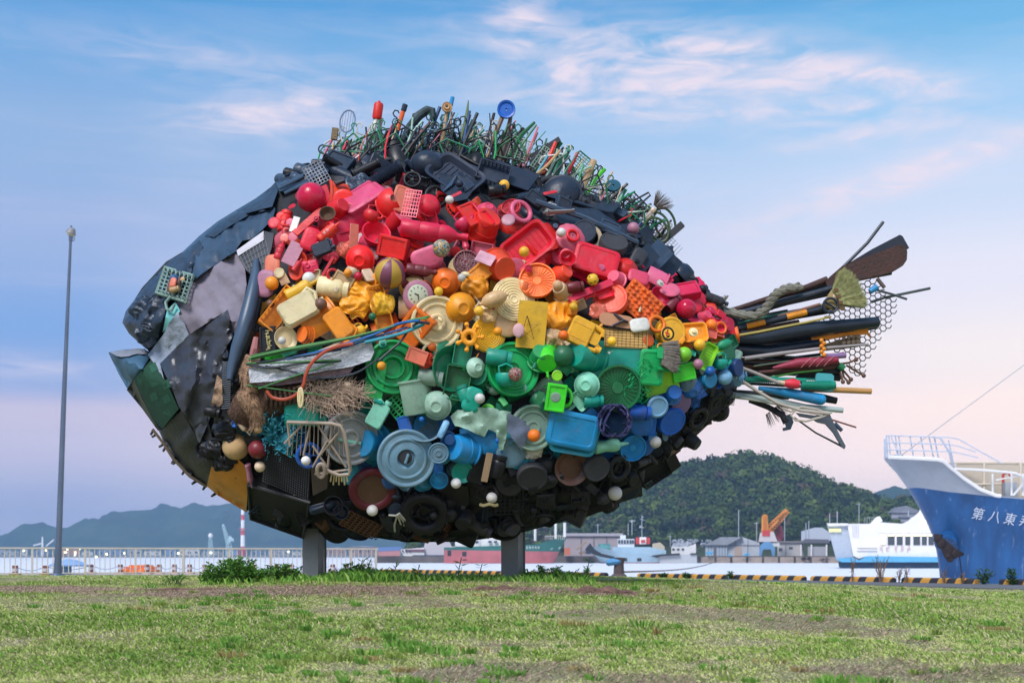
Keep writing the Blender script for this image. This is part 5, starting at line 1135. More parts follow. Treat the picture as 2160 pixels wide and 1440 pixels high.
        for i in range(n_): a = 2*math.pi*i/n_; mb.tube([(.5*math.cos(a),.5*math.sin(a),.15),(.82*math.cos(a),.82*math.sin(a),.15)], [.13,.1], 8); mb.sphere((.9*math.cos(a),.9*math.sin(a),.15), .18, 10, 7)
    elif kind == 'bumpmat':
        loft(mb, [(1,.78,.1,0),(1,.78,.1,.1),(.94,.72,.08,.12)])
        for i in range(7):
            for j in range(6):
                r_ = .12 if (i+j) % 3 else .07; mb.sphere((-.82+i*.273, -.6+j*.24, .12), r_, 10, 6)
    elif kind == 'float': mb.lathe([(.01,-1.05),(.1,-1.05),(.12,-.9),(.35,-.72),(.5,-.4),(.55,0),(.5,.4),(.35,.72),(.12,.9),(.1,1.05),(.01,1.05)], 22, Matrix.Translation((0, 0, .3)) @ RX)
    elif kind == 'cone': L_([(1.15,-.02),(1.15,.05),(.62,.1),(.5,.3),(.14,1.9),(.08,1.92),(.01,1.92)], 24, Matrix.Translation((-.8, 0, .3)) @ RX @ Matrix.Diagonal((.8, .8, .9, 1)))
    elif kind == 'dustpan':
        loft(mb, [(.6,.75,.1,0,.3),(.66,.8,.14,.08,.3),(.66,.8,.14,.16,.3),(.5,.64,.1,.10,.34)]); mb.tube([(-.3,0,.1),(-.62,0,.14),(-1.1,0,.12)], [.16,.1,.1], 8)
    elif kind == 'hose':
        for k_ in range(4): mb.tube([((.78-.12*(k_ % 2))*math.cos(a), (.78-.12*(k_ % 2))*math.sin(a), .08+.09*k_) for a in np.linspace(0, 2*math.pi, 25)[:-1]], .06, 7, closed=True)
    elif kind == 'clamshell':
        n_ = 40; V = []
        for z, rr, am in ((-.05,1,.06),(.1,1,.06),(.28,.72,.04),(.4,.4,.02),(.44,.05,0)):
            V += [((rr+am*abs(math.sin(6*2*math.pi*i/n_)))*math.cos(2*math.pi*i/n_), (rr+am*abs(math.sin(6*2*math.pi*i/n_)))*math.sin(2*math.pi*i/n_), z) for i in range(n_)]
        mb.add(V, [(a*n_+i, a*n_+(i+1) % n_, (a+1)*n_+(i+1) % n_, (a+1)*n_+i) for a in range(4) for i in range(n_)])
    elif kind == 'knob': L_([(.01,.9),(.35,.9),(.45,.8),(.4,.5),(.5,.4),(.95,.35),(1,.2),(.98,0),(.01,0)], 24)
    elif kind == 'bellows':
        p = [(.01,-1.2),(.36,-1.2)]
        for i in range(14): z = -1.1+i*.16; p += [(.46, z), (.34, z+.08)]
        L_(p+[(.42,1.2),(.3,1.22),(.01,1.0)], 20, Matrix.Translation((0, 0, .2)) @ RX)
    elif kind == 'scoop':
        mb.lathe([(1.0,-1),(1.02,.6),(1.1,.75),(1.06,.8),(.96,.62),(.94,-.98)], 14, Matrix.Translation((0,0,-.55)) @ RX, a0=R(120), a1=R(240))
    elif kind == 'fragment':
        V = []; k_ = 7
        for i in range(k_): a = 2*math.pi*i/k_; r_ = .7+.35*((i*37) % 5)/5; V.append((r_*math.cos(a), r_*.8*math.sin(a), .12*math.sin(a*2)))
        mb.add([(0,0,.22)]+V+[(x,y,z-.08) for x, y, z in V], [(0,1+i,1+(i+1) % k_) for i in range(k_)]+[(1+i,1+k_+i,1+k_+(i+1) % k_,1+(i+1) % k_) for i in range(k_)])
    elif kind == 'gadget':
        loft(mb, [(.9,.6,.12,-.1),(1,.7,.15,.05),(1,.7,.15,.3),(.8,.5,.1,.42)]); L_([(.3,.4),(.3,.62),(.22,.62),(.2,.5),(.01,.5)], 20, Matrix.Translation((-.3,.05,0))); mb.cbox((.45,.1,.45), (.4,.5,.12)); mb.tube([(-.8,-.6,.2),(-.4,-.85,.3),(.4,-.85,.3),(.8,-.6,.2)], .08, 7)
    elif kind == 'pipe': L_([(.34,-1.2),(.42,-1.2),(.42,-1.05),(.36,-1.0),(.36,1.0),(.42,1.05),(.42,1.2),(.32,1.2),(.30,-1.15)], 20, Matrix.Translation((0, 0, .25)) @ RX)
    return mb.mesh(kind, 38)
def crumple(seed, fr=1.1, amp=.42):
    n_ = 26; V = []; F_ = []; r2 = random.Random(seed)
    for i in range(n_):
        for j in range(n_):
            u, v_ = -1+2*i/(n_-1), -1+2*j/(n_-1); rr = max(abs(u), abs(v_)); th = math.atan2(v_, u); e_ = (.86+.10*noise.noise(Vector((math.cos(th)*.8, math.sin(th)*.8, seed))))*(1-.22*(u*v_)**2)
            x, y = u*e_*1.05, v_*e_*.9
            q = noise.noise_vector(Vector((u*fr, v_*fr, seed*3.1))); f2 = abs(noise.noise(Vector((u*3.6+v_, v_*1.4, seed*1.7))))*1.5
            V.append((x+q.x*.14, y+q.y*.14, .32*(1-rr*rr)+q.z*amp*.7-.5*f2*amp))
    F_ = [(i*n_+j, (i+1)*n_+j, (i+1)*n_+j+1, i*n_+j+1) for i in range(n_-1) for j in range(n_-1)]
    mb = MB(); mb.add(V, F_); return mb.mesh('crumpled_sheet', 60)
SH = {}
def sh(kind):
    if kind not in SH: SH[kind] = crumple(int(kind[7:] or 0)) if kind.startswith('crumple') else shape(kind)
    return SH[kind]
NAMES = dict(lid='lid', binlid='bin_lid', lid_deep='lid', ringlid='ringed_lid', disc='disc', drum='shallow_tub', cap='screw_cap', bowl='bowl', bowl_ribbed='ribbed_bowl', bowl_open='open_bowl', dish_open='dish', bucket='bucket', bucket_open='open_bucket', cup='cup', ball='ball', wiffle='ball', bottle='bottle', jar='jar', squeeze='squeeze_bottle', jug='jug', jerrycan='jerrycan', tray='tray', lunchbox='lunch_box', soap='soap_box', box='box', block='block', board='board', plank='strip', crate='crate', grid='lattice_panel', basket='basket', colander='strainer', spoke_lid='fan_cover', ring='ring', wheel='wheel', tyre='toy_tyre', shard='bucket_shard', dome_shard='bowl_shard', helmet='helmet', sandal='sandal', shoe='shoe', shovel='toy_shovel', ladle='ladle', kettle='watering_can', gear='toy_gear', bumpmat='bumpy_mat', float='float', cone='cone', dustpan='dustpan', hose='hose_coil', clamshell='scalloped_dish', knob='knob', bellows='corrugated_pipe', scoop='scoop', fragment='plastic_fragment', gadget='appliance', pipe='pipe')
CNT = {}
def item(kind, px, py, size, col, rot=0, tilt=(0, 0), lift=0., sy=1., sz=1., label=None, gl=None, m=None, parent=None, k=.55, sx=1.):
    n_ = frame(px, py, k); r0 = Vector((1, 0, 0)); r0 = (r0-n_*r0.dot(n_)).normalized(); u0 = n_.cross(r0)
    n2 = (n_+r0*tilt[0]+u0*tilt[1]).normalized(); r0 = (r0-n2*r0.dot(n2)).normalized(); u0 = n2.cross(r0)
    c, s = math.cos(R(rot)), math.sin(R(rot)); x_ = r0*c+u0*s; y_ = -r0*s+u0*c
    p = S(px, py, lift+(.045 if lift > .03 else 0)); sc = size/2*(p.y)/F
    M = Matrix(((*(x_*sc*sx), 0), (*(y_*sc*sy), 0), (*(n2*sc*sz), 0), (0, 0, 0, 1))).transposed(); M.translation = p
    nm = 'crumpled_sheet' if kind.startswith('crumple') else NAMES[kind]
    CNT[nm] = CNT.get(nm, 0)+1
    return obj(nm, sh(kind), m or pm(col, gl), parent or fish, M, label=label), M
# ---- hand placed pieces, read off the photograph: kind, x, y, size, colour, rotation, (tilt), extra
KEY = [
 # red band
 ('ball',661,425,62,'crim',0,(0,0),dict(lift=.10,gl=.16)), ('cup',708,445,46,'red',160,(.9,.2),dict(lift=.06)), ('bowl_open',691,453,33,'brown',0,(.1,.2),dict(lift=.20,gl=.7)),
 ('plank',652,470,84,'red',50,(0,.3),dict(lift=.12)), ('squeeze',694,491,52,'ored',42,(0,0),dict(lift=.18)), ('lunchbox',765,425,92,'pink',35,(-.3,.5),dict(lift=.04)), ('kettle',783,456,44,'red',-20,(.2,0),dict(lift=.18)),
 ('bowl_open',792,497,58,'red',-10,(.3,.4),dict(lift=.10)), ('plank',746,500,56,'salm',88,(.3,0),dict(lift=.16,sy=1.5)), ('bowl',760,548,58,'ored',0,(-.1,-.4),dict(lift=.10)), ('crate',832,525,66,'crim',-12,(-.2,-.3),dict(lift=.05)), ('box',832,522,62,'red',-12,(-.2,-.3),dict(lift=.10)),
 ('dome_shard',826,430,66,'red',100,(.3,0),dict(lift=.06)), ('lunchbox',848,425,60,'salm',75,(.2,.1),dict(lift=.08)), ('grid',868,430,64,'pink',80,(-.1,.1),dict(lift=.22,sy=.72)), ('bowl_ribbed',904,434,50,'red',0,(.3,.2),dict(lift=.10)),
 ('bottle',918,497,116,'red',-8,(0,.1),dict(lift=.12,sy=.7)), ('soap',900,545,66,'rose',20,(.1,-.3),dict(lift=.08)), ('bottle',890,572,52,'maroon',-6,(0,0),dict(lift=.14)), ('kettle',978,472,46,'crim',30,(0,0),dict(lift=.14)), ('bucket',1012,492,76,'red',30,(.5,.6),dict(lift=.02)),
 ('box',990,462,56,'red',-55,(.2,.3),dict(lift=.12)), ('bowl',1028,446,44,'pink',0,(.2,.4),dict(lift=.10)), ('shovel',1015,455,60,'crim',-55,(.1,.2),dict(lift=.2)), ('colander',1078,437,42,'crim',20,(-.3,.3),dict(lift=.12)), ('ring',1098,448,54,'rose',0,(.4,.1),dict(lift=.09)), ('disc',1072,464,30,'mauve',0,(-.2,.2),dict(lift=.14)),
 ('board',1142,505,104,'red',40,(.4,.5),dict(lift=.04)), ('tray',1112,520,104,'crim',38,(-.1,-.15),dict(lift=.12,sy=.9)), ('clamshell',1203,503,64,'rose',0,(.2,.1),dict(lift=.10)), ('ring',1208,497,30,'red',0,(.2,.1),dict(lift=.18)),
 ('colander',983,553,54,'maroon',10,(-.1,.2),dict(lift=.08)), ('bucket',1045,560,72,'ored',-150,(.5,-.5),dict(lift=.04)), ('board',1024,545,40,'mauve',-30,(-.2,.3),dict(lift=.24)), ('disc',1088,570,52,'rose',0,(.5,-.2),dict(lift=.06)), ('cup',1196,545,36,'crim',0,(-.3,.1),dict(lift=.10)), ('bucket_open',1197,546,34,'red',0,(.1,.1),dict(lift=.22)),
 ('lunchbox',1255,555,92,'crim',-16,(0,.2),dict(lift=.10)), ('cup',1180,583,44,'ored',20,(.6,.2),dict(lift=.08)), ('jar',1212,607,38,'maroon',10,(0,0),dict(lift=.17)), ('plank',1245,615,104,'red',25,(0,.2),dict(lift=.15,sy=.7)), ('drum',1288,635,74,'ored',0,(-.25,.25),dict(lift=.08)), ('shovel',1262,622,60,'red',20,(0,.2),dict(lift=.13)),
 ('bowl',1320,565,48,'ored',0,(0,.5),dict(lift=.10)), ('cup',1303,594,42,'pink',-160,(-.7,.2),dict(lift=.12)), ('soap',1345,587,46,'pink',-15,(0,.2),dict(lift=.16)), ('shard',1388,585,50,'rose',-25,(.1,.3),dict(lift=.10)), ('shovel',1412,588,42,'crim',-140,(.1,.2),dict(lift=.18)), ('knob',1392,598,16,'offw',0,(.2,.2),dict(lift=.25)),
 ('disc',1412,611,46,'rose',15,(-.1,.5),dict(lift=.16)), ('box',1448,620,52,'crim',8,(-.3,.4),dict(lift=.10)), ('bowl_open',1388,628,44,'crim',0,(.4,.2),dict(lift=.08)), ('ball',1444,656,42,'crim',0,(0,0),dict(lift=.10,gl=.14)), ('disc',1462,641,44,'crim',0,(.2,.2),dict(lift=.08)), ('jar',1418,642,40,'maroon',45,(0,0),dict(lift=.06)),
 ('ball',1498,688,24,'oran',0,(0,0),dict(lift=.10)), ('cup',1482,672,30,'pink',-20,(.4,.2),dict(lift=.08)), ('knob',1478,684,18,'rose',0,(0,0),dict(lift=.14)), ('board',1512,690,40,'crim',-30,(0,0),dict(lift=.12)), ('cone',1524,690,30,'red',0,(0,0),dict(lift=.10)),
 ('dome_shard',940,600,50,'crim',20,(0,.2),dict(lift=.02)), ('shard',870,590,56,'maroon',20,(0,0),dict(lift=.0)), ('soap',1130,555,40,'red',30,(0,.2),dict(lift=.05)),
 # small discs left of red
 ('disc',578,470,26,'red',0,(0,0),dict(lift=.14)), ('disc',592,456,20,'ored',0,(0,0),dict(lift=.14)), ('ring',596,468,14,'red',0,(0,0),dict(lift=.20)), ('disc',612,470,20,'rose',0,(0,0),dict(lift=.16)), ('disc',606,488,24,'red',0,(0,0),dict(lift=.12)), ('plank',622,474,34,'white',72,(0,0),dict(lift=.20,sy=2.)), ('disc',600,502,21,'salm',0,(0,0),dict(lift=.18)), ('disc',618,500,22,'rose',0,(0,0),dict(lift=.17)),
 ('board',618,535,50,'mauve',62,(-.2,0),dict(lift=.15)), ('soap',655,506,50,'crim',70,(.2,0),dict(lift=.14)), ('jug',680,526,42,'bnavy',20,(0,0),dict(lift=.16)), ('soap',577,562,48,'salm',90,(-.2,0),dict(lift=.10)), ('soap',563,600,58,'mauve',80,(-.3,0),dict(lift=.08)), ('bottle',592,528,34,'red',70,(0,0),dict(lift=.16)), ('disc',578,585,0.1,'cream',0,(0,0),dict()),
 ('cap',590,577,22,'cream',0,(-.1,0),dict(lift=.17)), ('ball',575,600,29,'amb',0,(0,0),dict(lift=.15)), ('ball',572,642,18,'brown',0,(0,0),dict(lift=.15)), ('ball',653,590,28,'offw',0,(0,0),dict(lift=.17)), ('dish_open',632,562,60,'ored',60,(-.8,0),dict(lift=.06)), ('squeeze',628,560,30,'red',55,(0,0),dict(lift=.18)), ('gadget',655,562,34,'crim',10,(0,0),dict(lift=.10)), ('ring',702,580,28,'crim',0,(.3,0),dict(lift=.18)), ('plank',692,562,46,'crim',60,(0,0),dict(lift=.19,sy=.6)),
 ('ball',756,584,18,'crim',0,(0,0),dict(lift=.16)), ('soap',670,545,30,'maroon',70,(0,0),dict(lift=.10)), ('crumple3',735,525,54,'salm',0,(0,0),dict(lift=.05)), ('crumple5',706,470,80,'red',20,(0,0),dict(lift=.0)), ('shard',735,470,80,'crim',60,(0,0),dict(lift=.0)),
 # orange / yellow band
 ('crate',588,655,96,'amb',54,(.3,0),dict(lift=.14,sy=.55)), ('squeeze',637,611,70,'yel',28,(0,0),dict(lift=.18)), ('jug',632,656,82,'cream',30,(0,.1),dict(lift=.20)), ('jar',705,612,72,'cream',-10,(0,.2),dict(lift=.08)), ('ball',678,643,26,'brown',0,(0,0),dict(lift=.22)), ('shard',672,668,90,'amb',35,(0,.4),dict(lift=.10)),
 ('jug',716,685,66,'amb',-55,(0,0),dict(lift=.18)), ('basket',650,708,40,'oran',0,(-.9,.1),dict(lift=.16)), ('dish_open',602,714,50,'cream',0,(.5,0),dict(lift=.15)), ('crumple7',757,632,86,'amb',60,(0,0),dict(lift=.12)), ('crate',800,650,90,'amb',105,(.2,0),dict(lift=.08,sy=.5)), ('crumple9',808,640,60,'yel',0,(0,0),dict(lift=.15)),
 ('ball',786,668,16,'dgre',0,(0,0),dict(lift=.22)), ('box',725,595,44,'tan',-30,(0,0),dict(lift=.12)), ('grid',738,645,54,'yel',-60,(0,0),dict(lift=.10,sy=.5)), ('lid',921,680,112,'cream',0,(.25,-.1),dict(lift=.12)), ('bowl',940,595,56,'oran',0,(-.1,-.3),dict(lift=.10)), ('bowl',972,650,62,'amb',0,(.3,-.2),dict(lift=.12)), ('box',880,690,80,'oran',50,(-.3,-.2),dict(lift=.08)),
 ('float',1042,633,62,'tan',20,(0,0),dict(lift=.18)), ('ringlid',1083,632,96,'cream',0,(.3,.1),dict(lift=.09)), ('spoke_lid',1133,592,78,'oran',0,(-.1,.2),dict(lift=.12)), ('ringlid',1030,706,76,'yel',0,(.3,-.1),dict(lift=.10)), ('disc',1070,682,60,'tan',0,(.3,.1),dict(lift=.08)), ('gear',991,711,60,'amb',0,(-.1,-.1),dict(lift=.20)),
 ('board',1122,685,98,'yel',85,(-.1,-.1),dict(lift=.14,sy=.95)), ('crumple11',1003,605,66,'amb',20,(0,0),dict(lift=.12)), ('box',1012,580,50,'amb',40,(0,0),dict(lift=.08)), ('ball',974,587,18,'offw',0,(0,0),dict(lift=.2)), ('ball',1010,657,21,'yel',0,(0,0),dict(lift=.2)), ('crumple2',1030,665,40,'tan',0,(0,0),dict(lift=.16)), ('crumple12',1178,665,78,'amb',0,(0,0),dict(lift=.08)), ('crumple14',1165,715,56,'tan',0,(0,0),dict(lift=.10)),
 ('cup',1188,620,44,'tan',-120,(-.5,.3),dict(lift=.10)), ('soap',1200,634,34,'salm',70,(.2,0),dict(lift=.10)), ('ball',1175,603,21,'tan',0,(0,0),dict(lift=.2)), ('jerrycan',1232,706,74,'yel',-25,(0,-.1),dict(lift=.16)), ('ball',1188,708,21,'oran',0,(0,0),dict(lift=.2)), ('ball',1209,648,18,'yel',0,(0,0),dict(lift=.18)), ('jar',1208,652,34,'amb',80,(0,0),dict(lift=.10)),
 ('crumple6',1262,655,42,'salm',0,(0,0),dict(lift=.15)), ('soap',1348,687,42,'offw',10,(0,.1),dict(lift=.20)), ('bumpmat',1350,640,88,'oran',-38,(.1,0),dict(lift=.12)), ('ring',1385,684,40,'oran',0,(.1,.1),dict(lift=.18)), ('drum',1412,702,66,'yel',0,(.2,-.1),dict(lift=.09)), ('tray',1463,702,56,'amb',8,(0,0),dict(lift=.12)), ('knob',1462,701,20,'cream',20,(0,0),dict(lift=.22)),
 ('shovel',1508,706,40,'salm',170,(0,0),dict(lift=.14)), ('ring',1520,692,28,'oran',0,(0,0),dict(lift=.16)), ('ball',1473,728,25,'yel',0,(0,0),dict(lift=.14)), ('disc',1368,718,28,'oran',0,(.4,0),dict(lift=.16)), ('ball',1290,721,20,'yel',0,(0,0),dict(lift=.22)), ('ball',1105,533,22,'yel',0,(0,0),dict(lift=.26)), ('ball',1183,493,20,'offw',0,(0,0),dict(lift=.22)), ('box',880,752,44,'salm',-20,(0,0),dict(lift=.2)), ('ring',906,742,34,'cream',0,(.2,0),dict(lift=.2)), ('crumple4',898,760,40,'ored',0,(0,0),dict(lift=.2)), ('ball',912,732,18,'oran',0,(0,0),dict(lift=.22)), ('shard',868,648,54,'tan',0,(0,0),dict(lift=.08)), ('shard',960,710,60,'amb',70,(0,0),dict(lift=.0)), ('shard',820,700,66,'oran',20,(0,0),dict(lift=.02)), ('plank',700,735,60,'beige',22,(0,0),dict(lift=.14)),
 # green band
 ('lid_deep',828,775,114,'gree',0,(.15,.1),dict(lift=.12)), ('board',792,802,80,'gree',80,(-.3,0),dict(lift=.16,sy=.8)), ('squeeze',800,848,24,'teal',-20,(0,0),dict(lift=.2)), ('jug',797,875,54,'mint',60,(0,0),dict(lift=.16)), ('grid',852,845,76,'gree',40,(0,0),dict(lift=.12,sy=.8)), ('dish_open',948,778,96,'grn2',70,(.75,0),dict(lift=.10)), ('disc',948,760,84,'grn2',0,(.6,0),dict(lift=.06)), ('crate',965,808,70,'dgre',80,(0,0),dict(lift=.1)), ('crate',975,745,50,'grn2',80,(.1,0),dict(lift=.1)),
 ('jar',908,798,56,'sage',-10,(0,.2),dict(lift=.12)), ('bowl',1003,775,40,'pmint',0,(.5,0),dict(lift=.16)), ('bowl',922,855,58,'pmint',0,(-.1,-.1),dict(lift=.14)), ('shard',880,832,80,'pmint',100,(.5,0),dict(lift=.12)), ('lid',1080,780,116,'gree',0,(.3,.1),dict(lift=.06)), ('kettle',1068,798,58,'teal',0,(0,0),dict(lift=.20)), ('jar',1052,755,58,'teal',-8,(0,0),dict(lift=.16)), ('bucket',1140,762,56,'gree',180,(.1,.7),dict(lift=.04)), ('bucket',1150,750,60,'lime',0,(.1,-.6),dict(lift=.04)),
 ('ball',1188,752,46,'dgre',0,(0,0),dict(lift=.10)), ('cap',1175,792,22,'lime2',0,(0,0),dict(lift=.18)), ('box',1172,838,58,'lime',82,(0,0),dict(lift=.16)), ('ring',1192,838,34,'lime',0,(0,0),dict(lift=.16,sy=1.3)), ('disc',1172,838,22,'sage',0,(0,0),dict(lift=.40)), ('bowl',1238,812,52,'mint',0,(-.3,0),dict(lift=.14)), ('shovel',1216,850,70,'mint',40,(0,0),dict(lift=.10,sy=1.3)), ('jar',1250,845,44,'teal',0,(0,0),dict(lift=.12)),
 ('bucket',1250,757,74,'teal',0,(-.85,.1),dict(lift=.02,sz=1.5)), ('board',1290,760,120,'teal',-3,(0,0),dict(lift=.05)), ('spoke_lid',1303,818,98,'dgre',0,(-.05,0),dict(lift=.14)), ('lunchbox',1372,775,72,'gree',85,(0,.1),dict(lift=.12)), ('dustpan',1400,752,56,'gree',180,(0,0),dict(lift=.13)), ('box',1438,785,50,'lime',10,(0,.1),dict(lift=.10)), ('board',1394,805,74,'lime2',15,(0,0),dict(lift=.10)), ('ball',1440,748,32,'lime2',0,(0,0),dict(lift=.14)), ('ball',1470,768,22,'mauve',0,(0,0),dict(lift=.22)), ('tray',1490,752,56,'lime2',65,(0,0),dict(lift=.12,sy=.8)),
 ('float',1524,727,40,'grn2',20,(0,0),dict(lift=.14)), ('disc',1512,737,30,'lime2',0,(0,.4),dict(lift=.10)), ('kettle',1520,766,42,'teal',0,(0,0),dict(lift=.16)), ('soap',995,843,54,'teal',70,(.2,0),dict(lift=.14)), ('ball',1012,840,22,'white',0,(0,0),dict(lift=.2)), ('basket',1020,795,54,'grn2',0,(-.6,.2),dict(lift=.04)), ('jar',980,832,44,'teal',110,(0,0),dict(lift=.12)), ('crumple8',850,820,50,'gree',0,(0,0),dict(lift=.1)), ('ball',805,772,19,'amb',0,(0,0),dict(lift=.28)),
 # blue band
 ('binlid',857,966,124,'gblue',70,(.15,.05),dict(lift=.18)),('disc',855,964,30,'char',0,(.15,.05),dict(lift=.20)), ('bucket',790,935,84,'sky',150,(-.5,.2),dict(lift=.0)), ('shard',770,985,90,'bteal',70,(0,0),dict(lift=.02)), ('bowl_open',895,900,84,'gblue',0,(0,.7),dict(lift=.04)), ('shoe',935,905,40,'lblue',65,(0,0),dict(lift=.18)), ('cup',945,925,34,'dblue',0,(.2,0),dict(lift=.12)), ('cup',932,955,48,'bteal',0,(-.2,.1),dict(lift=.12)), ('lid',925,955,44,'gblue',0,(0,0),dict(lift=.3)), ('bucket',985,948,76,'sky',180,(-.9,.3),dict(lift=.04)), ('shard',1020,935,90,'sky',10,(0,0),dict(lift=.04)),
 ('lid',1122,902,98,'sage',20,(.3,.15),dict(lift=.10)), ('ball',1126,917,27,'oran',0,(0,0),dict(lift=.25)), ('disc',1078,955,66,'gblue',0,(.2,-.1),dict(lift=.10)), ('disc',1094,955,70,'bteal',0,(.3,0),dict(lift=.06)), ('disc',1110,958,66,'gblue',0,(.4,0),dict(lift=.04)), ('crumple10',1125,950,46,'white',0,(.2,0),dict(lift=.06)), ('lunchbox',1206,905,104,'sky',-12,(.1,0),dict(lift=.12)), ('tray',1210,920,96,'bteal',-12,(.1,-.1),dict(lift=.14)), ('box',1246,882,46,'sky',-50,(.1,0),dict(lift=.06)),
 ('squeeze',1285,938,70,'mint',5,(0,0),dict(lift=.12)), ('disc',1352,894,52,'blue',0,(0,0),dict(lift=.14)), ('board',1352,897,66,'blue',-4,(0,0),dict(lift=.08)), ('spoke_lid',1335,944,58,'sky',0,(0,-.1),dict(lift=.12)), ('cap',1385,856,46,'lblue',0,(0,0),dict(lift=.16)), ('drum',1413,885,64,'blue',0,(.2,-.2),dict(lift=.08)), ('disc',1437,851,50,'purp',0,(.3,-.1),dict(lift=.10)), ('cup',1415,832,46,'blue',0,(0,.4),dict(lift=.08)), ('jar',1345,868,52,'blue',-8,(0,0),dict(lift=.14)),
 ('bowl',1457,820,44,'blue',0,(.1,-.4),dict(lift=.10)), ('bowl',1448,803,44,'gblue',0,(0,.3),dict(lift=.10)), ('drum',1495,800,36,'sky',0,(.2,0),dict(lift=.10)), ('ball',1524,795,32,'lblue',0,(0,0),dict(lift=.10)), ('drum',1552,775,38,'dblue',0,(.3,0),dict(lift=.08)), ('gadget',1410,820,50,'blue',10,(0,0),dict(lift=.06)), ('disc',1360,945,40,'blue',0,(0,-.3),dict(lift=.08)), ('ball',1495,783,22,'blue',0,(0,0),dict(lift=.14)),
 ('disc',926,1012,44,'dblue',0,(0,-.1),dict(lift=.16)), ('colander',926,1012,38,'sky',0,(0,-.1),dict(lift=.19)), ('dish_open',975,995,46,'teal',40,(.1,0),dict(lift=.16)), ('ball',962,1017,22,'white',0,(0,0),dict(lift=.24)), ('ball',1380,930,25,'white',0,(0,0),dict(lift=.2)), ('ball',1293,892,66,'dblue',0,(0,0),dict(lift=.02,gl=.6)),
 # left lower pieces
 ('ball',502,938,56,'tan',0,(0,0),dict(lift=.02,gl=.6)), ('ball',546,945,39,'maroon',0,(0,0),dict(lift=.14)), ('ball',550,982,23,'beige',0,(0,0),dict(lift=.2)), ('ball',546,904,18,'tan',0,(0,0),dict(lift=.18)), ('ball',646,970,20,'white',0,(0,0),dict(lift=.34)), ('lid',738,922,118,'grey',0,(.35,-.05),dict(lift=.15)), ('plank',737,930,50,'mint',-12,(.3,0),dict(lift=.18,sy=.5)), ('ball',734,815,20,'beige',0,(0,0),dict(lift=.18)), ('wheel',651,960,58,'blue',0,(.35,0),dict(lift=.20)), ('jug',640,872,76,'teal',0,(0,0),dict(lift=.08)), ('bowl_open',725,846,26,'beige',0,(-.2,.3),dict(lift=.2)),
 ('squeeze',510,895,50,'beige',-50,(0,0),dict(lift=.1,sy=.6)), ('squeeze',528,1000,50,'mauve',-85,(0,0),dict(lift=.1,sy=.6)), ('disc',785,1030,92,'brown',0,(.25,-.1),dict(lift=.12)), ('ring',785,1030,100,'maroon',0,(.25,-.1),dict(lift=.12,sz=.8)), ('ball',786,1073,24,'white',0,(0,0),dict(lift=.22)), ('tyre',895,1078,104,'black',0,(0,-.1),dict(lift=.10,gl=.3)), ('drum',1122,1002,66,'char',0,(0,-.3),dict(lift=.14,gl=.55)), ('drum',1256,985,58,'char',0,(.2,-.1),dict(lift=.14,gl=.5)), ('tyre',1302,986,60,'black',0,(.3,0),dict(lift=.10)), ('ball',1037,1047,23,'white',0,(0,0),dict(lift=.2)), ('ball',1295,1036,30,'white',0,(0,0),dict(lift=.12,gl=.7)),
 ('block',1008,985,66,'black',68,(.3,0),dict(lift=.10)), ('board',1027,985,62,'wood',78,(.2,0),dict(lift=.22,sy=.34)), ('jar',1050,982,52,'black',75,(0,0),dict(lift=.12,gl=.25)), ('bucket_open',704,1066,40,'black',0,(-.1,.5),dict(lift=.2,gl=.25)), ('bucket_open',720,1080,30,'bnavy',0,(.1,.6),dict(lift=.2,gl=.25)), ('shoe',680,1068,56,'bnavy',15,(0,0),dict(lift=.16,gl=.25)), ('grid',762,1105,80,'brown',-35,(0,-.2),dict(lift=.14,sy=.8)), ('grid',1070,1060,70,'black',0,(0,0),dict(lift=.10)), ('dish_open',1205,985,76,'brown',-50,(.2,.1),dict(lift=.10)), ('disc',835,1075,34,'bnavy',0,(0,0),dict(lift=.15)),
 ('bottle',1150,1015,66,'black',20,(0,0),dict(lift=.12,gl=.25)), ('gadget',1150,1052,40,'black',0,(0,0),dict(lift=.16)), ('disc',1000,1140,0.1,'black',0,(0,0),dict()), ('disc',975,1126,60,'black',0,(0,-.6),dict(lift=.05)), ('lid',1140,1092,60,'black',0,(0,-.7),dict(lift=.02)),
 # black band above
 ('ball',1063,394,22,'yel',0,(0,0),dict(lift=.2)), ('helmet',902,352,64,'bnavy',-12,(0,.1),dict(lift=.06,gl=.3)), ('bellows',815,372,62,'bnavy',35,(0,0),dict(lift=.12,gl=.3)), ('pipe',772,360,52,'black',30,(0,0),dict(lift=.1)), ('tray',960,375,110,'bnavy',-40,(0,.2),dict(lift=.08,gl=.4)), ('board',1080,372,100,'bnavy',-25,(0,.3),dict(lift=.10)), ('tray',1150,398,110,'bnavy',-24,(0,.5),dict(lift=.02,sz=.5)), ('lunchbox',1245,432,110,'bnavy',-26,(0,.6),dict(lift=.0,sz=.6)), ('plank',1160,407,30,'red',20,(0,0),dict(lift=.42)), ('drum',1232,490,52,'bnavy',20,(-.2,-.2),dict(lift=.12)), ('ring',1246,500,56,'beige',20,(.3,-.1),dict(lift=.10,sz=.4)),
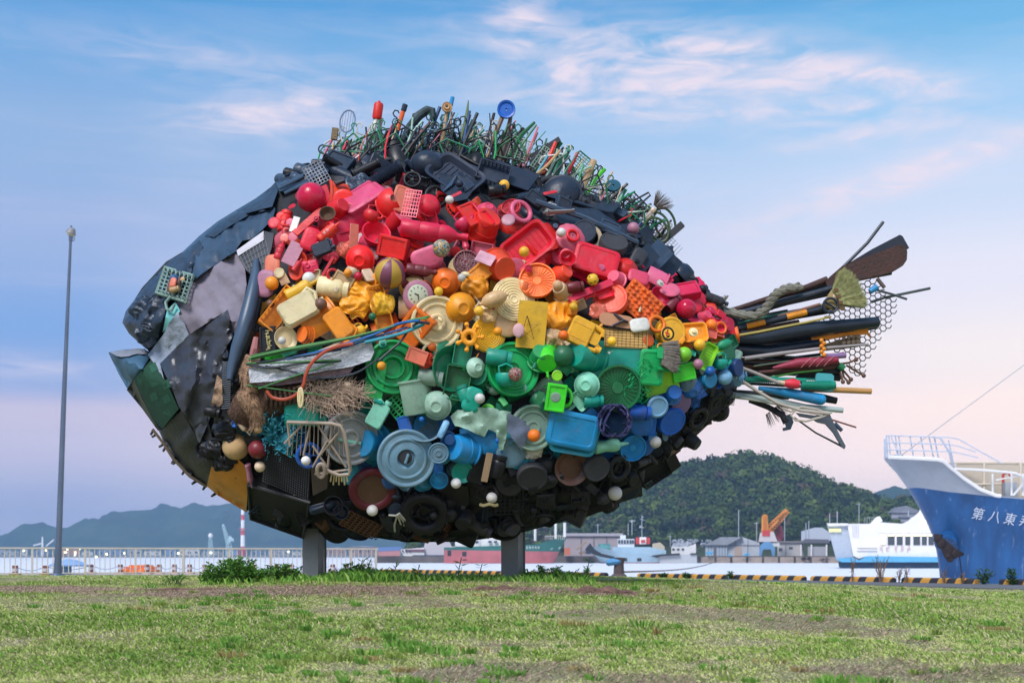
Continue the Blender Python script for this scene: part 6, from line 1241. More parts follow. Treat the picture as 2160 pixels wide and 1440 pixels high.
 ('box',1283,488,44,'slate',-20,(0,.2),dict(lift=.12)), ('drum',1293,518,62,'char',0,(0,.5),dict(lift=.12,gl=.6)), ('ball',1333,486,26,'mauve',0,(0,0),dict(lift=.14)), ('board',1385,540,70,'slate',50,(0,0),dict(lift=.16)), ('board',1360,545,60,'bnavy',45,(0,0),dict(lift=.14)), ('soap',1345,545,44,'char',60,(0,0),dict(lift=.12)), ('board',1412,560,60,'bnavy',60,(.1,0),dict(lift=.10)), ('bowl',1440,580,60,'bnavy',0,(.6,.5),dict(lift=.04,gl=.2)), ('jar',1452,608,44,'black',60,(0,0),dict(lift=.1)), ('bottle',1510,635,44,'char',-10,(0,0),dict(lift=.14,gl=.6)), ('ball',1480,612,18,'black',0,(0,0),dict(lift=.1)),
 ('crumple13',755,385,50,'slate',20,(0,0),dict(lift=.10,gl=.3)), ('grid',668,368,58,'slate',-62,(0,0),dict(lift=.20)), ('plank',960,412,30,'crim',30,(0,0),dict(lift=.3)), ('ball',948,424,18,'offw',0,(0,0),dict(lift=.24)), ('box',1128,425,40,'bnavy',-35,(0,0),dict(lift=.14)), ('jar',1048,405,40,'black',10,(0,0),dict(lift=.2,gl=.2)), ('wheel',870,380,40,'black',0,(0,0),dict(lift=.12)), ('crate',1040,372,66,'bnavy',-15,(0,0),dict(lift=.12)), ('pipe',1182,450,46,'grey',8,(0,0),dict(lift=.2,sy=.35)), ('crumple1',1160,440,40,'grey',0,(0,0),dict(lift=.12)),
 ('wheel',1430,608,0.1,'black',0,(0,0),dict()), ('tyre',1470,880,54,'black',0,(.3,-.2),dict(lift=.06)), ('cup',1452,925,40,'black',0,(.5,-.2),dict(lift=.08)), ('lid',1510,850,52,'black',0,(.3,-.2),dict(lift=.04)), ('bowl',1520,870,44,'black',0,(.4,-.4),dict(lift=.0)), ('board',1400,985,70,'black',28,(0,0),dict(lift=.04)), ('crate',1375,990,66,'black',25,(0,0),dict(lift=.04)), ('board',1325,1040,60,'char',12,(0,-.2),dict(lift=.04)),
]
placed = []
special_labels = {(661,425): 'glossy crimson ball', (857,966): 'large grey blue lid', (828,775): 'large bright green lid', (921,680): 'large cream lid', (904,434): 'red ribbed bowl', (868,430): 'pink lattice panel', (1232,706): 'yellow jerrycan', (1350,640): 'orange bumpy mat', (1303,818): 'green round fan cover', (1206,905): 'sky blue box lid', (895,1078): 'black toy tyre'}
for k_, x, y, sz_, c_, rot, tl, ex in KEY:
    if sz_ < 1: continue
    ex = dict(ex); o, M = item(k_, x, y, sz_, c_, rot, tl, label=special_labels.get((x, y)), **ex); placed.append((x, y, sz_))

LZ = dict(bottle=.66, jug=.56, box=.70, lunchbox=.37, jar=.80, soap=.42)
def sub(o, M, shp_, m_, loc=(0, 0, 0), rot=None, scale=1, name='mark'):
    """sub-part set on a placed piece, in the piece's own unit space"""
    T = M @ Matrix.Translation(loc) @ (rot or Matrix.Identity(4)) @ Matrix.Diagonal((scale, scale, scale, 1)); w = obj(name, shp_, m_); w.parent = o; w.matrix_local = M.inverted() @ T; return w
# painted ball, striped ball, clock, sandal, cap emblem, star board
def stripes(name, cols, scale, ax_='X', rough=.4, noise_=0):
    m = bpy.data.materials.new(name); m.use_nodes = True; n = m.node_tree.nodes; l = m.node_tree.links; b = n['Principled BSDF']; t = n.new('ShaderNodeTexCoord'); s = n.new('ShaderNodeSeparateXYZ')
    if noise_:
        q = n.new('ShaderNodeTexNoise'); q.inputs['Scale'].default_value = 2.2; q.inputs['Detail'].default_value = 1; l.new(t.outputs['Object'], q.inputs['Vector']); f = q.outputs[0]
        r = n.new('ShaderNodeValToRGB'); cr = r.color_ramp; cr.interpolation = 'CONSTANT'
        while len(cr.elements) < len(cols): cr.elements.new(.5)
        for i, (e, c) in enumerate(zip(cr.elements, cols)): e.position = 0 if i == 0 else .36+.28*i/len(cols); e.color = (*c, 1)
        l.new(f, r.inputs[0])
    else:
        at = n.new('ShaderNodeMath'); at.operation = 'ARCTAN2'; l.new(t.outputs['Object'], s.inputs[0]); l.new(s.outputs[0], at.inputs[0]); l.new(s.outputs[1], at.inputs[1])
        q = n.new('ShaderNodeMath'); q.operation = 'MULTIPLY'; q.inputs[1].default_value = scale/(2*math.pi); l.new(at.outputs[0], q.inputs[0]); fr = n.new('ShaderNodeMath'); fr.operation = 'FRACT'; l.new(q.outputs[0], fr.inputs[0])
        r = n.new('ShaderNodeValToRGB'); cr = r.color_ramp; cr.interpolation = 'CONSTANT'; cr.elements[0].color = (*cols[0], 1); cr.elements[1].position = .5; cr.elements[1].color = (*cols[1], 1); l.new(fr.outputs[0], r.inputs[0])
    l.new(r.outputs[0], b.inputs['Base Color']); b.inputs['Roughness'].default_value = rough; return m
bm_ = stripes('purple_yellow_stripes', [(.20, .055, .10), (.50, .30, .035)], 4, rough=.45)
o, M = item('ball', 821, 592, 65, 'amb', 8, (.2, 1.2), lift=.16, m=bm_, label='ball striped maroon and mustard')
item('ball', 931, 527, 37, 'amb', 0, (0, 0), lift=.24, m=stripes('painted_ball', [(.5, .42, .28), (.02, .03, .03), (.06, .30, .36), (.55, .45, .3), (.03, .02, .02), (.5, .3, .12)], 1, noise_=1), label='small ball painted in cream, black and teal')
item('ball', 1087, 790, 30, 'amb', 0, (0, 0), lift=.26, m=stripes('worn_football', [(.4, .22, .14), (.03, .02, .10), (.38, .26, .18), (.25, .05, .04)], 1, noise_=1), label='worn patterned football')
o, M = item('ball', 1249, 592, 25, 'yel', 0, (0, 0), lift=.22, label='yellow ball with round holes')
dk = mat('hole_dark', (.02, .015, .01), .8); mbd = MB(); mbd.sphere((0, 0, 0), .14, 8, 6); dot = mbd.mesh('hole')
for i in range(11):
    a = 2.4*i; z = -.2+1.1*i/11; r_ = math.sqrt(max(0, 1-z*z)); sub(o, M, dot, dk, (r_*math.cos(a)*.97, r_*math.sin(a)*.97, .55+z*.97), name='hole')
o, M = item('disc', 882, 624, 66, 'mauve', 0, (.25, -.15), lift=.14, label='round wall clock with a mauve rim')
mbd = MB(); mbd.lathe([(.01, .17), (.62, .17), (.66, .15)], 30, Matrix.Diagonal((1, 1, 1, 1))); sub(o, M, mbd.mesh('clock_face'), mat('clock_face', (.60, .64, .48), .5), (-.05, .05, .01), name='clock_face')
tk = MB(); tk.cbox((0, 0, 0), (.035, .12, .02)); tkm = tk.mesh('tick')
for i in range(12): a = R(30*i); sub(o, M, tkm, dk, (-.05+.5*math.sin(a), .05+.5*math.cos(a), .195), Matrix.Rotation(-a, 4, 'Z'), name='tick')
tk = MB(); tk.tube([(0, 0, .20), (.03, -.30, .20)], .025, 5); tk.tube([(0, 0, .20), (-.22, .10, .20)], .03, 5); tk.sphere((0, 0, .2), .06, 8, 6); sub(o, M, tk.mesh('clock_hands'), dk, (-.05, .05, 0), name='clock_hands')
o, M = item('sandal', 1300, 677, 74, 'tan', -8, (0, 0), lift=.17, m=mat('tan_sole', (.50, .24, .13), .7, dirt=.2), label='tan flip flop with a dark strap')
tk = MB(); tk.tube([(.62, 0, .2), (.35, 0, .36), (-.2, .36, .16)], .075, 8); tk.tube([(.35, 0, .36), (-.2, -.36, .16)], .075, 8); tk.tube([(-.9, -.37, .07), (0, -.42, .07), (.9, -.34, .07)], .05, 6); sub(o, M, tk.mesh('strap'), mat('dark_strap', (.02, .02, .035), .5), name='strap')
# emblem on the yellow cap
o, M = item('disc', 1408, 704, 30, 'yel', 0, (.2, -.1), lift=.26, gl=.4)
tk = MB(); tk.lathe([(.70, .17), (.70, .19), (.98, .19), (.98, .17)], 36); sub(o, M, tk.mesh('emblem_ring'), dk, name='emblem_ring')
tk = MB(); tk.prism([(-.32,-.5,.17),(-.12,-.5,.17),(-.02,-.12,.17),(.26,-.28,.17),(.38,-.14,.17),(.06,.08,.17),(.12,.48,.17),(-.1,.48,.17),(-.18,.1,.17),(-.42,.14,.17),(-.42,-.04,.17),(-.22,-.08,.17)], (0, 0, .02)); sub(o, M, tk.mesh('emblem_red'), mat('emblem_red', (.55, .03, .02), .5), (-.04, .08, .003), name='emblem_figure')
tk = MB(); tk.prism([(0,-.2,.17),(.34,-.34,.17),(.1,-.52,.17),(-.28,-.62,.17)], (0, 0, .02)); sub(o, M, tk.mesh('emblem_black'), dk, (0, 0, .012), name='emblem_shadow')
# star drawn on the yellow board
st = [(R(90+144*i)) for i in range(6)]
mb = MB(); mb.tube([S(1112+27*math.cos(a)*.9, 693-27*math.sin(a), .232) for a in st], .0032, 4); mb.build('star_drawing', dk, fish)
mb = MB(); c = S(1094, 697, .225); mb.sphere(c, .052, 12, 8, (.9, .25, 1.1)); mb.build('pink_toy_patch', mat('patch_pink', (.62, .35, .36), .6), fish)
# grid board (wooden, ruled)
o, M = item('board', 1320, 715, 92, 'amb', -2, (0, 0), lift=.13, sy=.62, m=mat('ruled_wood', (.62, .36, .10), .6, var=.15, vscale=8), label='ruled wooden game board')
tk = MB()
for i in range(11): tk.tube([(-.95+.19*i, -.62, .08), (-.95+.19*i, .62, .08)], .010, 4)
for i in range(7): tk.tube([(-.95, -.6+.2*i, .08), (.95, -.6+.2*i, .08)], .010, 4)
tag(sub(o, M, tk.mesh('ruled_lines'), dk, name='ruled_lines'), kind='stuff')
# black and yellow lettered can
o, M = item('box', 572, 716, 52, 'black', 92, (-.3, 0), lift=.14, label='black and yellow lettered can')
gm = mat('sign_gold', (.50, .42, .16), .6)
for ch, x_, y_ in (('安', .42, -.1), ('全', -.10, -.1), ('第', -.6, -.1)): sub(o, M, strokes_mesh(1, .6, seed=ord(ch) % 97), gm, (x_, y_, .70), Matrix.Rotation(R(-90), 4, 'Z'), name='character')
o, M = item('jar', 694, 492, 0.1+40, 'ored', 42, (0, 0), lift=.17)
sub(o, M, strokes_mesh(2, .34, seed=2), mat('label_white', (.7, .6, .6), .6), (-.2, .02, .90), Matrix.Rotation(R(0), 4, 'Z'), name='print')
mb = MB(); 
for i in range(10): mb.sphere(S(1014+i*3.8, 1064+1.5*math.sin(i), .22), .014, 7, 5)
tag(mb.build('pearl_string', pm('cream'), fish), kind='stuff')

# ---- bulk of the cladding, colour by band
def yl(pts): return lambda x: float(np.interp(x, [p[0] for p in pts], [p[1] for p in pts]))
b_kr = yl([(560, 470), (590, 448), (640, 405), (700, 405), (760, 400), (800, 396), (900, 412), (950, 436), (1050, 440), (1120, 458), (1180, 486), (1250, 528), (1330, 548), (1400, 585), (1460, 606), (1500, 645), (1540, 680)])
b_ro = yl([(545, 590), (570, 600), (600, 560), (640, 570), (740, 560), (800, 560), (880, 585), (960, 560), (1080, 590), (1150, 560), (1220, 622), (1290, 668), (1330, 600), (1400, 660), (1450, 680), (1540, 692)])
b_og = yl([(520, 745), (780, 712), (880, 735), (950, 745), (1010, 745), (1070, 715), (1110, 740), (1150, 745), (1180, 738), (1260, 722), (1350, 738), (1400, 735), (1500, 725), (1545, 715)])
b_gb = yl([(540, 840), (640, 900), (740, 880), (800, 905), (860, 880), (900, 880), (960, 880), (1080, 875), (1170, 868), (1260, 862), (1330, 856), (1400, 812), (1480, 785), (1545, 765)])
b_bk = yl([(540, 925), (600, 950), (660, 980), (740, 985), (800, 1010), (900, 1035), (1000, 990), (1080, 975), (1150, 960), (1230, 950), (1300, 965), (1380, 945), (1420, 905), (1480, 835), (1545, 800)])
def band(x, y):
    if y < b_kr(x): return 'K'
    if y < b_ro(x): return 'R'
    if y < b_og(x): return 'O'
    if y < b_gb(x): return 'G'
    if y < b_bk(x): return 'B'
    return 'D'
BC = {'K': ['black', 'bnavy', 'slate', 'char', 'bnavy', 'black'], 'R': ['red', 'crim', 'red', 'crim', 'crim', 'rose', 'ored', 'red', 'pink', 'maroon', 'red'], 'O': ['amb', 'yel', 'oran', 'amb', 'cream', 'yel', 'tan', 'amb', 'beige', 'oran'],
      'G': ['gree', 'teal', 'grn2', 'mint', 'grn2', 'dgre', 'pmint', 'gree', 'sage', 'lime'], 'B': ['blue', 'sky', 'bteal', 'gblue', 'sky', 'blue', 'lblue', 'dblue'], 'D': ['black', 'black', 'char', 'black', 'black', 'bnavy']}
KS = ['bottle', 'bowl', 'bucket', 'cup', 'disc', 'lid', 'tray', 'lunchbox', 'soap', 'box', 'jug', 'jar', 'shard', 'shard', 'dome_shard', 'crumple', 'crumple', 'crumple', 'squeeze', 'basket', 'crate', 'grid', 'kettle', 'dish_open', 'bowl_open', 'board', 'shovel', 'dustpan', 'fragment', 'scoop', 'scoop', 'block', 'bowl_ribbed', 'clamshell', 'bucket', 'jug', 'tray', 'lunchbox']
KD = ['box', 'tray', 'crumple', 'shard', 'gadget', 'tyre', 'wheel', 'disc', 'bottle', 'jar', 'shoe', 'grid', 'crate', 'fragment', 'block', 'pipe', 'bellows', 'drum', 'hose', 'board', 'bucket_open', 'bowl', 'cup', 'plank', 'helmet']
rr = random.Random(21)
HEADL = yl([(380, 575), (450, 560), (490, 580), (540, 562), (590, 548), (650, 532), (700, 515), (740, 540), (800, 560), (900, 545), (980, 548), (1000, 545), (1120, 560)])
HL = lambda y: float(np.interp(y, [380, 440, 470, 520, 600, 680, 740, 800, 900, 960, 1020, 1080], [690, 600, 585, 575, 556, 540, 520, 505, 492, 480, 530, 560]))
pts_ = []
def scatter(nmax, dmin, s0, s1, l0, l1, edge, tries=30000):
    out = []; G = {}
    for _ in range(tries):
        if len(out) >= nmax: break
        x, y = rr.uniform(480, 1562), rr.uniform(325, 1145)
        if sdist(x, y) < edge+(10 if y > 900 else 0) or x < HL(y)+12: continue
        if 520 < x < 785 and 745 < y < 900 and not (x > 745 and y > 800): continue      # fin area
        if 545 < x < 745 and 860 < y < 1060: continue                                    # cart, cases
        d_k = dmin*(.8 if band(x, y) in 'D' else 1)
        if x > 1380: d_k *= .62
        if any((x-a)**2+(y-b2)**2 < d_k*d_k for a, b2 in out): continue
        out.append((x, y)); bd_ = band(x, y+rr.uniform(-6, 6)); kd = rr.choice(KD if bd_ in 'KD' else KS); c_ = rr.choice(BC[bd_])
        s_ = rr.uniform(s0, s1)*(1 if x < 1380 else .62)
        if s0 < 50 and any((x-a)**2+(y-b2)**2 < (.36*q)**2 for a, b2, q in placed if q > 40): continue
        if kd in ('cap', 'knob', 'ring', 'ball'): s_ *= .6
        if kd in ('bucket', 'bucket_open'): s_ *= .85
        if kd == 'crumple': kd = 'crumple%d' % rr.randint(1, 14)
        o, M = item(kd, x, y, s_, c_, rr.uniform(0, 360), (rr.uniform(-.7, .7), rr.uniform(-.6, .6)), lift=rr.uniform(l0, l1), sy=rr.uniform(.75, 1.1), sz=.8, gl=(.3 if bd_ in 'KD' else None))
        if kd in LZ and rr.random() < .45 and bd_ not in 'KD':
            w = obj('label_patch', sh('board'), pm(rr.choice(['offw', 'white', 'cream', 'dblue', 'mauve'])), o); w.matrix_local = Matrix.Translation((-.1, 0, LZ[kd])) @ Matrix.Diagonal((.34, .36, .25, 1))
    return out
a1 = scatter(420, 29, 58, 92, -.15, -.07, 6)
a2 = scatter(420, 25, 34, 54, -.02, .06, 4)
for _ in range(900):
    x, y = rr.uniform(540, 1548), rr.uniform(350, 1110)
    if sdist(x, y) < (8 if y < 900 else 18) or x < HL(y)+10 or (520 < x < 790 and 745 < y < 1080): continue
    if any(abs(x-a) < .42*s_+6 and abs(y-b2) < .42*s_+6 for a, b2, s_ in placed if s_ > 36) or any((x-a)**2+(y-b2)**2 < 380 for a, b2, _s in placed): continue
    bd_ = band(x, y+rr.uniform(-8, 8)); kd = rr.choice(KD if bd_ in 'KD' else KS); kd = 'crumple%d' % rr.randint(1, 14) if kd == 'crumple' else kd; placed.append((x, y, 1))
    item(kd, x, y, rr.uniform(20, 36), rr.choice(BC[bd_]), rr.uniform(0, 360), (rr.uniform(-.8, .8), rr.uniform(-.6, .6)), lift=rr.uniform(.08, .15), sy=rr.uniform(.7, 1.1))
# small trinkets in the gaps
for _ in range(75):
    x, y = rr.uniform(540, 1540), rr.uniform(370, 1110)
    if sdist(x, y) < 8 or x < HL(y)+8 or (520 < x < 770 and 745 < y < 1080): continue
    bd_ = band(x, y); kd = rr.choice(['ball', 'ball', 'cap', 'fragment', 'ring', 'squeeze', 'knob', 'float', 'ladle', 'soap']); c_ = rr.choice(BC[bd_]+(['tan', 'offw'] if rr.random() < .15 else []))
    item(kd, x, y, rr.uniform(11, 20), c_, rr.uniform(0, 360), (rr.uniform(-.3, .3), rr.uniform(-.3, .3)), lift=rr.uniform(.14, .2))
# rim pieces: uneven dark outline below and above
for i in range(150):
    t_ = rr.random(); x = 540+t_*1010
    col_ = [q for q in OUT]; y = float(np.interp(x, [530, 640, 760, 820, 880, 980, 1080, 1180, 1280, 1340, 1380, 1420, 1470, 1510, 1545, 1560], [1064, 1098, 1108, 1120, 1124, 1122, 1106, 1084, 1058, 1026, 990, 950, 906, 868, 840, 792]))-rr.uniform(4, 20)
    kd = rr.choice(['box', 'fragment', 'gadget', 'crumple%d' % rr.randint(1, 14), 'crate', 'shard', 'wheel', 'block', 'plank', 'grid'])
    item(kd, x, y, rr.uniform(26, 52)*(1 if x < 1300 else .7), rr.choice(['black', 'char', 'black', 'brown']), rr.uniform(0, 360), (rr.uniform(-.8, .8), rr.uniform(-.8, .3)), lift=rr.uniform(-.22, -.02), k=.2)
for i in range(64):
    x = rr.uniform(600, 1500); y = float(np.interp(x, [580, 640, 690, 760, 830, 900, 1000, 1100, 1200, 1300, 1380, 1430, 1475, 1520], [385, 358, 334, 338, 328, 325, 338, 360, 398, 448, 508, 562, 604, 642]))+rr.uniform(6, 22)
    kd = rr.choice(['box', 'fragment', 'tray', 'crumple%d' % rr.randint(1, 14), 'shard', 'pipe', 'bottle', 'board', 'gadget'])
    item(kd, x, y, rr.uniform(30, 60)*(1 if x < 1350 else .65), rr.choice(['black', 'bnavy', 'slate', 'char']), rr.uniform(-50, 20), (rr.uniform(-.4, .4), rr.uniform(0, .6)), lift=rr.uniform(-.12, .04), gl=.3)

# ---- big irregular sheets hand cut
drape('torn_sheet', [(950,878),(965,864),(1000,860),(1040,860),(1078,868),(1070,905),(1062,948),(1052,950),(1046,912),(1030,905),(1022,922),(1005,915),(985,905),(960,898)], pm('pmint'), .22, .03, 4, label='torn pale mint plastic sheet', rough=1.5, step=8)
drape('puzzle_mat', [(1072,872),(1110,888),(1118,905),(1108,935),(1100,950),(1085,930),(1070,905)], mat('blue_foam', (.15, .19, .28), .85, var=.15, bump=.5, bscale=120), .25, .01, rough=2.5, step=6)
drape('toothed_mat', [(800,1095),(862,1060),(872,1078),(860,1100),(835,1130),(815,1118)], mat('slate_mat', (.03, .035, .055), .7), .2, .01, rough=2.5, step=6)
drape('cloth_pad', [(885,1010),(985,1000),(990,1060),(965,1100),(930,1085),(890,1060)], pm('black'), .08, .03, 4)
drape('large_panel', [(1165,436),(1260,440),(1345,500),(1320,510),(1240,480),(1180,470)], pm('bnavy'), .16, .01, 2, label='broad blue black moulded panel under the dorsal fin')
mb = MB(); mb.tube([S(1130,425,.30), S(1230,458,.30), S(1345,512,.26)], .022, 6); mb.build('panel_edge', pm('slate'), fish)
drape('dark_cover', [(925,350),(990,345),(1010,385),(985,420),(960,425),(930,400)], pm('bnavy'), .14, .012, 3)
for i in range(7):
    mb = MB(); mb.tube([S(935+i*4, 405-i*3, .165), S(970-i*1, 372+i*1.5-12, .165), S(1000-i*3, 392+i*2, .165)], .006, 4); mb.build('cover_rib', pm('slate'), fish)
# broken headset of the white oval (reading on slate disc)
# ---- briefcase and mesh case at the lower left
case = mat('briefcase_black', (.012, .012, .014), .55, bump=.8, bscale=160)
def slab(name, quad, depth, m, lift, bevel=.02, label=None):
    a = [S(x, y, lift) for x, y in quad]; n_ = (a[1]-a[0]).cross(a[3]-a[0]).normalized()
    if n_.y > 0: n_ = -n_
    mb = MB(); mb.prism(a, n_*-depth); o = mb.build(name, m, fish, label=label); return o, a, n_
o, a, n_ = slab('briefcase', [(524,1020),(653,1057),(640,1131),(530,1092)], .30, case, .16, label='black briefcase with a brass lock')
mb = MB(); h0, h1 = a[0].lerp(a[1], .33)-n_*.12, a[0].lerp(a[1], .60)-n_*.12; u_ = Vector((0.01, 0, .06)); mb.tube([h0, h0+u_, h1+u_, h1], .018, 7); hn = mb.build('case_handle', case, o)
mb = MB(); mb.tube([a[0]+n_*.01, a[1]+n_*.01, a[2]+n_*.01, a[3]+n_*.01], .014, 6, closed=True); mb.build('case_seam', mat('case_trim', (.03, .03, .035), .4), o)
mb = MB(); c = a[0].lerp(a[1], .80)+n_*-.03+Vector((0, 0, .02)); mb.cbox(c, (.08, .03, .05)); mb.build('case_lock', mat('brass', (.35, .26, .10), .4, metal=.6), o)
o2, a, n_ = slab('perforated_case', [(560,930),(655,985),(651,1056),(553,1015)], .14, case, .14, label='black perforated plastic case')
pd = mat('perforation_grey', (.075, .075, .085), .6); mb = MB()
for i in range(21):
    for j in range(15):
        u, v_ = (i+.5)/21, (j+.5)/15; p = a[0].lerp(a[1], u).lerp(a[3].lerp(a[2], u), v_)+n_*.004; mb.cbox(p, (.009, .006, .009))
tag(mb.build('perforation', pd, o2), kind='stuff')
o3, a, n_ = slab('worn_box', [(655,985),(692,990),(690,1030),(660,1045)], .1, mat('worn_brown', (.10, .075, .06), .8, dirt=.3), .14)

# ---- fin: foam slab, cables, coir, fishing net, cart
foam = mat('weathered_foam', (.62, .64, .70), .9, var=.3, vscale=12, dirt=.25, bump=1.0, bscale=55)
foam2 = mat('purple_foam', (.34, .24, .33), .9, var=.4, vscale=10, dirt=.4, bump=1.0, bscale=45)
def slab2(name, poly, l0, l1, m, label=None, nz_=.012):
    mb = MB(); k = len(poly); A = [S(x, y, l0) for x, y in poly]; B_ = [S(x, y, l1)+Vector((rr.uniform(-nz_, nz_), 0, rr.uniform(-nz_, nz_))) for x, y in poly]; mb.add(A+B_, [tuple(range(k, 2*k))]+[(i, (i+1) % k, (i+1) % k+k, i+k) for i in range(k)]); return mb.build(name, m, fish, label=label)
slab2('foam_slab', [(526,778),(545,768),(600,758),(660,744),(720,732),(783,720),(787,740),(784,758),(740,772),(690,783),(640,790),(580,803),(530,806)], -.05, .33, foam, 'weathered grey foam slab forming the side fin')
slab2('foam_slab', [(530,806),(580,803),(640,788),(690,782),(740,770),(752,768),(735,786),(700,792),(660,800),(625,806),(590,812),(550,812)], -.05, .26, foam2, 'purple grey underside foam slab')
cg, cb_, ck, cr2 = mat('cable_green', (.05, .20, .05), .45), mat('cable_blue', (.01, .12, .38), .45), mat('cable_black', (.02, .03, .045), .45), mat('cable_red', (.45, .07, .03), .5)
def cable(pts, r_, m, lift=.34, nm='cable', lab=None):
    mb = MB(); P3 = [S(x, y, lift+dz) for x, y, dz in [(p+(0,))[:3] if len(p) == 2 else p for p in pts]]
    Q = []
    for i in range(len(P3)-1):
        p0, p1, p2, p3 = P3[max(i-1, 0)], P3[i], P3[i+1], P3[min(i+2, len(P3)-1)]
        for j in range(6):
            t = j/6; Q.append(.5*((2*p1)+(p2-p0)*t+(2*p0-5*p1+4*p2-p3)*t*t+(-p0+3*p1-3*p2+p3)*t**3))
    Q.append(P3[-1]); mb.tube(Q, r_*PXM, 7); return mb.build(nm, m, fish, label=lab)
cable([(525,758),(600,742),(700,722),(800,697),(860,678),(905,668,.1)], 2.3, cg, .36); cable([(528,754),(620,734),(720,716),(820,690),(870,674),(900,672,.1)], 1.7, mat('cable_grass', (.10, .30, .08), .5), .38); cable([(530,750),(640,728),(760,706),(850,680)], 1.5, cg, .35)
cable([(605,757),(660,745),(720,728),(790,705),(840,683),(885,676,.08)], 2.6, cb_, .38); cable([(640,752),(720,735),(800,708),(860,690)], 2.0, cb_, .36); cable([(770,722),(840,705),(880,690),(895,683)], 3.4, mat('cable_teal', (.03, .30, .38), .45), .38)
cable([(865,690),(845,720),(820,742),(800,760)], 2.2, ck, .36); cable([(870,688),(885,680),(905,682,.05)], 2.6, ck, .42); cable([(520,768),(560,775),(600,772),(640,765),(700,763),(720,760)], 2.4, ck, .36); cable([(521,766),(580,765),(650,762),(715,759)], 1.8, cg, .37)
cable([(560,772),(610,782),(660,796),(720,794),(760,782),(800,755)], 2.0, ck, .34); cable([(545,820),(600,800),(660,780),(715,760)], 1.6, cg, .36); cable([(520,812),(580,820),(640,828),(700,835)], 1.5, cg, .30); cable([(540,765),(640,750),(720,738)], 1.4, ck, .39)
cable([(562,824),(575,838),(600,842),(625,832),(640,812),(645,790),(658,765),(685,742),(715,730),(745,725)], 3.2, cr2, .42, lab='red bent tube'); 
mb = MB(); mb.tube([S(634+8*math.cos(a)*.6, 838+20*math.sin(a), .46) for a in np.linspace(0, 2*math.pi, 17)[:-1]], .010, 6, closed=True); mb.tube([S(634, 820, .46), S(632, 858, .46)], .009, 6); mb.build('wire_loop', pm('cream'), fish)
coir = mat('coir_fibre', (.42, .25, .15), .98, var=.5, vscale=35, bump=1.0, bscale=110); coir_d = mat('coir_dark', (.13, .07, .045), .98, var=.5, vscale=30, bump=1.0, bscale=100)
def hairy(name, pts, rads, m, lift, nh=900, hl=.05, label=None, seed=0, hair_w=.0035):
    mb = MB(); P3 = [S(x, y, lift) for x, y in pts]; mb.tube(P3, rads, 12); o = mb.build(name, m, fish, label=label, sharp=80)
    r2 = random.Random(seed); V = []; F_ = []
    for i in range(nh):
        k = r2.uniform(0, len(P3)-1.001); i0 = int(k); c = P3[i0].lerp(P3[i0+1], k-i0); rd = rads[i0]*(1-k+i0)+rads[i0+1]*(k-i0); t = (P3[i0+1]-P3[i0]).normalized()
        d_2 = Vector((r2.gauss(0, 1), -abs(r2.gauss(0, 1)), r2.gauss(0, 1))); d_2 = (d_2-t*d_2.dot(t)).normalized(); b0 = c+d_2*rd*.92; e = b0+(d_2*.6+t*r2.uniform(-1, 1.6)+Vector((0, 0, -.3)))*hl*r2.uniform(.4, 1.2); w = t.cross(d_2)*hair_w
        q = len(V); V += [b0-w, b0+w, e]; F_.append((q, q+1, q+2))
    h = npmesh('fibre', np.array([tuple(v_-rootloc(o)*0) for v_ in V]), np.array(F_), m, parent=o, kind='stuff'); return o
hairy('coir_rope', [(534,752),(528,768),(521,790),(524,810),(530,822)], [.05, .06, .065, .06, .055], coir, .20, 700, .04, 'thick brown coir rope beside the gill', 1)
for i in range(16):
    y = 754+i*4.6; x = float(np.interp(y, [752, 768, 790, 810, 830], [534, 528, 521, 524, 530])); mb = MB(); mb.tube([S(x-13, y-2, .22), S(x, y+3, .285), S(x+13, y+3, .22)], .018, 6); mb.build('rope_wrap', coir, fish)
hairy('coir_tuft', [(530,822),(522,835),(530,850),(540,868),(545,890),(536,905)], [.05, .085, .09, .07, .055, .03], coir, .22, 900, .035, 'frayed brown coir tuft hanging down', 2)
mb = MB(); mb.tube([S(541, 712, .22), S(537, 735, .24), S(533, 752, .22)], [.024, .032, .03], 8); mb.build('rubber_tube', mat('dull_pink', (.42, .16, .15), .6), fish)
hairy('coir_mat', [(505,880),(530,850),(570,842),(620,832),(660,822)], [.12, .16, .15, .13, .12], coir_d, .08, 900, .04, 'dark brown coir roll under the foam slab', 3)
for i in range(9):
    x = 560+i*10; mb = MB(); mb.tube([S(x, 822-i, .24), S(x+3, 842-i*1.5, .27), S(x+2, 862-i*2, .22)], .016, 5); mb.build('coir_rib', coir_d, fish)
# straw bundle
straw = mat('dry_straw', (.44, .31, .23), .9, var=.4, vscale=20); V = []; F_ = []; r2 = random.Random(8)
for i in range(620):
    x, y = r2.gauss(700, 38), r2.gauss(828, 17); 
    if not (635 < x < 765 and 800 < y < 890): continue
    a = r2.gauss(-.6, 1.0)+(x-690)*.008; ln_ = r2.uniform(14, 46); p0 = S(x, y, .20+r2.uniform(0, .12)); p1 = S(x+ln_*math.cos(a), y-ln_*math.sin(a), .20+r2.uniform(0, .14)); w = Vector((-(p1-p0).z, 0, (p1-p0).x)).normalized()*.0022; q = len(V); V += [p0-w, p0+w, p1+w*.6, p1-w*.6]; F_.append((q, q+1, q+2, q+3))
npmesh('straw_bundle', np.array([tuple(v_) for v_ in V]), np.array(F_), straw, parent=fish, kind='stuff')
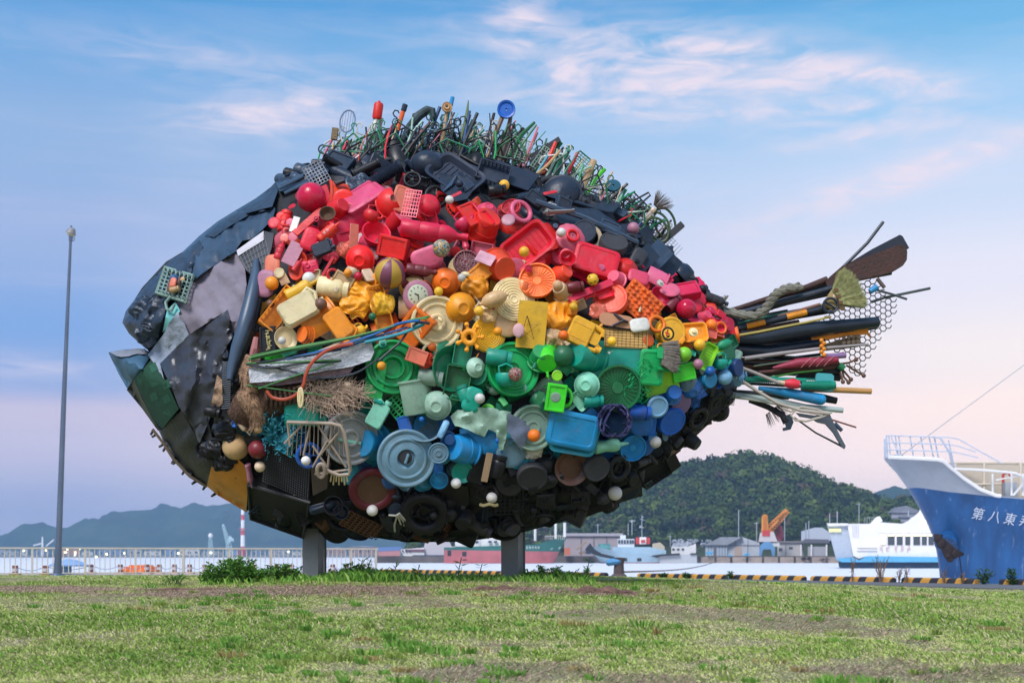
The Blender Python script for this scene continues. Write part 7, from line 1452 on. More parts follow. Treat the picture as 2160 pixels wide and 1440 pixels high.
# fishing net, turquoise
netc = mat('net_turquoise', (.03, .28, .36), .7, var=.5, vscale=14, bump=.8, bscale=60)
drape('net_bundle', [(553,885),(575,872),(600,866),(614,880),(628,930),(612,965),(585,948),(560,928),(552,905)], netc, .14, .07, 14, folds=(30, .5, .02), step=6, label='bunched turquoise fishing net')
drape('net_bundle', [(672,880),(700,868),(705,900),(712,930),(700,960),(686,940),(680,905)], mat('net_blue', (.02, .25, .42), .6, var=.4, vscale=10), .12, .06, 14, step=6)
drape('blue_bag', [(618,905),(640,895),(652,915),(648,950),(628,958)], mat('bag_blue', (.01, .12, .38), .5), .12, .05, 10, step=7)
V = []; F_ = []
for i in range(200):
    x, y = r2.uniform(548, 640), r2.uniform(868, 965); a = r2.uniform(0, 6.3); ln_ = r2.uniform(4, 11); p0 = S(x, y, .2+r2.uniform(0, .06)); p1 = S(x+ln_*math.cos(a), y-ln_*math.sin(a), .2+r2.uniform(0, .07)); w = Vector((-(p1-p0).z, 0, (p1-p0).x)).normalized()*.0025; q = len(V); V += [p0-w, p0+w, p1+w, p1-w]; F_.append((q, q+1, q+2, q+3))
npmesh('net_strands', np.array([tuple(v_) for v_ in V]), np.array(F_), netc, parent=fish, kind='stuff')
# wire cart frame
cartm = mat('cart_beige', (.42, .33, .26), .45, dirt=.3)
def rod(pts, r_, m, lift=.32, nm='rod', parent=None):
    mb = MB(); mb.tube([S(x, y, lift) for x, y in pts], r_*PXM, 7); return mb.build(nm, m, parent or fish)
fr_ = rod([(606,890),(700,893),(718,898),(726,912),(733,950),(739,990),(736,1000),(715,1002),(686,990)], 3.6, cartm, .36, 'cart_frame'); fr_['label'] = 'rusted beige cart frame'
for a in ([(640,893),(600,935)],[(655,893),(640,960)],[(668,893),(730,985)],[(690,930),(660,985)],[(720,905),(670,965)],[(664,1000),(736,990)],[(700,893),(690,1000)],[(606,890),(612,940)],[(690,985),(660,940)]): rod(a, 2.2, cartm, .33, 'cart_rod')
for i in range(14): rod([(612+i*8.5,893),(606+i*9.2,960)], .9, cartm, .30, 'cart_wire')
mb = MB(); mb.tube([S(677+8*math.cos(a), 992+14*math.sin(a), .38) for a in np.linspace(0, 2*math.pi, 17)[:-1]], .016, 7, closed=True); mb.build('cart_loop', cartm, fish)
for i in range(7): rod([(700+i*5,1000),(697+i*6,1015+(i*7) % 14)], 1.6, pm('cream'), .30, 'bent_clip')
for pts in ([(838,1085),(832,1108),(833,1120)],[(838,1085),(846,1105)],[(840,1083),(852,1100),(853,1108)],[(842,1082),(856,1098)],[(836,1087),(820,1086)]): rod(pts, 2.0, pm('offw'), .28, 'pale_cord')
# eye
eye_o = empty  # (kept simple below)
tg = mat('eye_basket', (.20, .30, .26), .6, dirt=.3); mb = MB()
def eq(u, v_): 
    a0 = (355, 563); return (369+u*30-v_*9, 600+v_*27+u*9)
for i in range(8):
    u = -1+2*i/7; mb.tube([S(*eq(u, -1), .17), S(*eq(u, 1), .17)], .0075, 4); mb.tube([S(*eq(-1, u), .17), S(*eq(1, u), .17)], .0075, 4)
for s_ in ((-1, 1), (1, 1), (1, -1), (-1, -1)): pass
eb = mb.build('eye_basket', tg, fish, label='square pale green basket forming the eye')
mb = MB(); mb.tube([S(*eq(u, v_), .18) for u, v_ in ((-1,-1),(1,-1),(1,1),(-1,1))], .016, 6, closed=True)
for i in range(7): u = -.85+i*.283; mb.tube([S(*eq(u, -1.0), .18), S(*eq(u+.14, -.72), .21), S(*eq(u+.28, -1.0), .18)], .006, 4); mb.tube([S(*eq(u, 1.0), .18), S(*eq(u+.14, .72), .21), S(*eq(u+.28, 1.0), .18)], .006, 4)
mb.build('basket_rim', tg, eb)
mb = MB(); mb.tube([S(358, 628, .16), S(349, 638, .16), S(352, 652, .15), S(362, 655, .15), S(368, 642, .16)], .012, 6); mb.build('basket_handle', tg, eb)
item('soap', 369, 601, 38, 'brown', 75, (0, 0), lift=.19, label='brown oval of the eye'); item('ball', 371, 592, 22, 'dblue', 0, (0, 0), lift=.20); item('soap', 366, 596, 20, 'salm', 80, (0, 0), lift=.28, label='salmon pink pupil of the eye'); item('jar', 370, 611, 22, 'tan', 10, (0, 0), lift=.20); item('fragment', 385, 588, 14, 'tan', 10, (0, 0), lift=.22)
# curved boot and bag below the gill
for x, y, z_, r_ in ((296,648,62,30),(318,690,56,70),(330,640,60,100),(300,705,44,20)): item('crumple%d' % (z_ % 13+1), x, y, z_, 'bnavy', r_, (0, 0), lift=.05, gl=.3, m=vin2)
item('crumple3', 445, 948, 56, 'black', 20, (0, 0), lift=.16, gl=.25); item('bucket_open', 428, 948, 36, 'black', 0, (-.5, .2), lift=.12, gl=.2); item('crumple6', 475, 905, 60, 'black', 70, (0, 0), lift=.12, gl=.25); item('crumple8', 468, 975, 54, 'black', 0, (0, 0), lift=.14, gl=.3); item('jar', 450, 868, 36, 'black', -10, (0, 0), lift=.22, gl=.3)
for i in range(10): x = 490+rr.uniform(-20, 35); y = rr.uniform(840, 970); item('crumple%d' % rr.randint(1, 14), x, y, rr.uniform(30, 55), rr.choice(['black', 'brown', 'black', 'char']), rr.uniform(0, 360), (0, 0), lift=rr.uniform(-.05, .05))
# broom and brush on green
def broom_head(name, p0, p1, w0, w1, n_, m, parent, th=.05, seed=0, wd=.004):
    """bristles fanning from p0 (edge w0 wide) to p1 (w1 wide)"""
    r2 = random.Random(seed); a = (p1-p0); u = Vector((-a.z, 0, a.x)).normalized(); V = []; F_ = []
    for i in range(n_):
        t = r2.uniform(-1, 1); d2 = r2.uniform(-th, th); b0 = p0+u*t*w0+Vector((0, d2*.5, 0)); e = p0+a*r2.uniform(.72, 1.06)*(1-.16*t*t)+u*t*w1*(1+r2.uniform(-.05, .05))+Vector((0, d2, 0))+Vector((0, 0, -.02*r2.random())); w = Vector((-(e-b0).z, 0, (e-b0).x)).normalized()*wd; q = len(V); V += [b0-w, b0+w, e+w*.4, e-w*.4]; F_.append((q, q+1, q+2, q+3))
    return npmesh(name, np.array([tuple(v_) for v_ in V]), np.array(F_), m, parent=parent, kind='stuff')
o, M = item('block', 1392, 745, 24, 'gree', 85, (0, 0), lift=.24); broom_head('bristle', S(1396, 746, .28), S(1434, 752, .26), .085, .12, 900, mat('grey_bristle', (.24, .20, .17), .9, var=.4, vscale=30), fish, .04, 5)
rod([(1385,778),(1432,780)], 5, pm('gree'), .26, 'brush_handle')
mb = MB(); r2 = random.Random(15)
for k in range(22):
    c_x, c_y = 1340+r2.uniform(-12, 22), 795+r2.uniform(-20, 40); a0 = r2.uniform(0, 6); mb.tube([S(c_x+r2.uniform(8, 20)*math.cos(a0+t), c_y+r2.uniform(14, 22)*math.sin(a0+t), .2+.02*r2.random()) for t in np.linspace(0, 4, 12)], .0035, 4)
tag(mb.build('green_line_tangle', mat('line_green', (.0, .45, .14), .5), fish), kind='stuff')
# blue net ball
mb = MB(); 
for k in range(26):
    a0, b0 = r2.uniform(0, 6.3), r2.uniform(-.9, .9); c = S(1293, 893, .12); mb.tube([c+Vector((.135*math.cos(a0+t)*math.cos(b0), -.10-.11*math.sin(t*1.3+b0)**2-.1*abs(math.sin(b0)), .125*math.sin(a0+t*(1+.3*b0)))) for t in np.linspace(0, 3.5, 12)], .007, 4)
tag(mb.build('net_cord_ball', mat('cord_indigo', (.035, .035, .12), .6), fish), kind='stuff')
# small hand rake, light blue
o = rod([(1562,795),(1556,808)], 9, pm('lblue'), .10, 'rake_head')
for i in range(5): rod([(1553+i*5.5,797),(1549+i*6,783-(i == 2)*3)], 2.2, pm('lblue'), .12, 'rake_tine')
# ================================================================== DORSAL FIN
base_y = yl([(660, 378), (690, 345), (760, 345), (830, 336), (900, 332), (1000, 345), (1100, 366), (1200, 404), (1300, 455), (1380, 515), (1430, 565)])
r3 = random.Random(33)
DX, DY = -.30, .25
def dpt(x, y, off=0.): return P(x, y, D-off)
def rodp(p, r_, m, nm='stick', n=6, parent=None, label=None):
    mb = MB(); mb.tube(p, r_, n); return mb.build(nm, m, parent or fish, label=label)
green_c = ['dgre', 'dgre', 'grn2', 'teal', 'dgre', 'black', 'black', 'bnavy', 'char', 'slate', 'black', 'brown', 'gree', 'red', 'tan', 'beige', 'bteal', 'maroon', 'dblue', 'offw', 'char', 'bnavy', 'black', 'rose']
fin_h = yl([(690, 85), (760, 95), (850, 110), (950, 118), (1060, 125), (1120, 100), (1200, 95), (1280, 80), (1340, 72), (1400, 70)])
fin_a = yl([(690, 72), (850, 68), (1000, 66), (1100, 62), (1200, 56), (1300, 52), (1400, 46)])
def fdir(x, jit=17): a = R(fin_a(x)+r3.gauss(0, jit)); return math.cos(a), -math.sin(a)
for i in range(215):
    x = r3.uniform(672, 1385); y = base_y(x)+10; o_ = r3.uniform(-.28, .30); h = fin_h(x)*r3.uniform(.35, 1.04); dx, dy = fdir(x); bend = r3.gauss(0, 11)
    m_ = pm(r3.choice(green_c)); w = r3.choice([1.0, 1.3, 1.7, 2.3, 3.0, 4.2])*PXM
    rodp([dpt(x, y, o_), dpt(x+dx*h*.5+bend*.5, y+dy*h*.5, o_), dpt(x+dx*h, y+dy*h, o_)], [w, w*.9, w*r3.uniform(.5, 1)], m_)
def hanger(x, y, ang, s, m_, off=0.):
    """coat hanger seen flat: hook at the far end"""
    c, sn = math.cos(R(ang)), math.sin(R(ang))
    def q(u, v_): return dpt(x+(u*c-v_*sn)*s, y-(u*sn+v_*c)*s, off)
    mb = MB(); mb.tube([q(-.1, -.42), q(.12, -.46), q(.55, -.06), q(.60, 0), q(.55, .06), q(.12, .46), q(-.1, .42)], 1.9*PXM, 6, closed=True); o = mb.build('coat_hanger', m_, fish)
    mb = MB(); mb.tube([q(.60, 0), q(.74, 0), q(.80, .06), q(.90, .08), q(.97, .0), q(.93, -.09), q(.85, -.10)], 1.5*PXM, 6); mb.build('hook', m_, o)
for i in range(74):
    x = r3.uniform(690, 1385); y = base_y(x)-fin_h(x)*r3.uniform(.0, .35); a = fin_a(x)+r3.gauss(0, 22); hanger(x, y, a, r3.uniform(58, 84)*(fin_h(x)/110), pm(r3.choice(['dgre', 'grn2', 'black', 'bnavy', 'dgre', 'black', 'slate', 'char', 'offw', 'gblue', 'black'])), r3.uniform(-.25, .3))
for i in range(26):     # y shaped supports, spatulas
    x = r3.uniform(700, 1370); y = base_y(x); o_ = r3.uniform(-.2, .3); h = fin_h(x)*r3.uniform(.6, .9); dx, dy = fdir(x, 8); m_ = pm(r3.choice(['black', 'bnavy', 'dgre', 'pmint', 'char', 'grn2']))
    mb = MB(); j = dpt(x+dx*h*.6, y+dy*h*.6, o_); mb.tube([dpt(x, y, o_), j], 3.0*PXM, 6); mb.tube([j, dpt(x+dx*h-8, y+dy*h, o_)], 2.2*PXM, 6); mb.tube([j, dpt(x+dx*h+12, y+dy*h*.9, o_)], 2.2*PXM, 6); mb.build('forked_holder', m_, fish)
# wire mesh behind
mb = MB(); 
for i in range(150):
    x = 680+i*4.9; h = fin_h(x)*.62; dx, dy = math.cos(R(fin_a(x))), -math.sin(R(fin_a(x))); y = base_y(x)+8; mb.tube([dpt(x, y, -.12), dpt(x+dx*h, y+dy*h, -.12)], .0022, 3, cap=False); mb.tube([dpt(x, y, -.12), dpt(x+dx*h-14, y+dy*h+4, -.12)], .0022, 3, cap=False)
for k in range(8):
    mb.tube([dpt(x+math.cos(R(fin_a(x)))*fin_h(x)*.08*k, base_y(x)+4-math.sin(R(fin_a(x)))*fin_h(x)*.08*k, -.12) for x in range(685, 1400, 14)], .0022, 3, cap=False)
tag(mb.build('wire_mesh', mat('mesh_grey', (.16, .19, .20), .5), fish), kind='stuff')
# wire baskets / shelves fragments
for (x, y, w_, h_, a, c_) in ((760, 320, 44, 70, 20, 'offw'), (1090, 310, 60, 40, 20, 'offw'), (1230, 350, 50, 40, 40, 'dgre'), (1340, 440, 54, 44, 45, 'char'), (990, 310, 40, 60, 20, 'dgre'), (860, 300, 36, 50, 15, 'bnavy'), (1150, 340, 40, 50, 35, 'pmint')):
    mb = MB(); c, sn = math.cos(R(a)), math.sin(R(a)); q = lambda u, v_: dpt(x+u*c*w_/2+v_*sn*h_/2, y+u*sn*w_/2-v_*c*h_/2, .1)
    for i in range(8): t = -1+2*i/7; mb.tube([q(t, -1), q(t, 1)], .004, 4); mb.tube([q(-1, t), q(1, t)], .004, 4)
    mb.tube([q(-1, -1), q(1, -1), q(1, 1), q(-1, 1)], .009, 5, closed=True); mb.build('wire_rack', pm(c_), fish)
# identified pieces
m_w = pm('wood')
rodp([dpt(682, 330, .1), dpt(702, 292, .1)], 2.6*PXM, pm('rose'), 'brush_handle'); mb = MB(); mb.cbox((0, 0, 0), (.052, .04, .10), Matrix.Translation(dpt(706, 283, .1)) @ Matrix.Rotation(R(8), 4, 'Y')); mb.build('scrubbing_brush', mat('brush_tan', (.25, .18, .10), .9, bump=1, bscale=90), fish, 'small tan scrubbing brush at the front of the fin')
mb = MB(); mb.tube([dpt(681+9*math.cos(a), 315+9*math.sin(a), .1) for a in np.linspace(.5, 5.5, 14)], 1.6*PXM, 6); mb.build('hook', pm('bnavy'), fish)
# racket
rk = mat('racket_frame', (.18, .25, .38), .35, metal=.3)
mb = MB(); c = dpt(733, 256, .12); mb.tube([c+Vector((.065*math.cos(a)+.012*math.sin(a), 0, .095*math.sin(a))) for a in np.linspace(0, 2*math.pi, 25)[:-1]], .0065, 6, closed=True); ra = mb.build('racket', rk, fish, 'grey blue racket with long handle')
mb = MB()
for i in range(5): t = -.045+.0225*i; mb.tube([c+Vector((t-.012, 0, -.085)), c+Vector((t+.012, 0, .085))], .003, 4)
mb.build('racket_bars', rk, ra); rodp([dpt(730, 279, .12), dpt(722, 310, .12), dpt(700, 352, .12)], [.008, .012, .016], pm('gblue'), 'racket_handle', 7, ra)
mb = MB(); mb.lathe([(.01, -.075), (.035, -.07), (.042, -.055), (.042, .055), (.035, .07), (.012, .073), (.012, .09), (.01, .09)], 16, Matrix.Translation(dpt(797, 235, .1)) @ Matrix.Rotation(R(8), 4, 'Y')); mb.build('red_canister', pm('red'), fish, 'small red canister on a white stick')
rodp([dpt(795, 250, .1), dpt(780, 300, .1), dpt(765, 350, .1)], [.022, .024, .03], pm('offw'), 'white_pole'); rodp([dpt(806, 250, .05), dpt(795, 290, .05), dpt(785, 345, .05)], [.016, .02, .03], pm('offw'), 'white_pole')
rodp([dpt(855, 221, .14), dpt(851, 234, .14)], .024, pm('bnavy'), 'handle_cap', 9); rodp([dpt(850, 236, .14), dpt(838, 276, .14)], [.02, .022], pm('oran'), 'orange_grip', 9, label='orange grip near the fin top'); rodp([dpt(838, 276, .14), dpt(825, 335, .14)], [.02, .024], pm('bnavy'), 'handle_shaft', 8)
rodp([dpt(832, 262, .1), dpt(812, 320, .1), dpt(802, 350, .1)], [.02, .03, .03], pm('bnavy'), 'umbrella'); rodp([dpt(826, 265, .14), dpt(806, 320, .14), dpt(796, 345, .14)], [.008, .014, .012], pm('red'), 'red_strip')
rodp([dpt(*p, .12) for p in ((835,330),(848,300),(864,268),(884,244),(902,232),(912,234),(914,246),(909,254))], [.02, .026, .034, .04, .038, .034, .026, .02], mat('crook_dark', (.03, .055, .065), .6, var=.7, vscale=25, dirt=.3), 'curved_crook', 10, label='thick dark curved crook'); rodp([dpt(*p, .08) for p in ((852,345),(868,310),(890,275),(908,258))], .012, pm('rose'), 'pink_stick')
rodp([dpt(928, 226, .1), dpt(900, 300, .1), dpt(885, 345, .1)], [.018, .016, .016], pm('dblue'), 'blue_handle'); rodp([dpt(955, 205, .1), dpt(951, 222, .1)], [.018, .02], pm('sky'), 'blue_handle', 9); rodp([dpt(951, 222, .1), dpt(925, 320, .1)], .014, pm('bteal'), 'teal_stick')
mb = MB(); cc = dpt(943, 227, .16); mb.lathe([(.01, .02), (.022, .03), (.032, .01), (.042, .02), (.046, 0), (.04, -.02), (.01, -.02)], 20, Matrix.Translation(cc) @ Matrix.Rotation(R(90), 4, 'X')); mb.build('wooden_cup', pm('tan'), fish, 'round tan wooden cup on a stick'); rodp([dpt(942, 236, .14), dpt(938, 270, .14), dpt(925, 330, .14)], [.014, .018, .018], m_w, 'wooden_stick'); rodp([dpt(953, 236, .14), dpt(948, 290, .14), dpt(935, 335, .14)], [.008, .014, .018], m_w, 'wooden_stick')
rodp([dpt(988, 212, .1), dpt(984, 250, .1), dpt(974, 290, .1), dpt(965, 340, .1)], [.004, .02, .016, .012], mat('olive_stick', (.10, .16, .04), .6), 'leaf_blade')
mb = MB(); mb.lathe([(.01, .0), (.055, .0), (.062, .01), (.078, .015), (.080, -.01), (.072, -.03), (.01, -.035)], 28, Matrix.Translation(dpt(1068, 231, .14)) @ Matrix.Rotation(R(90), 4, 'X')); mb.build('blue_dish', pm('blue', .3), fish, 'bright blue round dish on top of the fin'); rodp([dpt(1060, 246, .12), dpt(1045, 285, .12), dpt(1028, 330, .12)], [.022, .02, .018], mat('shaft_brown', (.20, .12, .08), .6), 'dish_handle'); rodp([dpt(1078, 244, .1), dpt(1066, 300, .1), dpt(1050, 355, .1)], [.016, .03, .03], mat('grey_brown', (.13, .11, .09), .7), 'flat_stick')
rodp([dpt(1128, 258, .1), dpt(1100, 285, .1), dpt(1075, 330, .1)], [.012, .02, .02], pm('dgre'), 'green_pole')
mb = MB(); mb.prism([dpt(1178, 288, .1), dpt(1183, 296, .1), dpt(1140, 330, .1), dpt(1132, 370, .1), dpt(1118, 370, .1), dpt(1120, 325, .1)], (0, .05, 0)); mb.build('plastic_bracket', pm('char'), fish); rodp([dpt(1172, 300, .14), dpt(1158, 335, .14), dpt(1145, 368, .14)], [.016, .022, .018], pm('red'), 'red_strip', 7)
rodp([dpt(1205, 310, .1), dpt(1180, 345, .1), dpt(1165, 380, .1)], [.012, .04, .035], pm('grn2'), 'folded_umbrella', 9); rodp([dpt(1182, 300, .02), dpt(1150, 345, .02)], [.03, .02], pm('dgre'), 'dark_brush')
rodp([dpt(1253, 338, .12), dpt(1240, 368, .12), dpt(1222, 415, .12)], [.028, .032, .026], pm('wood'), 'wooden_plank_stick', 8); rodp([dpt(1218, 322, .1), dpt(1205, 350, .1), dpt(1190, 385, .1)], .016, pm('red'), 'red_strip'); rodp([dpt(1275, 356, .12), dpt(1255, 380, .12), dpt(1230, 425, .12)], [.022, .018, .014], pm('lime'), 'lime_brush', 8)
mb = MB(); mb.prism([dpt(1190, 358, .2), dpt(1194, 356, .2), dpt(1208, 392, .2), dpt(1222, 420, .2), dpt(1217, 422, .2), dpt(1202, 394, .2)], (0, .03, 0)); mb.build('plastic_bracket', pm('slate'), fish)
mb = MB(); mb.lathe([(.01, .02), (.06, .02), (.07, 0), (.06, -.02), (.01, -.02)], 22, Matrix.Translation(dpt(1293, 392, .12)) @ Matrix.Rotation(R(90), 4, 'X') @ Matrix.Diagonal((1, .8, 1, 1))); mb.build('teal_paddle', mat('paddle_teal', (.01, .10, .16), .4), fish, 'dark teal round paddle'); rodp([dpt(1322, 400, .1), dpt(1300, 430, .1), dpt(1282, 455, .1)], [.01, .022, .018], pm('teal'), 'teal_stick')
rodp([dpt(*p, .12) for p in ((1325,430),(1350,416),(1368,406),(1372,412),(1358,424),(1340,440),(1300,470))], 2.0*PXM, pm('char'), 'bent_rod', 6)
mb = MB(); mb.tube([dpt(1345+24*math.cos(a), 452+16*math.sin(a), .05) for a in np.linspace(0, 2*math.pi, 21)[:-1]], .014, 6, closed=True); mb.build('racket_hoop', mat('hoop_brown', (.13, .09, .08), .5), fish); mb = MB(); mb.tube([dpt(1320+24*math.cos(a), 440+20*math.sin(a), -.05) for a in np.linspace(0, 2*math.pi, 21)[:-1]], .013, 6, closed=True); mb.build('racket_hoop', MATS['hoop_brown'], fish)
# small witch broom and green hose coil at the fin's end
rodp([dpt(1352, 480, .12), dpt(1368, 455, .12), dpt(1380, 440, .12)], [.018, .022, .024], pm('beige'), 'broom_handle', 8); broom_head('twig', dpt(1384, 436, .12), dpt(1408, 412, .12), .03, .10, 150, mat('twig_dark', (.10, .07, .05), .9), fish, .04, 4, .0016)
hm = mat('hose_olive', (.05, .09, .03), .45)
for cx_, cy_, rx_, ry_, o_ in ((1390, 478, 22, 30, .1), (1402, 470, 22, 32, .02), (1385, 485, 24, 26, .16)):
    mb = MB(); mb.tube([dpt(cx_+rx_*math.cos(a)+6*math.sin(a), cy_+ry_*math.sin(a), o_) for a in np.linspace(-2.6, 3.3, 26)], 2.6*PXM, 7); mb.build('hose_loop', hm, fish)
mb = MB(); mb.cbox((0, 0, 0), (.30, .06, .055), Matrix.Translation(dpt(1412, 497, .10)) @ Matrix.Rotation(R(-41), 4, 'Y')); mb.build('square_bar', pm('char'), fish, 'dark square bar jutting behind the fin')
item('box', 1398, 538, 44, 'black', 0, (.3, .3), lift=-.2)

# ================================================================== TAIL
def tp(x, y, o_=0.): return P(x, y, D-o_)
def bar(pts, rads, m_, nm, label=None, off=.0, n=9, flat_=None, parent=None):
    mb = MB(); mb.tube([tp(x, y, off) for x, y in pts], [r_*PXM for r_ in rads], n); return mb.build(nm, m_, parent or fish, label=label, sharp=60)
woodd = mat('oar_wood', (.055, .022, .016), .6, var=.45, vscale=9, dirt=.15, bump=.5, bscale=40)
blk = mat('tail_black', (.014, .02, .034), .45, var=.3, bump=.15)
bar([(1480,672),(1560,650),(1620,630),(1700,607),(1745,590)], [6,6,6,7,8], woodd, 'oar', 'long dark wooden oar with broad blade', -.05)
mb = MB(); bl = [(1742,594),(1752,582),(1775,562),(1820,544),(1870,526),(1895,516),(1908,517),(1914,530),(1913,548),(1905,560),(1885,572),(1850,582),(1800,592),(1765,600),(1745,604)]
mb.prism([tp(x, y, .0) for x, y in bl], (0, .05, 0)); mb.build('oar_blade', woodd, fish, sharp=20)
mb = MB(); mb.prism([tp(x, y, -.10) for x, y in ((1755,585),(1790,555),(1840,525),(1898,495),(1904,498),(1918,523),(1912,526),(1905,518),(1860,530),(1800,556),(1765,590))], (0, .05, 0)); mb.build('dark_channel', blk, fish, 'black channel bar above the oar')
bar([(1740,600),(1790,552),(1830,512),(1863,468)], [3,3.5,3.5,3.5], mat('steel_dark', (.05, .06, .07), .4, metal=.4), 'steel_rod', 'dark rod pointing up past the oar', -.12, 7)
bar([(1560,655),(1640,625),(1700,612),(1800,588),(1880,575)], [6,8,8,7,5], blk, 'dark_branch', None, -.14); bar([(1560,665),(1660,635),(1750,615),(1810,600)], [7,9,9,8], mat('bark_brown', (.06, .035, .03), .9, bump=1, bscale=30), 'branch', None, .02); bar([(1560,660),(1680,630),(1770,605)], [6,8,8], blk, 'dark_pole', None, .10)
# rope
ropem = mat('old_rope', (.20, .19, .15), .95, var=.3, vscale=20, bump=.6, bscale=90)
path = [(1508,645),(1530,655),(1560,662),(1590,666),(1612,655),(1625,635),(1638,618),(1660,607),(1690,604)]
pp = [Vector(p) for p in path]; dens = []
for i in range(len(pp)-1):
    for j in range(8): dens.append(pp[i].lerp(pp[i+1], j/8))
for s_ in range(3):
    mb = MB(); mb.tube([tp(q.x+5*math.sin(i*.42+s_*2.09), q.y+5*math.cos(i*.42+s_*2.09)*.7, .20+.022*math.cos(i*.42+s_*2.09+.8)) for i, q in enumerate(dens)], .026, 7); mb.build('rope_strand', ropem, fish, label='thick twisted grey rope over the tail root' if s_ == 0 else None)
broom_head('rope_fray', tp(1520, 645, .2), tp(1512, 628, .2), .02, .10, 120, ropem, fish, .05, 2)
# yellow banded poles
def banded(x0, y0, x1, y1, r_, cuts, off):
    for a, b_, m_ in cuts:
        mb = MB(); A_, B_ = tp(x0, y0, off), tp(x1, y1, off); mb.tube([A_.lerp(B_, a), A_.lerp(B_, b_)], r_*PXM, 10); mb.build('banded_pole', m_, fish)
yb = pm('amb'); banded(1525, 700, 1760, 645, 6.5, [(0, .21, blk), (.211, .375, yb), (.376, .57, blk), (.571, .75, yb), (.751, 1, blk)], .14)
bar([(1530,690),(1600,672),(1700,652),(1735,643)], [3,3.5,3.5,3], mat('pole_teal', (.04, .16, .12), .5), 'thin_pole', None, .10, 7); bar([(1640,668),(1730,642)], [3.5,3.5], mat('pole_brown', (.22, .10, .07), .6), 'thin_pole', None, .13, 7); bar([(1530,712),(1600,700),(1700,680),(1753,668)], [2.8,2.8,2.6,2.2], mat('bamboo_yellow', (.42, .33, .08), .5), 'bamboo_stick', 'thin yellow bamboo stick', .20, 7)
# hand broom
o = bar([(1746,640),(1760,625)], [5,9], pm('beige'), 'broom_neck', None, .22); mb = MB(); mb.prism([tp(x, y, .25) for x, y in ((1735,642),(1756,610),(1770,604),(1783,648),(1762,652))], (0, .06, 0)); mb.build('broom_collar', mat('collar_straw', (.42, .30, .12), .8), fish, 'woven collar of the straw hand broom')
broom_head('straw_bristle', tp(1764, 628, .24), tp(1812, 598, .24), .07, .19, 1500, mat('green_straw', (.30, .30, .12), .85, var=.45, vscale=30), fish, .06, 12, .0026)
for i in range(4):
    mb = MB(); mb.cbox(tp(1764+i*4.5, 608+i*13+4, .272), (.035, .01, .03)); mb.build('collar_stitch', mat('stitch', (.14, .07, .03), .8), fish)
mb = MB(); mb.tube([tp(1752+15*math.cos(a), 644+15*math.sin(a), .28) for a in np.linspace(0, 2*math.pi, 21)[:-1]], .012, 7, closed=True); mb.tube([tp(1740, 636, .28), tp(1764, 652, .28)], .01, 5); mb.build('black_ring', blk, fish)
# big black tubes
bar([(1525,712),(1600,712),(1680,698),(1760,688),(1853,679)], [10,15,17,13,11], mat('tube_black', (.012, .02, .036), .3, var=.2), 'black_tube', 'thick black tube tapering to the right', .14, 14)
bar([(1530,735),(1620,742),(1740,722)], [13,15,8], MATS['tube_black'], 'black_tube', None, .06, 12); bar([(1560,768),(1640,765),(1730,752)], [10,10,8], blk, 'black_pole', None, -.05); bar([(1560,730),(1680,716),(1850,690)], [6,6,4], blk, 'black_pole', None, -.12)
mb = MB(); mb.prism([tp(x, y, .05) for x, y in ((1690,716),(1800,698),(1830,690),(1832,700),(1838,712),(1830,704),(1790,708),(1700,724))], (0, .03, 0)); mb.build('amber_strip', pm('amb'), fish)
bar([(1570,756),(1650,745),(1730,735),(1832,726)], [4.5,4.5,3.5,2.6], mat('pale_stick', (.30, .27, .27), .6), 'pale_stick', 'long pale grey stick', .18, 7); bar([(1600,770),(1700,758),(1780,745)], [3,3,3], blk, 'thin_pole', None, .10, 6); bar([(1590,772),(1660,762),(1740,750)], [1.6,1.6,1.6], mat('dull_green_rod', (.08, .12, .07), .6), 'thin_pole', None, .16, 6)
# bamboo fan end
mb = MB(); mb.prism([tp(x, y, .02) for x, y in ((1740,725),(1812,705),(1816,720),(1812,730),(1745,738))], (0, .05, 0)); mb.build('woven_panel', mat('woven_tan', (.26, .19, .12), .8), fish)
for i in range(2):
    for j in range(4): mb = MB(); mb.tube([tp(1780+j*10, 712+i*10+j*-1, .05), tp(1780+j*10, 712+i*10+j*-1, .07)], 4.2*PXM, 10); mb.build('bamboo_end', mat('bamboo_end', (.36, .26, .18), .8), fish)
for i in range(6): 
    mb = MB(); mb.sphere(tp(1733+(i % 2)*5, 718+i*6, .22), .02, 8, 6); mb.build('bead', pm('amb'), fish)
# umbrella in wine red, purple roll
bar([(1630,776),(1680,766),(1740,762),(1768,758)], [3,10,10,5], mat('wine_umbrella', (.28, .02, .05), .5, var=.4, vscale=14), 'rolled_umbrella', 'wine red rolled umbrella', .18, 12); mb = MB()
for i in range(4): mb.tube([tp(1690+i*16, 775-i, .20), tp(1700+i*16, 764-i, .245), tp(1712+i*16, 754-i, .20)], .004, 4)
mb.build('umbrella_fold', mat('rose_fold', (.5, .2, .2), .5), fish); bar([(1740,752),(1784,749)], [6,6], pm('purp'), 'purple_roll', None, .16); bar([(1600,785),(1700,778),(1770,772)], [4,7,5], mat('maroon_pole', (.10, .03, .025), .6), 'dark_red_pole', None, .12)
bar([(1560,790),(1680,780),(1772,782)], [6,9,7], blk, 'black_pole', None, .06); bar([(1600,800),(1680,786),(1735,780)], [2,2,1.8], mat('rod_green', (.05, .20, .03), .5), 'green_rod', None, .18, 6); bar([(1700,772),(1770,768)], [5,6], mat('orange_brown', (.32, .10, .03), .6), 'orange_stub', None, .10); bar([(1680,790),(1772,795)], [8,9], blk, 'black_pole', None, .0)
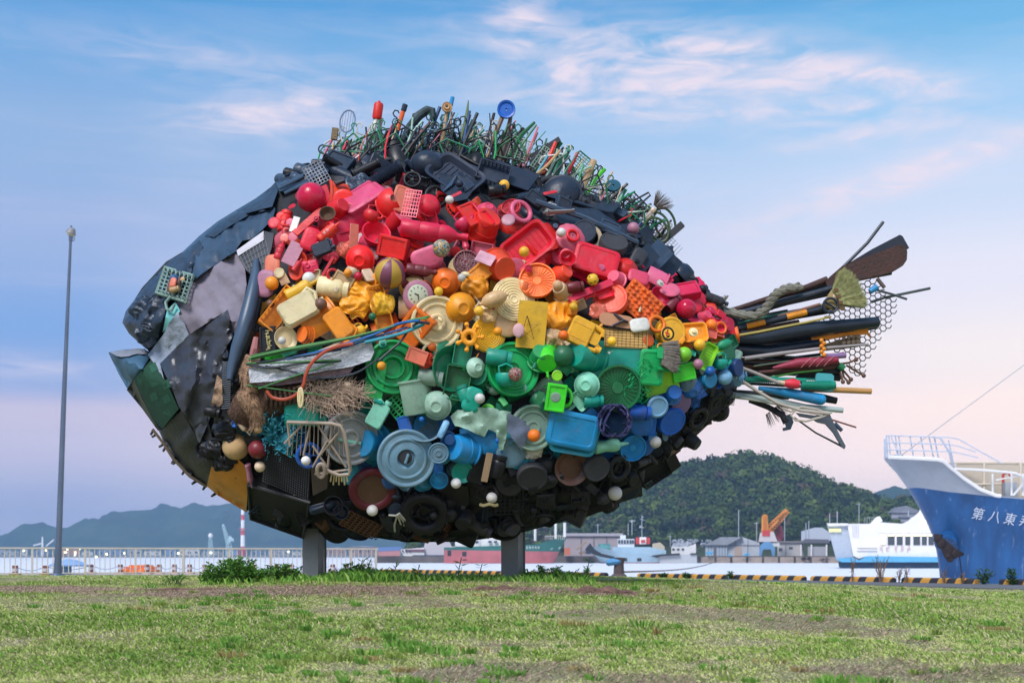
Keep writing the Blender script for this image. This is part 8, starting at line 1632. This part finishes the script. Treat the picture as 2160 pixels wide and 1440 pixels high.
for a in ([(1768,768),(1790,765),(1806,758)],[(1775,775),(1780,795),(1790,806)],[(1785,770),(1810,785),(1822,792)],[(1772,785),(1778,805)],[(1778,780),(1795,800)]): 
    o = bar(a, [2.2]*len(a), pm('brown'), 'twig_hook', None, .12, 6); mb = MB(); mb.sphere(tp(*a[-1], .12), .02, 8, 6); mb.build('twig_knob', pm('brown'), o)
item_m = pm('dgre'); bar([(1770,770),(1780,778)], [8,7], item_m, 'dark_green_grip', None, .14)
# teal spade and tube
bar([(1570,800),(1640,801),(1700,803)], [5,6,6], mat('ribbed_green', (.0, .22, .14), .4), 'ribbed_tube', None, .2, 10)
for i in range(14): mb = MB(); mb.tube([tp(1575+i*4.5, 801, .2), tp(1577+i*4.5, 801, .2)], 7*PXM, 10); mb.build('tube_rib', MATS['ribbed_green'], fish)
bar([(1690,812),(1740,814),(1762,812)], [8,9,8], MATS['ribbed_green'], 'ribbed_grip', None, .22, 12)
for i in range(13): mb = MB(); mb.tube([tp(1694+i*4.6, 812.4, .22), tp(1696+i*4.6, 812.6, .22)], 10*PXM, 12); mb.build('grip_rib', MATS['ribbed_green'], fish)
bar([(1655,808),(1672,809),(1686,811)], [7,11,8], pm('red'), 'red_collar', 'red plastic collar on the tail spade', .24, 12); bar([(1640,805),(1656,808)], [4,5], pm('beige'), 'beige_ferrule', None, .24)
mb = MB(); mb.prism([tp(x, y, .22) for x, y in ((1722,788),(1726,786),(1754,788),(1759,792),(1759,822),(1754,826),(1730,822),(1720,800))], (0, .03, 0)); mb.build('teal_spade', mat('clear_teal', (.05, .36, .38), .25, var=.1), fish, 'teal spade blade at the tail')
bar([(1590,795),(1650,798),(1725,800)], [2,2,2], pm('teal'), 'teal_rod', None, .15, 6); bar([(1690,820),(1760,822),(1838,825)], [6,6,6], mat('tan_pole', (.48, .25, .08), .5), 'tan_pole', 'tan orange pole sticking out of the tail', .12, 12)
bar([(1600,818),(1660,828),(1730,842)], [4,10,12], pm('sky', .25), 'blue_tube', 'glossy sky blue tube', .18, 14); mb = MB(); mb.sphere(tp(1731, 842, .18), 12*PXM, 12, 8); mb.build('blue_tube_end', pm('sky', .25), fish); bar([(1730,838),(1765,845)], [9,7], pm('black'), 'black_grip', None, .1)
bar([(1535,832),(1620,842),(1700,858),(1778,865)], [7,6.5,6,6], mat('pale_aqua', (.36, .44, .42), .5), 'pale_pipe', 'pale grey green flat pipe', .14, 10); bar([(1560,838),(1640,852),(1720,866),(1755,870)], [3,3,2.5,2], mat('pale_green_rod', (.40, .42, .36), .5), 'pale_rod', None, .2, 7)
bar([(1568,805),(1600,826),(1640,850),(1690,866),(1750,872)], [3.5]*5, mat('bone_stick', (.44, .38, .33), .6), 'bone_stick', None, .26, 8); bar([(1556,772),(1590,785),(1645,808)], [3.5,3.5,4], mat('grey_stick', (.34, .30, .28), .6), 'wooden_stick', None, .26, 8)
# tangled pale cord
cm3 = mat('cord_bone', (.45, .40, .33), .7)
mb = MB(); mb.tube([tp(x, y, .26) for x, y in ((1650,860),(1668,868),(1690,858),(1720,862),(1752,873),(1730,880),(1700,888),(1678,886),(1668,876),(1680,864),(1710,870),(1735,876))], 2.4*PXM, 7); mb.build('pale_cord', cm3, fish)
# frayed dark branch + hooks below
bar([(1580,845),(1620,858),(1650,875),(1660,890)], [4,6,7,9], mat('frayed_dark', (.03, .03, .04), .9, bump=1), 'frayed_branch', None, .05); broom_head('fray', tp(1630, 862, .05), tp(1648, 884, .05), .08, .12, 90, MATS['frayed_dark'], fish, .05, 6, .0016)
mb = MB(); mb.prism([tp(x, y, .08) for x, y in ((1652,878),(1668,872),(1674,890),(1668,905),(1654,908),(1652,902),(1660,900),(1656,888))], (0, .04, 0)); mb.build('dark_hook', pm('slate'), fish)
mb = MB(); mb.prism([tp(x, y, .12) for x, y in ((1680,870),(1720,876),(1750,872),(1758,890),(1772,918),(1784,940),(1782,946),(1776,942),(1758,912),(1742,894),(1725,890),(1712,882),(1688,878))], (0, .03, 0)); mb.build('grey_hanger', mat('hanger_slate', (.08, .10, .13), .45), fish, 'broken slate grey hanger hanging off the tail')
bar([(1675,880),(1720,912),(1778,942)], [1.8,1.8,2.2], pm('char'), 'thin_wire_rod', None, .1, 6); bar([(1755,885),(1806,901)], [1.8,1.8], mat('rod_maroon', (.18, .05, .04), .5), 'thin_rod', None, .1, 6); bar([(1760,893),(1776,908)], [5,4], pm('slate'), 'dark_stub', None, .08)
bar([(1838,637),(1865,628),(1962,608)], [3,3,3], mat('slate_rod', (.05, .065, .065), .5), 'long_rod', 'thin dark rod crossing the hexagonal mesh', -.02, 7); bar([(1850,612),(1880,620),(1913,631)], [2.5,2.5,2.5], MATS['slate_rod'], 'short_rod', None, .02, 7); bar([(1850,587),(1866,607)], [4,4], mat('peg_brown', (.12, .08, .07), .6), 'wooden_peg', None, .04); bar([(1835,615),(1850,605)], [6,7], pm('sky'), 'blue_knob', None, .08)
# hexagonal mesh
mb = MB(); hs = 7.2; hx = mat('hex_mesh_dark', (.07, .07, .075), .6); HXP = [(1700,700),(1770,650),(1830,590),(1845,588),(1870,612),(1898,628),(1880,680),(1850,720),(1830,760),(1815,790),(1790,780),(1790,740),(1700,730)]
for i in range(40):
    for j in range(30):
        x = 1690+i*hs*1.5; y = 580+j*hs*1.732+(hs*.866 if i % 2 else 0)
        if not inside(x, y, HXP): continue
        vs2 = [(x+hs*math.cos(R(60*k)), y+hs*math.sin(R(60*k))) for k in range(6)]; off_ = -.10+.05*math.sin(x*.05)+.03*math.cos(y*.06)
        for k in (0, 1, 2, 3) if True else (): mb.tube([tp(*vs2[k], off_), tp(*vs2[k+1], off_)], .0055, 4, cap=False)
        mb.tube([tp(*vs2[4], off_), tp(*vs2[5], off_)], .0055, 4, cap=False)
tag(mb.build('hexagonal_mesh', hx, fish), kind='stuff')
for i in range(26):
    y = r3.uniform(655, 850); x0 = r3.uniform(1520, 1570); x1 = x0+r3.uniform(90, 230); sl = (770-y)*-.0+(-.16 if y < 740 else .04); bar([(x0, y+(6 if y < 740 else -4)), (x1, y+(x1-x0)*sl*.9)], [r3.uniform(2, 6)]*2, pm(r3.choice(['black', 'bnavy', 'black', 'brown', 'char', 'dgre', 'tan'])), 'tail_stick', None, r3.uniform(-.25, .08), 7)

# ================================================================== POSTS
gm_ = mat('post_grey', (.17, .185, .20), .55, var=.12, vscale=1.5, dirt=.12)
for x0, x1, xe in ((638, 671, 688), (1057, 1093, 1108)):
    e = empty('steel_post', P((x0+x1)/2, 1215, D-.1), 'x', 'post') if False else None
    z1, z0_ = P(x0, 1085, D).z, -.75
    xa, xb, xc = P(x0, 0, D-.15).x, P(x1, 0, D-.15).x, P(xe, 0, D+.12).x
    mb = MB(); Ya, Yb2 = D-.15, D+.12; t_ = .022
    mb.box((xa, Ya, z0_), (xb, Ya+t_, z1)); mb.build('post_flange', gm_, fish, label='grey steel post flange' if x0 < 700 else None)
    mb = MB(); mb.box((xb+.012, Yb2, z0_), (xc, Yb2+t_, z1)); mb.build('post_flange', gm_, fish)
    mb = MB(); mb.prism([(xb-.03, Ya+t_+.002, z0_), (xb, Ya+t_+.002, z0_), (xc-.02, Yb2-.002, z0_), (xc-.05, Yb2-.002, z0_)], (0, 0, z1-z0_)); mb.build('post_web', gm_, fish)
print('FISH PARTS', len(fish.children), sorted(CNT.items(), key=lambda q: -q[1])[:8])
# ================================================================== GRASS
gmat = tintmat('grass_blades', .8, .25)
def field(x, y, s, sd): 
    return np.array([noise.fractal(Vector((a*s, b_*s, sd)), 1.0, 2.0, 4) for a, b_ in zip(x, y)])
def blades(n_, ymin, ymax, hmin, hmax, wmul=1.0, power=1.0, xlim=None, cm=None, dens=None, name='grass', col_shift=1.0, marg=140):
    t = rng.random(n_)**power; y = ymin*(ymax/ymin)**t
    px_ = rng.uniform(-marg, 2160+marg, n_); x = (px_-CX)/F*y
    f1 = field(x, y, .7, 3.3)*1.25; f2 = field(x, y, 2.6, 7.7)
    if dens is not None: keep = dens(px_, y, x, f1, f2); x, y, f1, f2, px_ = x[keep], y[keep], f1[keep], f2[keep], px_[keep]
    k = len(x); z = zg(x, y)+lawn_bump(x, y)*sstep(60, 12, y)-.004
    lush = np.clip(.5+.9*f1+.5*f2, 0, 1); h = (hmin+(hmax-hmin)*rng.random(k)**1.5)*(.45+.9*lush)
    a = rng.uniform(0, 2*np.pi, k); ln = rng.uniform(.5, 1.8, k)*h; w = (.0022+.0012*rng.random(k))*wmul*(1+y*.06)
    bx, by = np.cos(a)*ln, np.sin(a)*ln; wx, wy = np.abs(np.sin(a))*w+.3*w, np.cos(a)*w*.3
    v0 = np.stack([x-wx, y-wy, z], -1); v1 = np.stack([x+wx, y+wy, z], -1); v2 = np.stack([x+bx*.45+wx*.7, y+by*.45, z+h*.62], -1); v3 = np.stack([x+bx, y+by, z+h], -1)
    V = np.stack([v0, v1, v2, v3], 1).reshape(-1, 3); Fq = np.arange(4*k).reshape(k, 4)
    g1, g2, st = np.array((.23, .37, .06)), np.array((.60, .64, .20)), np.array((.58, .50, .29))
    base = g1[None]*lush[:, None]+g2[None]*(1-lush[:, None]); dry = np.clip((rng.random(k) < (.20+.8*np.clip(.10-f1*1.2-f2*.6, 0, 1))).astype(float), 0, 1)[:, None]
    C = (base*(1-dry)+st[None]*dry)*rng.uniform(.7, 1.3, (k, 1))*col_shift
    return V, Fq, np.repeat(C, 4, 0)
def bare(px_, y):   # worn earth strip in front of the sculpture and small patches
    return (np.abs(y-9.75) < .34*(1+.3*np.sin(px_*.012)))&(px_ < 1700)
def dens1(px_, y, x, f1, f2):
    patch = (f1+.5*f2 < -.58)
    s_ = ((y > 9.4) & (y < 10.1) & (px_ < 1330+40*f2) & (field(x, y, 1.6, 12.)+.3*(px_ < 900) > .0))
    return ~((patch | s_) & (rng.random(len(y)) < .86))
parts_ = [blades(300000, 4.7, 12.5, 0.008, .021, .95, dens=dens1), blades(60000, 12, 52, .012, .03, 2.0, dens=lambda p, y, x, a, b_: ~((x > 3.5) & (y > road_line(x)-.1)))]
V = np.concatenate([p[0] for p in parts_]); C = np.concatenate([p[2] for p in parts_]); Fq = np.arange(len(V)).reshape(-1, 4)
tag(npmesh('grass', V, Fq, gmat, col=C), 'short mown green lawn grass with dry straw patches', 'grass', kind='stuff')
# taller tufts on the lawn
def tufts():
    Vs = []; Cs = []
    for _ in range(360):
        y = 4.9*(11.0/4.9)**rng.random(); px_ = rng.uniform(-60, 2220); x = (px_-CX)/F*y; z = float(zg(x, y)); n_ = int(rng.integers(14, 46)); r_ = rng.uniform(.02, .09); h = rng.uniform(.014, .04)*(1.25 if rng.random() < .15 else 1)
        c = np.array((.15, .31, .05)) if rng.random() < .7 else np.array((.24, .32, .07))
        if rng.random() < .12: c = np.array((.34, .26, .10))
        for k in range(n_):
            a = rng.uniform(0, 6.28); q = rng.random()**.5*r_; bx, by = x+q*math.cos(a), y+q*math.sin(a); hh = h*rng.uniform(.5, 1.1); w = rng.uniform(.003, .006); l_ = hh*rng.uniform(.2, .9); tx, ty = bx+l_*math.cos(a), by+l_*math.sin(a)
            Vs += [(bx-w, by, z-.005), (bx+w, by, z-.005), ((bx+tx)/2+w, (by+ty)/2, z+hh*.65), (tx, ty, z+hh)]; Cs += [c*rng.uniform(.7, 1.35)]*4
    V = np.array(Vs); return npmesh('grass_tufts', V, np.arange(len(V)).reshape(-1, 4), gmat, col=np.array(Cs))
tag(tufts(), 'darker weed tufts scattered over the lawn', 'grass', kind='stuff')
# dead thatch and soil bits
def thatch():
    n_ = 42000; y1 = rng.normal(9.75, .22, n_); p1 = rng.uniform(-80, 1420, n_); x1 = (p1-CX)/F*y1; kq = field(x1, y1, 1.6, 12.)+.35*(p1 < 900) > rng.normal(.05, .16, n_); y1, p1 = y1[kq], p1[kq]
    m_ = 40000; y2 = 4.8*(9/4.8)**rng.random(m_); p2 = rng.uniform(-80, 2240, m_); x2 = (p2-CX)/F*y2; f = 1.25*field(x2, y2, .7, 3.3)+.5*field(x2, y2, 2.6, 7.7); kp = f < -.48; y2, p2 = y2[kp], p2[kp]
    y = np.concatenate([y1, y2]); px_ = np.concatenate([p1, p2]); x = (px_-CX)/F*y; k = len(x); z = zg(x, y)+.004+lawn_bump(x, y)
    a = rng.uniform(0, 6.28, k); l_ = rng.uniform(.008, .03, k); w = .0022; h = rng.uniform(0, .014, k)
    V = np.stack([np.stack([x-w, y, z], -1), np.stack([x+w, y, z], -1), np.stack([x+np.cos(a)*l_+w, y+np.sin(a)*l_, z+h], -1), np.stack([x+np.cos(a)*l_, y+np.sin(a)*l_, z+h+.003], -1)], 1).reshape(-1, 3)
    c = np.array((.48, .35, .26))[None]*rng.uniform(.45, 1.35, (k, 1)); return npmesh('dead_thatch', V, np.arange(4*k).reshape(k, 4), gmat, col=np.repeat(c, 4, 0))
tag(thatch(), 'brown dead thatch strip in front of the sculpture', 'thatch', kind='stuff')
mb = MB()     # low earth ridges
for (p0, p1, y, h) in ((960, 1130, 9.9, .028), (1180, 1350, 9.75, .034), (640, 900, 9.9, .02), (0, 240, 10.1, .02), (260, 560, 10.0, .015)):
    n_ = 30; pts = []
    for i in range(n_+1): t = i/n_; px_ = p0+(p1-p0)*t; x = (px_-CX)/F*y; pts.append(((x, y+.02*math.sin(t*17), float(zg(x, y))-.012+h*math.sin(math.pi*t)*(.6+.4*math.sin(t*23)))))
    mb.tube(pts, [.004+h*1.1*math.sin(math.pi*i/n_)**.5 for i in range(n_+1)], 7)
mb.build('bare_earth_ridge', mat('red_earth', (.20, .115, .085), .95, var=.5, vscale=20, bump=1, bscale=80), kind='structure')
# weeds round the posts
def leafset(n_, pos, size, cols, up=.4, elong=2.2):
    """pos: (n,3) leaf roots; returns quads"""
    a = rng.uniform(0, 6.28, n_); e = rng.uniform(-.2, 1.0, n_)*up+rng.uniform(0, .6, n_); s_ = size*rng.uniform(.6, 1.25, n_)
    d_ = np.stack([np.cos(a)*np.cos(e), np.sin(a)*np.cos(e), np.sin(e)], -1); u = np.stack([-np.sin(a), np.cos(a), rng.normal(0, .5, n_)], -1); u /= np.linalg.norm(u, axis=1)[:, None]
    L_ = s_[:, None]; W_ = L_/elong
    V = np.stack([pos, pos+d_*L_*.5+u*W_*.5, pos+d_*L_, pos+d_*L_*.5-u*W_*.5], 1).reshape(-1, 3)
    c = cols[rng.integers(0, len(cols), n_)]*rng.uniform(.75, 1.3, (n_, 1)); return V, np.repeat(c, 4, 0)
lc = np.array([(.10, .26, .04), (.12, .32, .05), (.06, .17, .03), (.20, .40, .07)])
def bush(px0, px1, top, Yd, n_st, nl, name, label, cols=lc, size=.04, gap=None):
    Vs = []; Cs = []; e = None; x0, x1 = P(px0, 0, Yd).x, P(px1, 0, Yd).x; mbs = MB()
    for _ in range(n_st):
        t = rng.random(); x = x0+(x1-x0)*t; y = Yd+rng.uniform(-.18, .18); zb_ = float(zg(x, y)); tp_ = (HY-top)/F*Yd; hmax = (tp_-zb_)*(1-.75*abs(2*t-1)**2.2)*rng.uniform(.5, 1.05); hmax = max(.05, hmax)
        lx, ly = rng.uniform(-.08, .08), rng.uniform(-.08, .08); k = max(4, int(nl*hmax)); s_ = rng.random(k)**.8; pos = np.stack([x+lx*s_+rng.normal(0, .012, k), y+ly*s_+rng.normal(0, .012, k), zb_+hmax*s_], -1)
        v_, c_ = leafset(k, pos, size, cols); Vs.append(v_); Cs.append(c_); mbs.tube([(x, y, zb_-.02), (x+lx*.5, y+ly*.5, zb_+hmax*.5), (x+lx, y+ly, zb_+hmax)], .0035, 4)
    V = np.concatenate(Vs); e = empty(name, P((px0+px1)/2, 1216, Yd), label, 'plant', None)
    npmesh('leaves', V, np.arange(len(V)).reshape(-1, 4), gmat, col=np.concatenate(Cs), parent=e, kind='stuff'); tag(mbs.build('stems', mat('stem_green', (.06, .10, .03), .8), e), kind='stuff')
bush(430, 560, 1178, 11.0, 110, 260, 'leafy_weed', 'largest dark leafy weed bush, left of the left post')
bush(545, 640, 1188, 11.15, 60, 240, 'leafy_weed', 'smaller leafy weed bush touching the left post')
bush(355, 385, 1208, 10.9, 14, 160, 'leafy_weed', 'tiny leafy weed left of the big bush', size=.03)
bush(1105, 1215, 1192, 11.2, 70, 230, 'leafy_weed', 'low bright weeds right of the right post', cols=np.array([(.17, .40, .05), (.24, .48, .07), (.11, .28, .04)]), size=.035)
bush(700, 800, 1186, 11.3, 34, 130, 'leafy_weed', 'upright weeds just right of the left post', cols=np.array([(.17, .40, .05), (.24, .48, .07), (.11, .28, .04)]), size=.05)
def tall_grass():
    Vs = []; Cs = []
    n_ = 10000; px_ = np.concatenate([rng.uniform(420, 1260, n_), rng.uniform(1340, 1420, 300)]); n_ = len(px_); y = 11.15+rng.normal(0, .22, n_); x = (px_-CX)/F*y; z = zg(x, y)-.01
    env = np.interp(px_, [400, 450, 640, 680, 760, 900, 1040, 1120, 1200, 1290, 1420], [.03, .06, .08, .08, .13, .08, .07, .08, .09, .03, .03]); h = env*(.28+.8*rng.random(n_)**1.6); a = rng.uniform(0, 6.28, n_); l_ = h*rng.uniform(.1, .8, n_); w = rng.uniform(.001, .0028, n_)
    m1x, m1y = x+np.cos(a)*l_*.35, y+np.sin(a)*l_*.35
    V = np.stack([np.stack([x-w, y, z], -1), np.stack([x+w, y, z], -1), np.stack([m1x+w, m1y, z+h*.7], -1), np.stack([x+np.cos(a)*l_, y+np.sin(a)*l_, z+h], -1)], 1).reshape(-1, 3)
    cs = np.array([(.18, .40, .05), (.28, .54, .08), (.38, .56, .14), (.12, .28, .05)]); c = cs[rng.integers(0, 4, n_)]*rng.uniform(.8, 1.25, (n_, 1))
    return npmesh('tall_grass', V, np.arange(4*n_).reshape(n_, 4), gmat, col=np.repeat(c, 4, 0))
tag(tall_grass(), 'unmown bright green grass growing round the steel posts', 'grass', kind='stuff')
# single tall weed stalks
for i, (px_, top, lb) in enumerate([(757, 1182, 'tall weed stalk right of the left post'), (773, 1184, 'taller twin weed stalk right of the left post'), (878, 1190, 'weed stalk in the gap left of the middle'), (966, 1175, 'tall weed stalk before the green coaster'), (1010, 1188, 'slim weed stalk before the red hull'), (1236, 1182, 'thin weed right of the right post'), (830, 1186, 'pale weed stalk at the railing end')]):
    Yd = 11.1; x = (px_-CX)/F*Yd; zb_ = float(zg(x, Yd)); zt_ = (HY-top)/F*Yd; e = empty('weed_stalk', (x, Yd, zb_), lb, 'plant', 'weed stalks under the sculpture'); mb = MB(); mb.tube([(x, Yd, zb_-.02), (x+.01, Yd, (zb_+zt_)/2), (x+.03, Yd, zt_)], .004, 5); mb.build('stem', MATS['stem_green'], e)
    k = 16; s_ = rng.random(k); pos = np.stack([x+.03*s_, np.full(k, Yd), zb_+(zt_-zb_)*s_], -1); v_, c_ = leafset(k, pos, .075, np.array([(.18, .42, .05), (.26, .50, .09)]), .5, 4.5); npmesh('leaves', v_, np.arange(len(v_)).reshape(-1, 4), gmat, col=c_, parent=e, kind='stuff')
# dry plants at the stop blocks
for i, (px_, top, w_, lb, dry) in enumerate([(1798, 1172, 12, 'dry brown stalk at the left end of a stop block', 1), (1858, 1168, 26, 'bare branching dry shrub on the stop block', 1), (1896, 1196, 8, 'small dry weed in the gap between stop blocks', 1), (1912, 1190, 8, 'thin dry weed left of the ship bow', 1), (1992, 1190, 8, 'thin dry weed before the ship stem', 1), (2075, 1198, 30, 'low green clump before the blue hull', 0), (2135, 1196, 14, 'green weed at the last stop block', 0), (1540, 1206, 7, 'dark little weed between two stop blocks', 0), (1450, 1208, 16, 'low weeds over a striped stop block', 0), (1400, 1208, 14, 'low weeds beside the bollard rope', 0), (1236, 1196, 8, 'weed on the stop block left of the bollard', 0), (2030, 1206, 10, 'low dry weed below the anchor', 1)]):
    p = edge_at(px_); Yd = p.y-.25; x = (px_-CX)/F*Yd; zt_ = (HY-top)/F*Yd; e = empty('quay_weed', (x, Yd, -.8), lb, 'plant'); mb = MB(); k = 5 if w_ < 15 else 12; wm_ = w_/F*Yd/2; r2 = random.Random(i); tips = []
    for j in range(k):
        dx = r2.uniform(-1, 1)*wm_; h = (zt_+.8)*r2.uniform(.55, 1); mb.tube([(x+dx*.2, Yd, -.82), (x+dx*.5, Yd+r2.uniform(-.1, .1), -.8+h*.5), (x+dx*1.3, Yd+r2.uniform(-.15, .15), -.8+h)], .010 if dry else .008, 4); tips.append((x+dx*.2, x+dx*1.3, h))
    mb.build('stem', mat('dry_stem', (.20, .13, .09), .9) if dry else MATS['stem_green'], e)
    n_ = 60 if dry else 260; j = rng.integers(0, k, n_); T = np.array(tips); s_ = rng.random(n_)**(.6 if dry else 1); pos = np.stack([T[j, 0]+(T[j, 1]-T[j, 0])*s_+rng.normal(0, .04, n_), Yd+rng.normal(0, .08, n_), -.8+T[j, 2]*s_], -1)
    v_, c_ = leafset(n_, pos, .07 if dry else .11, np.array([(.22, .15, .09), (.16, .14, .07)]) if dry else np.array([(.05, .12, .03), (.08, .16, .03), (.03, .07, .02)]), .4, 3); npmesh('leaves', v_, np.arange(len(v_)).reshape(-1, 4), gmat, col=c_, parent=e, kind='stuff')
# ================================================================== AIR
hz = bpy.data.materials.new('haze_air'); hz.use_nodes = True; n = hz.node_tree.nodes; n.clear()
pvn = n.new('ShaderNodeVolumePrincipled'); om = n.new('ShaderNodeOutputMaterial'); hz.node_tree.links.new(pvn.outputs[0], om.inputs['Volume'])
pvn.inputs['Color'].default_value = (.45, .68, 1.0, 1); pvn.inputs['Density'].default_value = .00026
mb = MB(); mb.box((-2900, -60, -3.6), (2900, 3560, 122)); mb.build('haze', hz, kind='stuff')
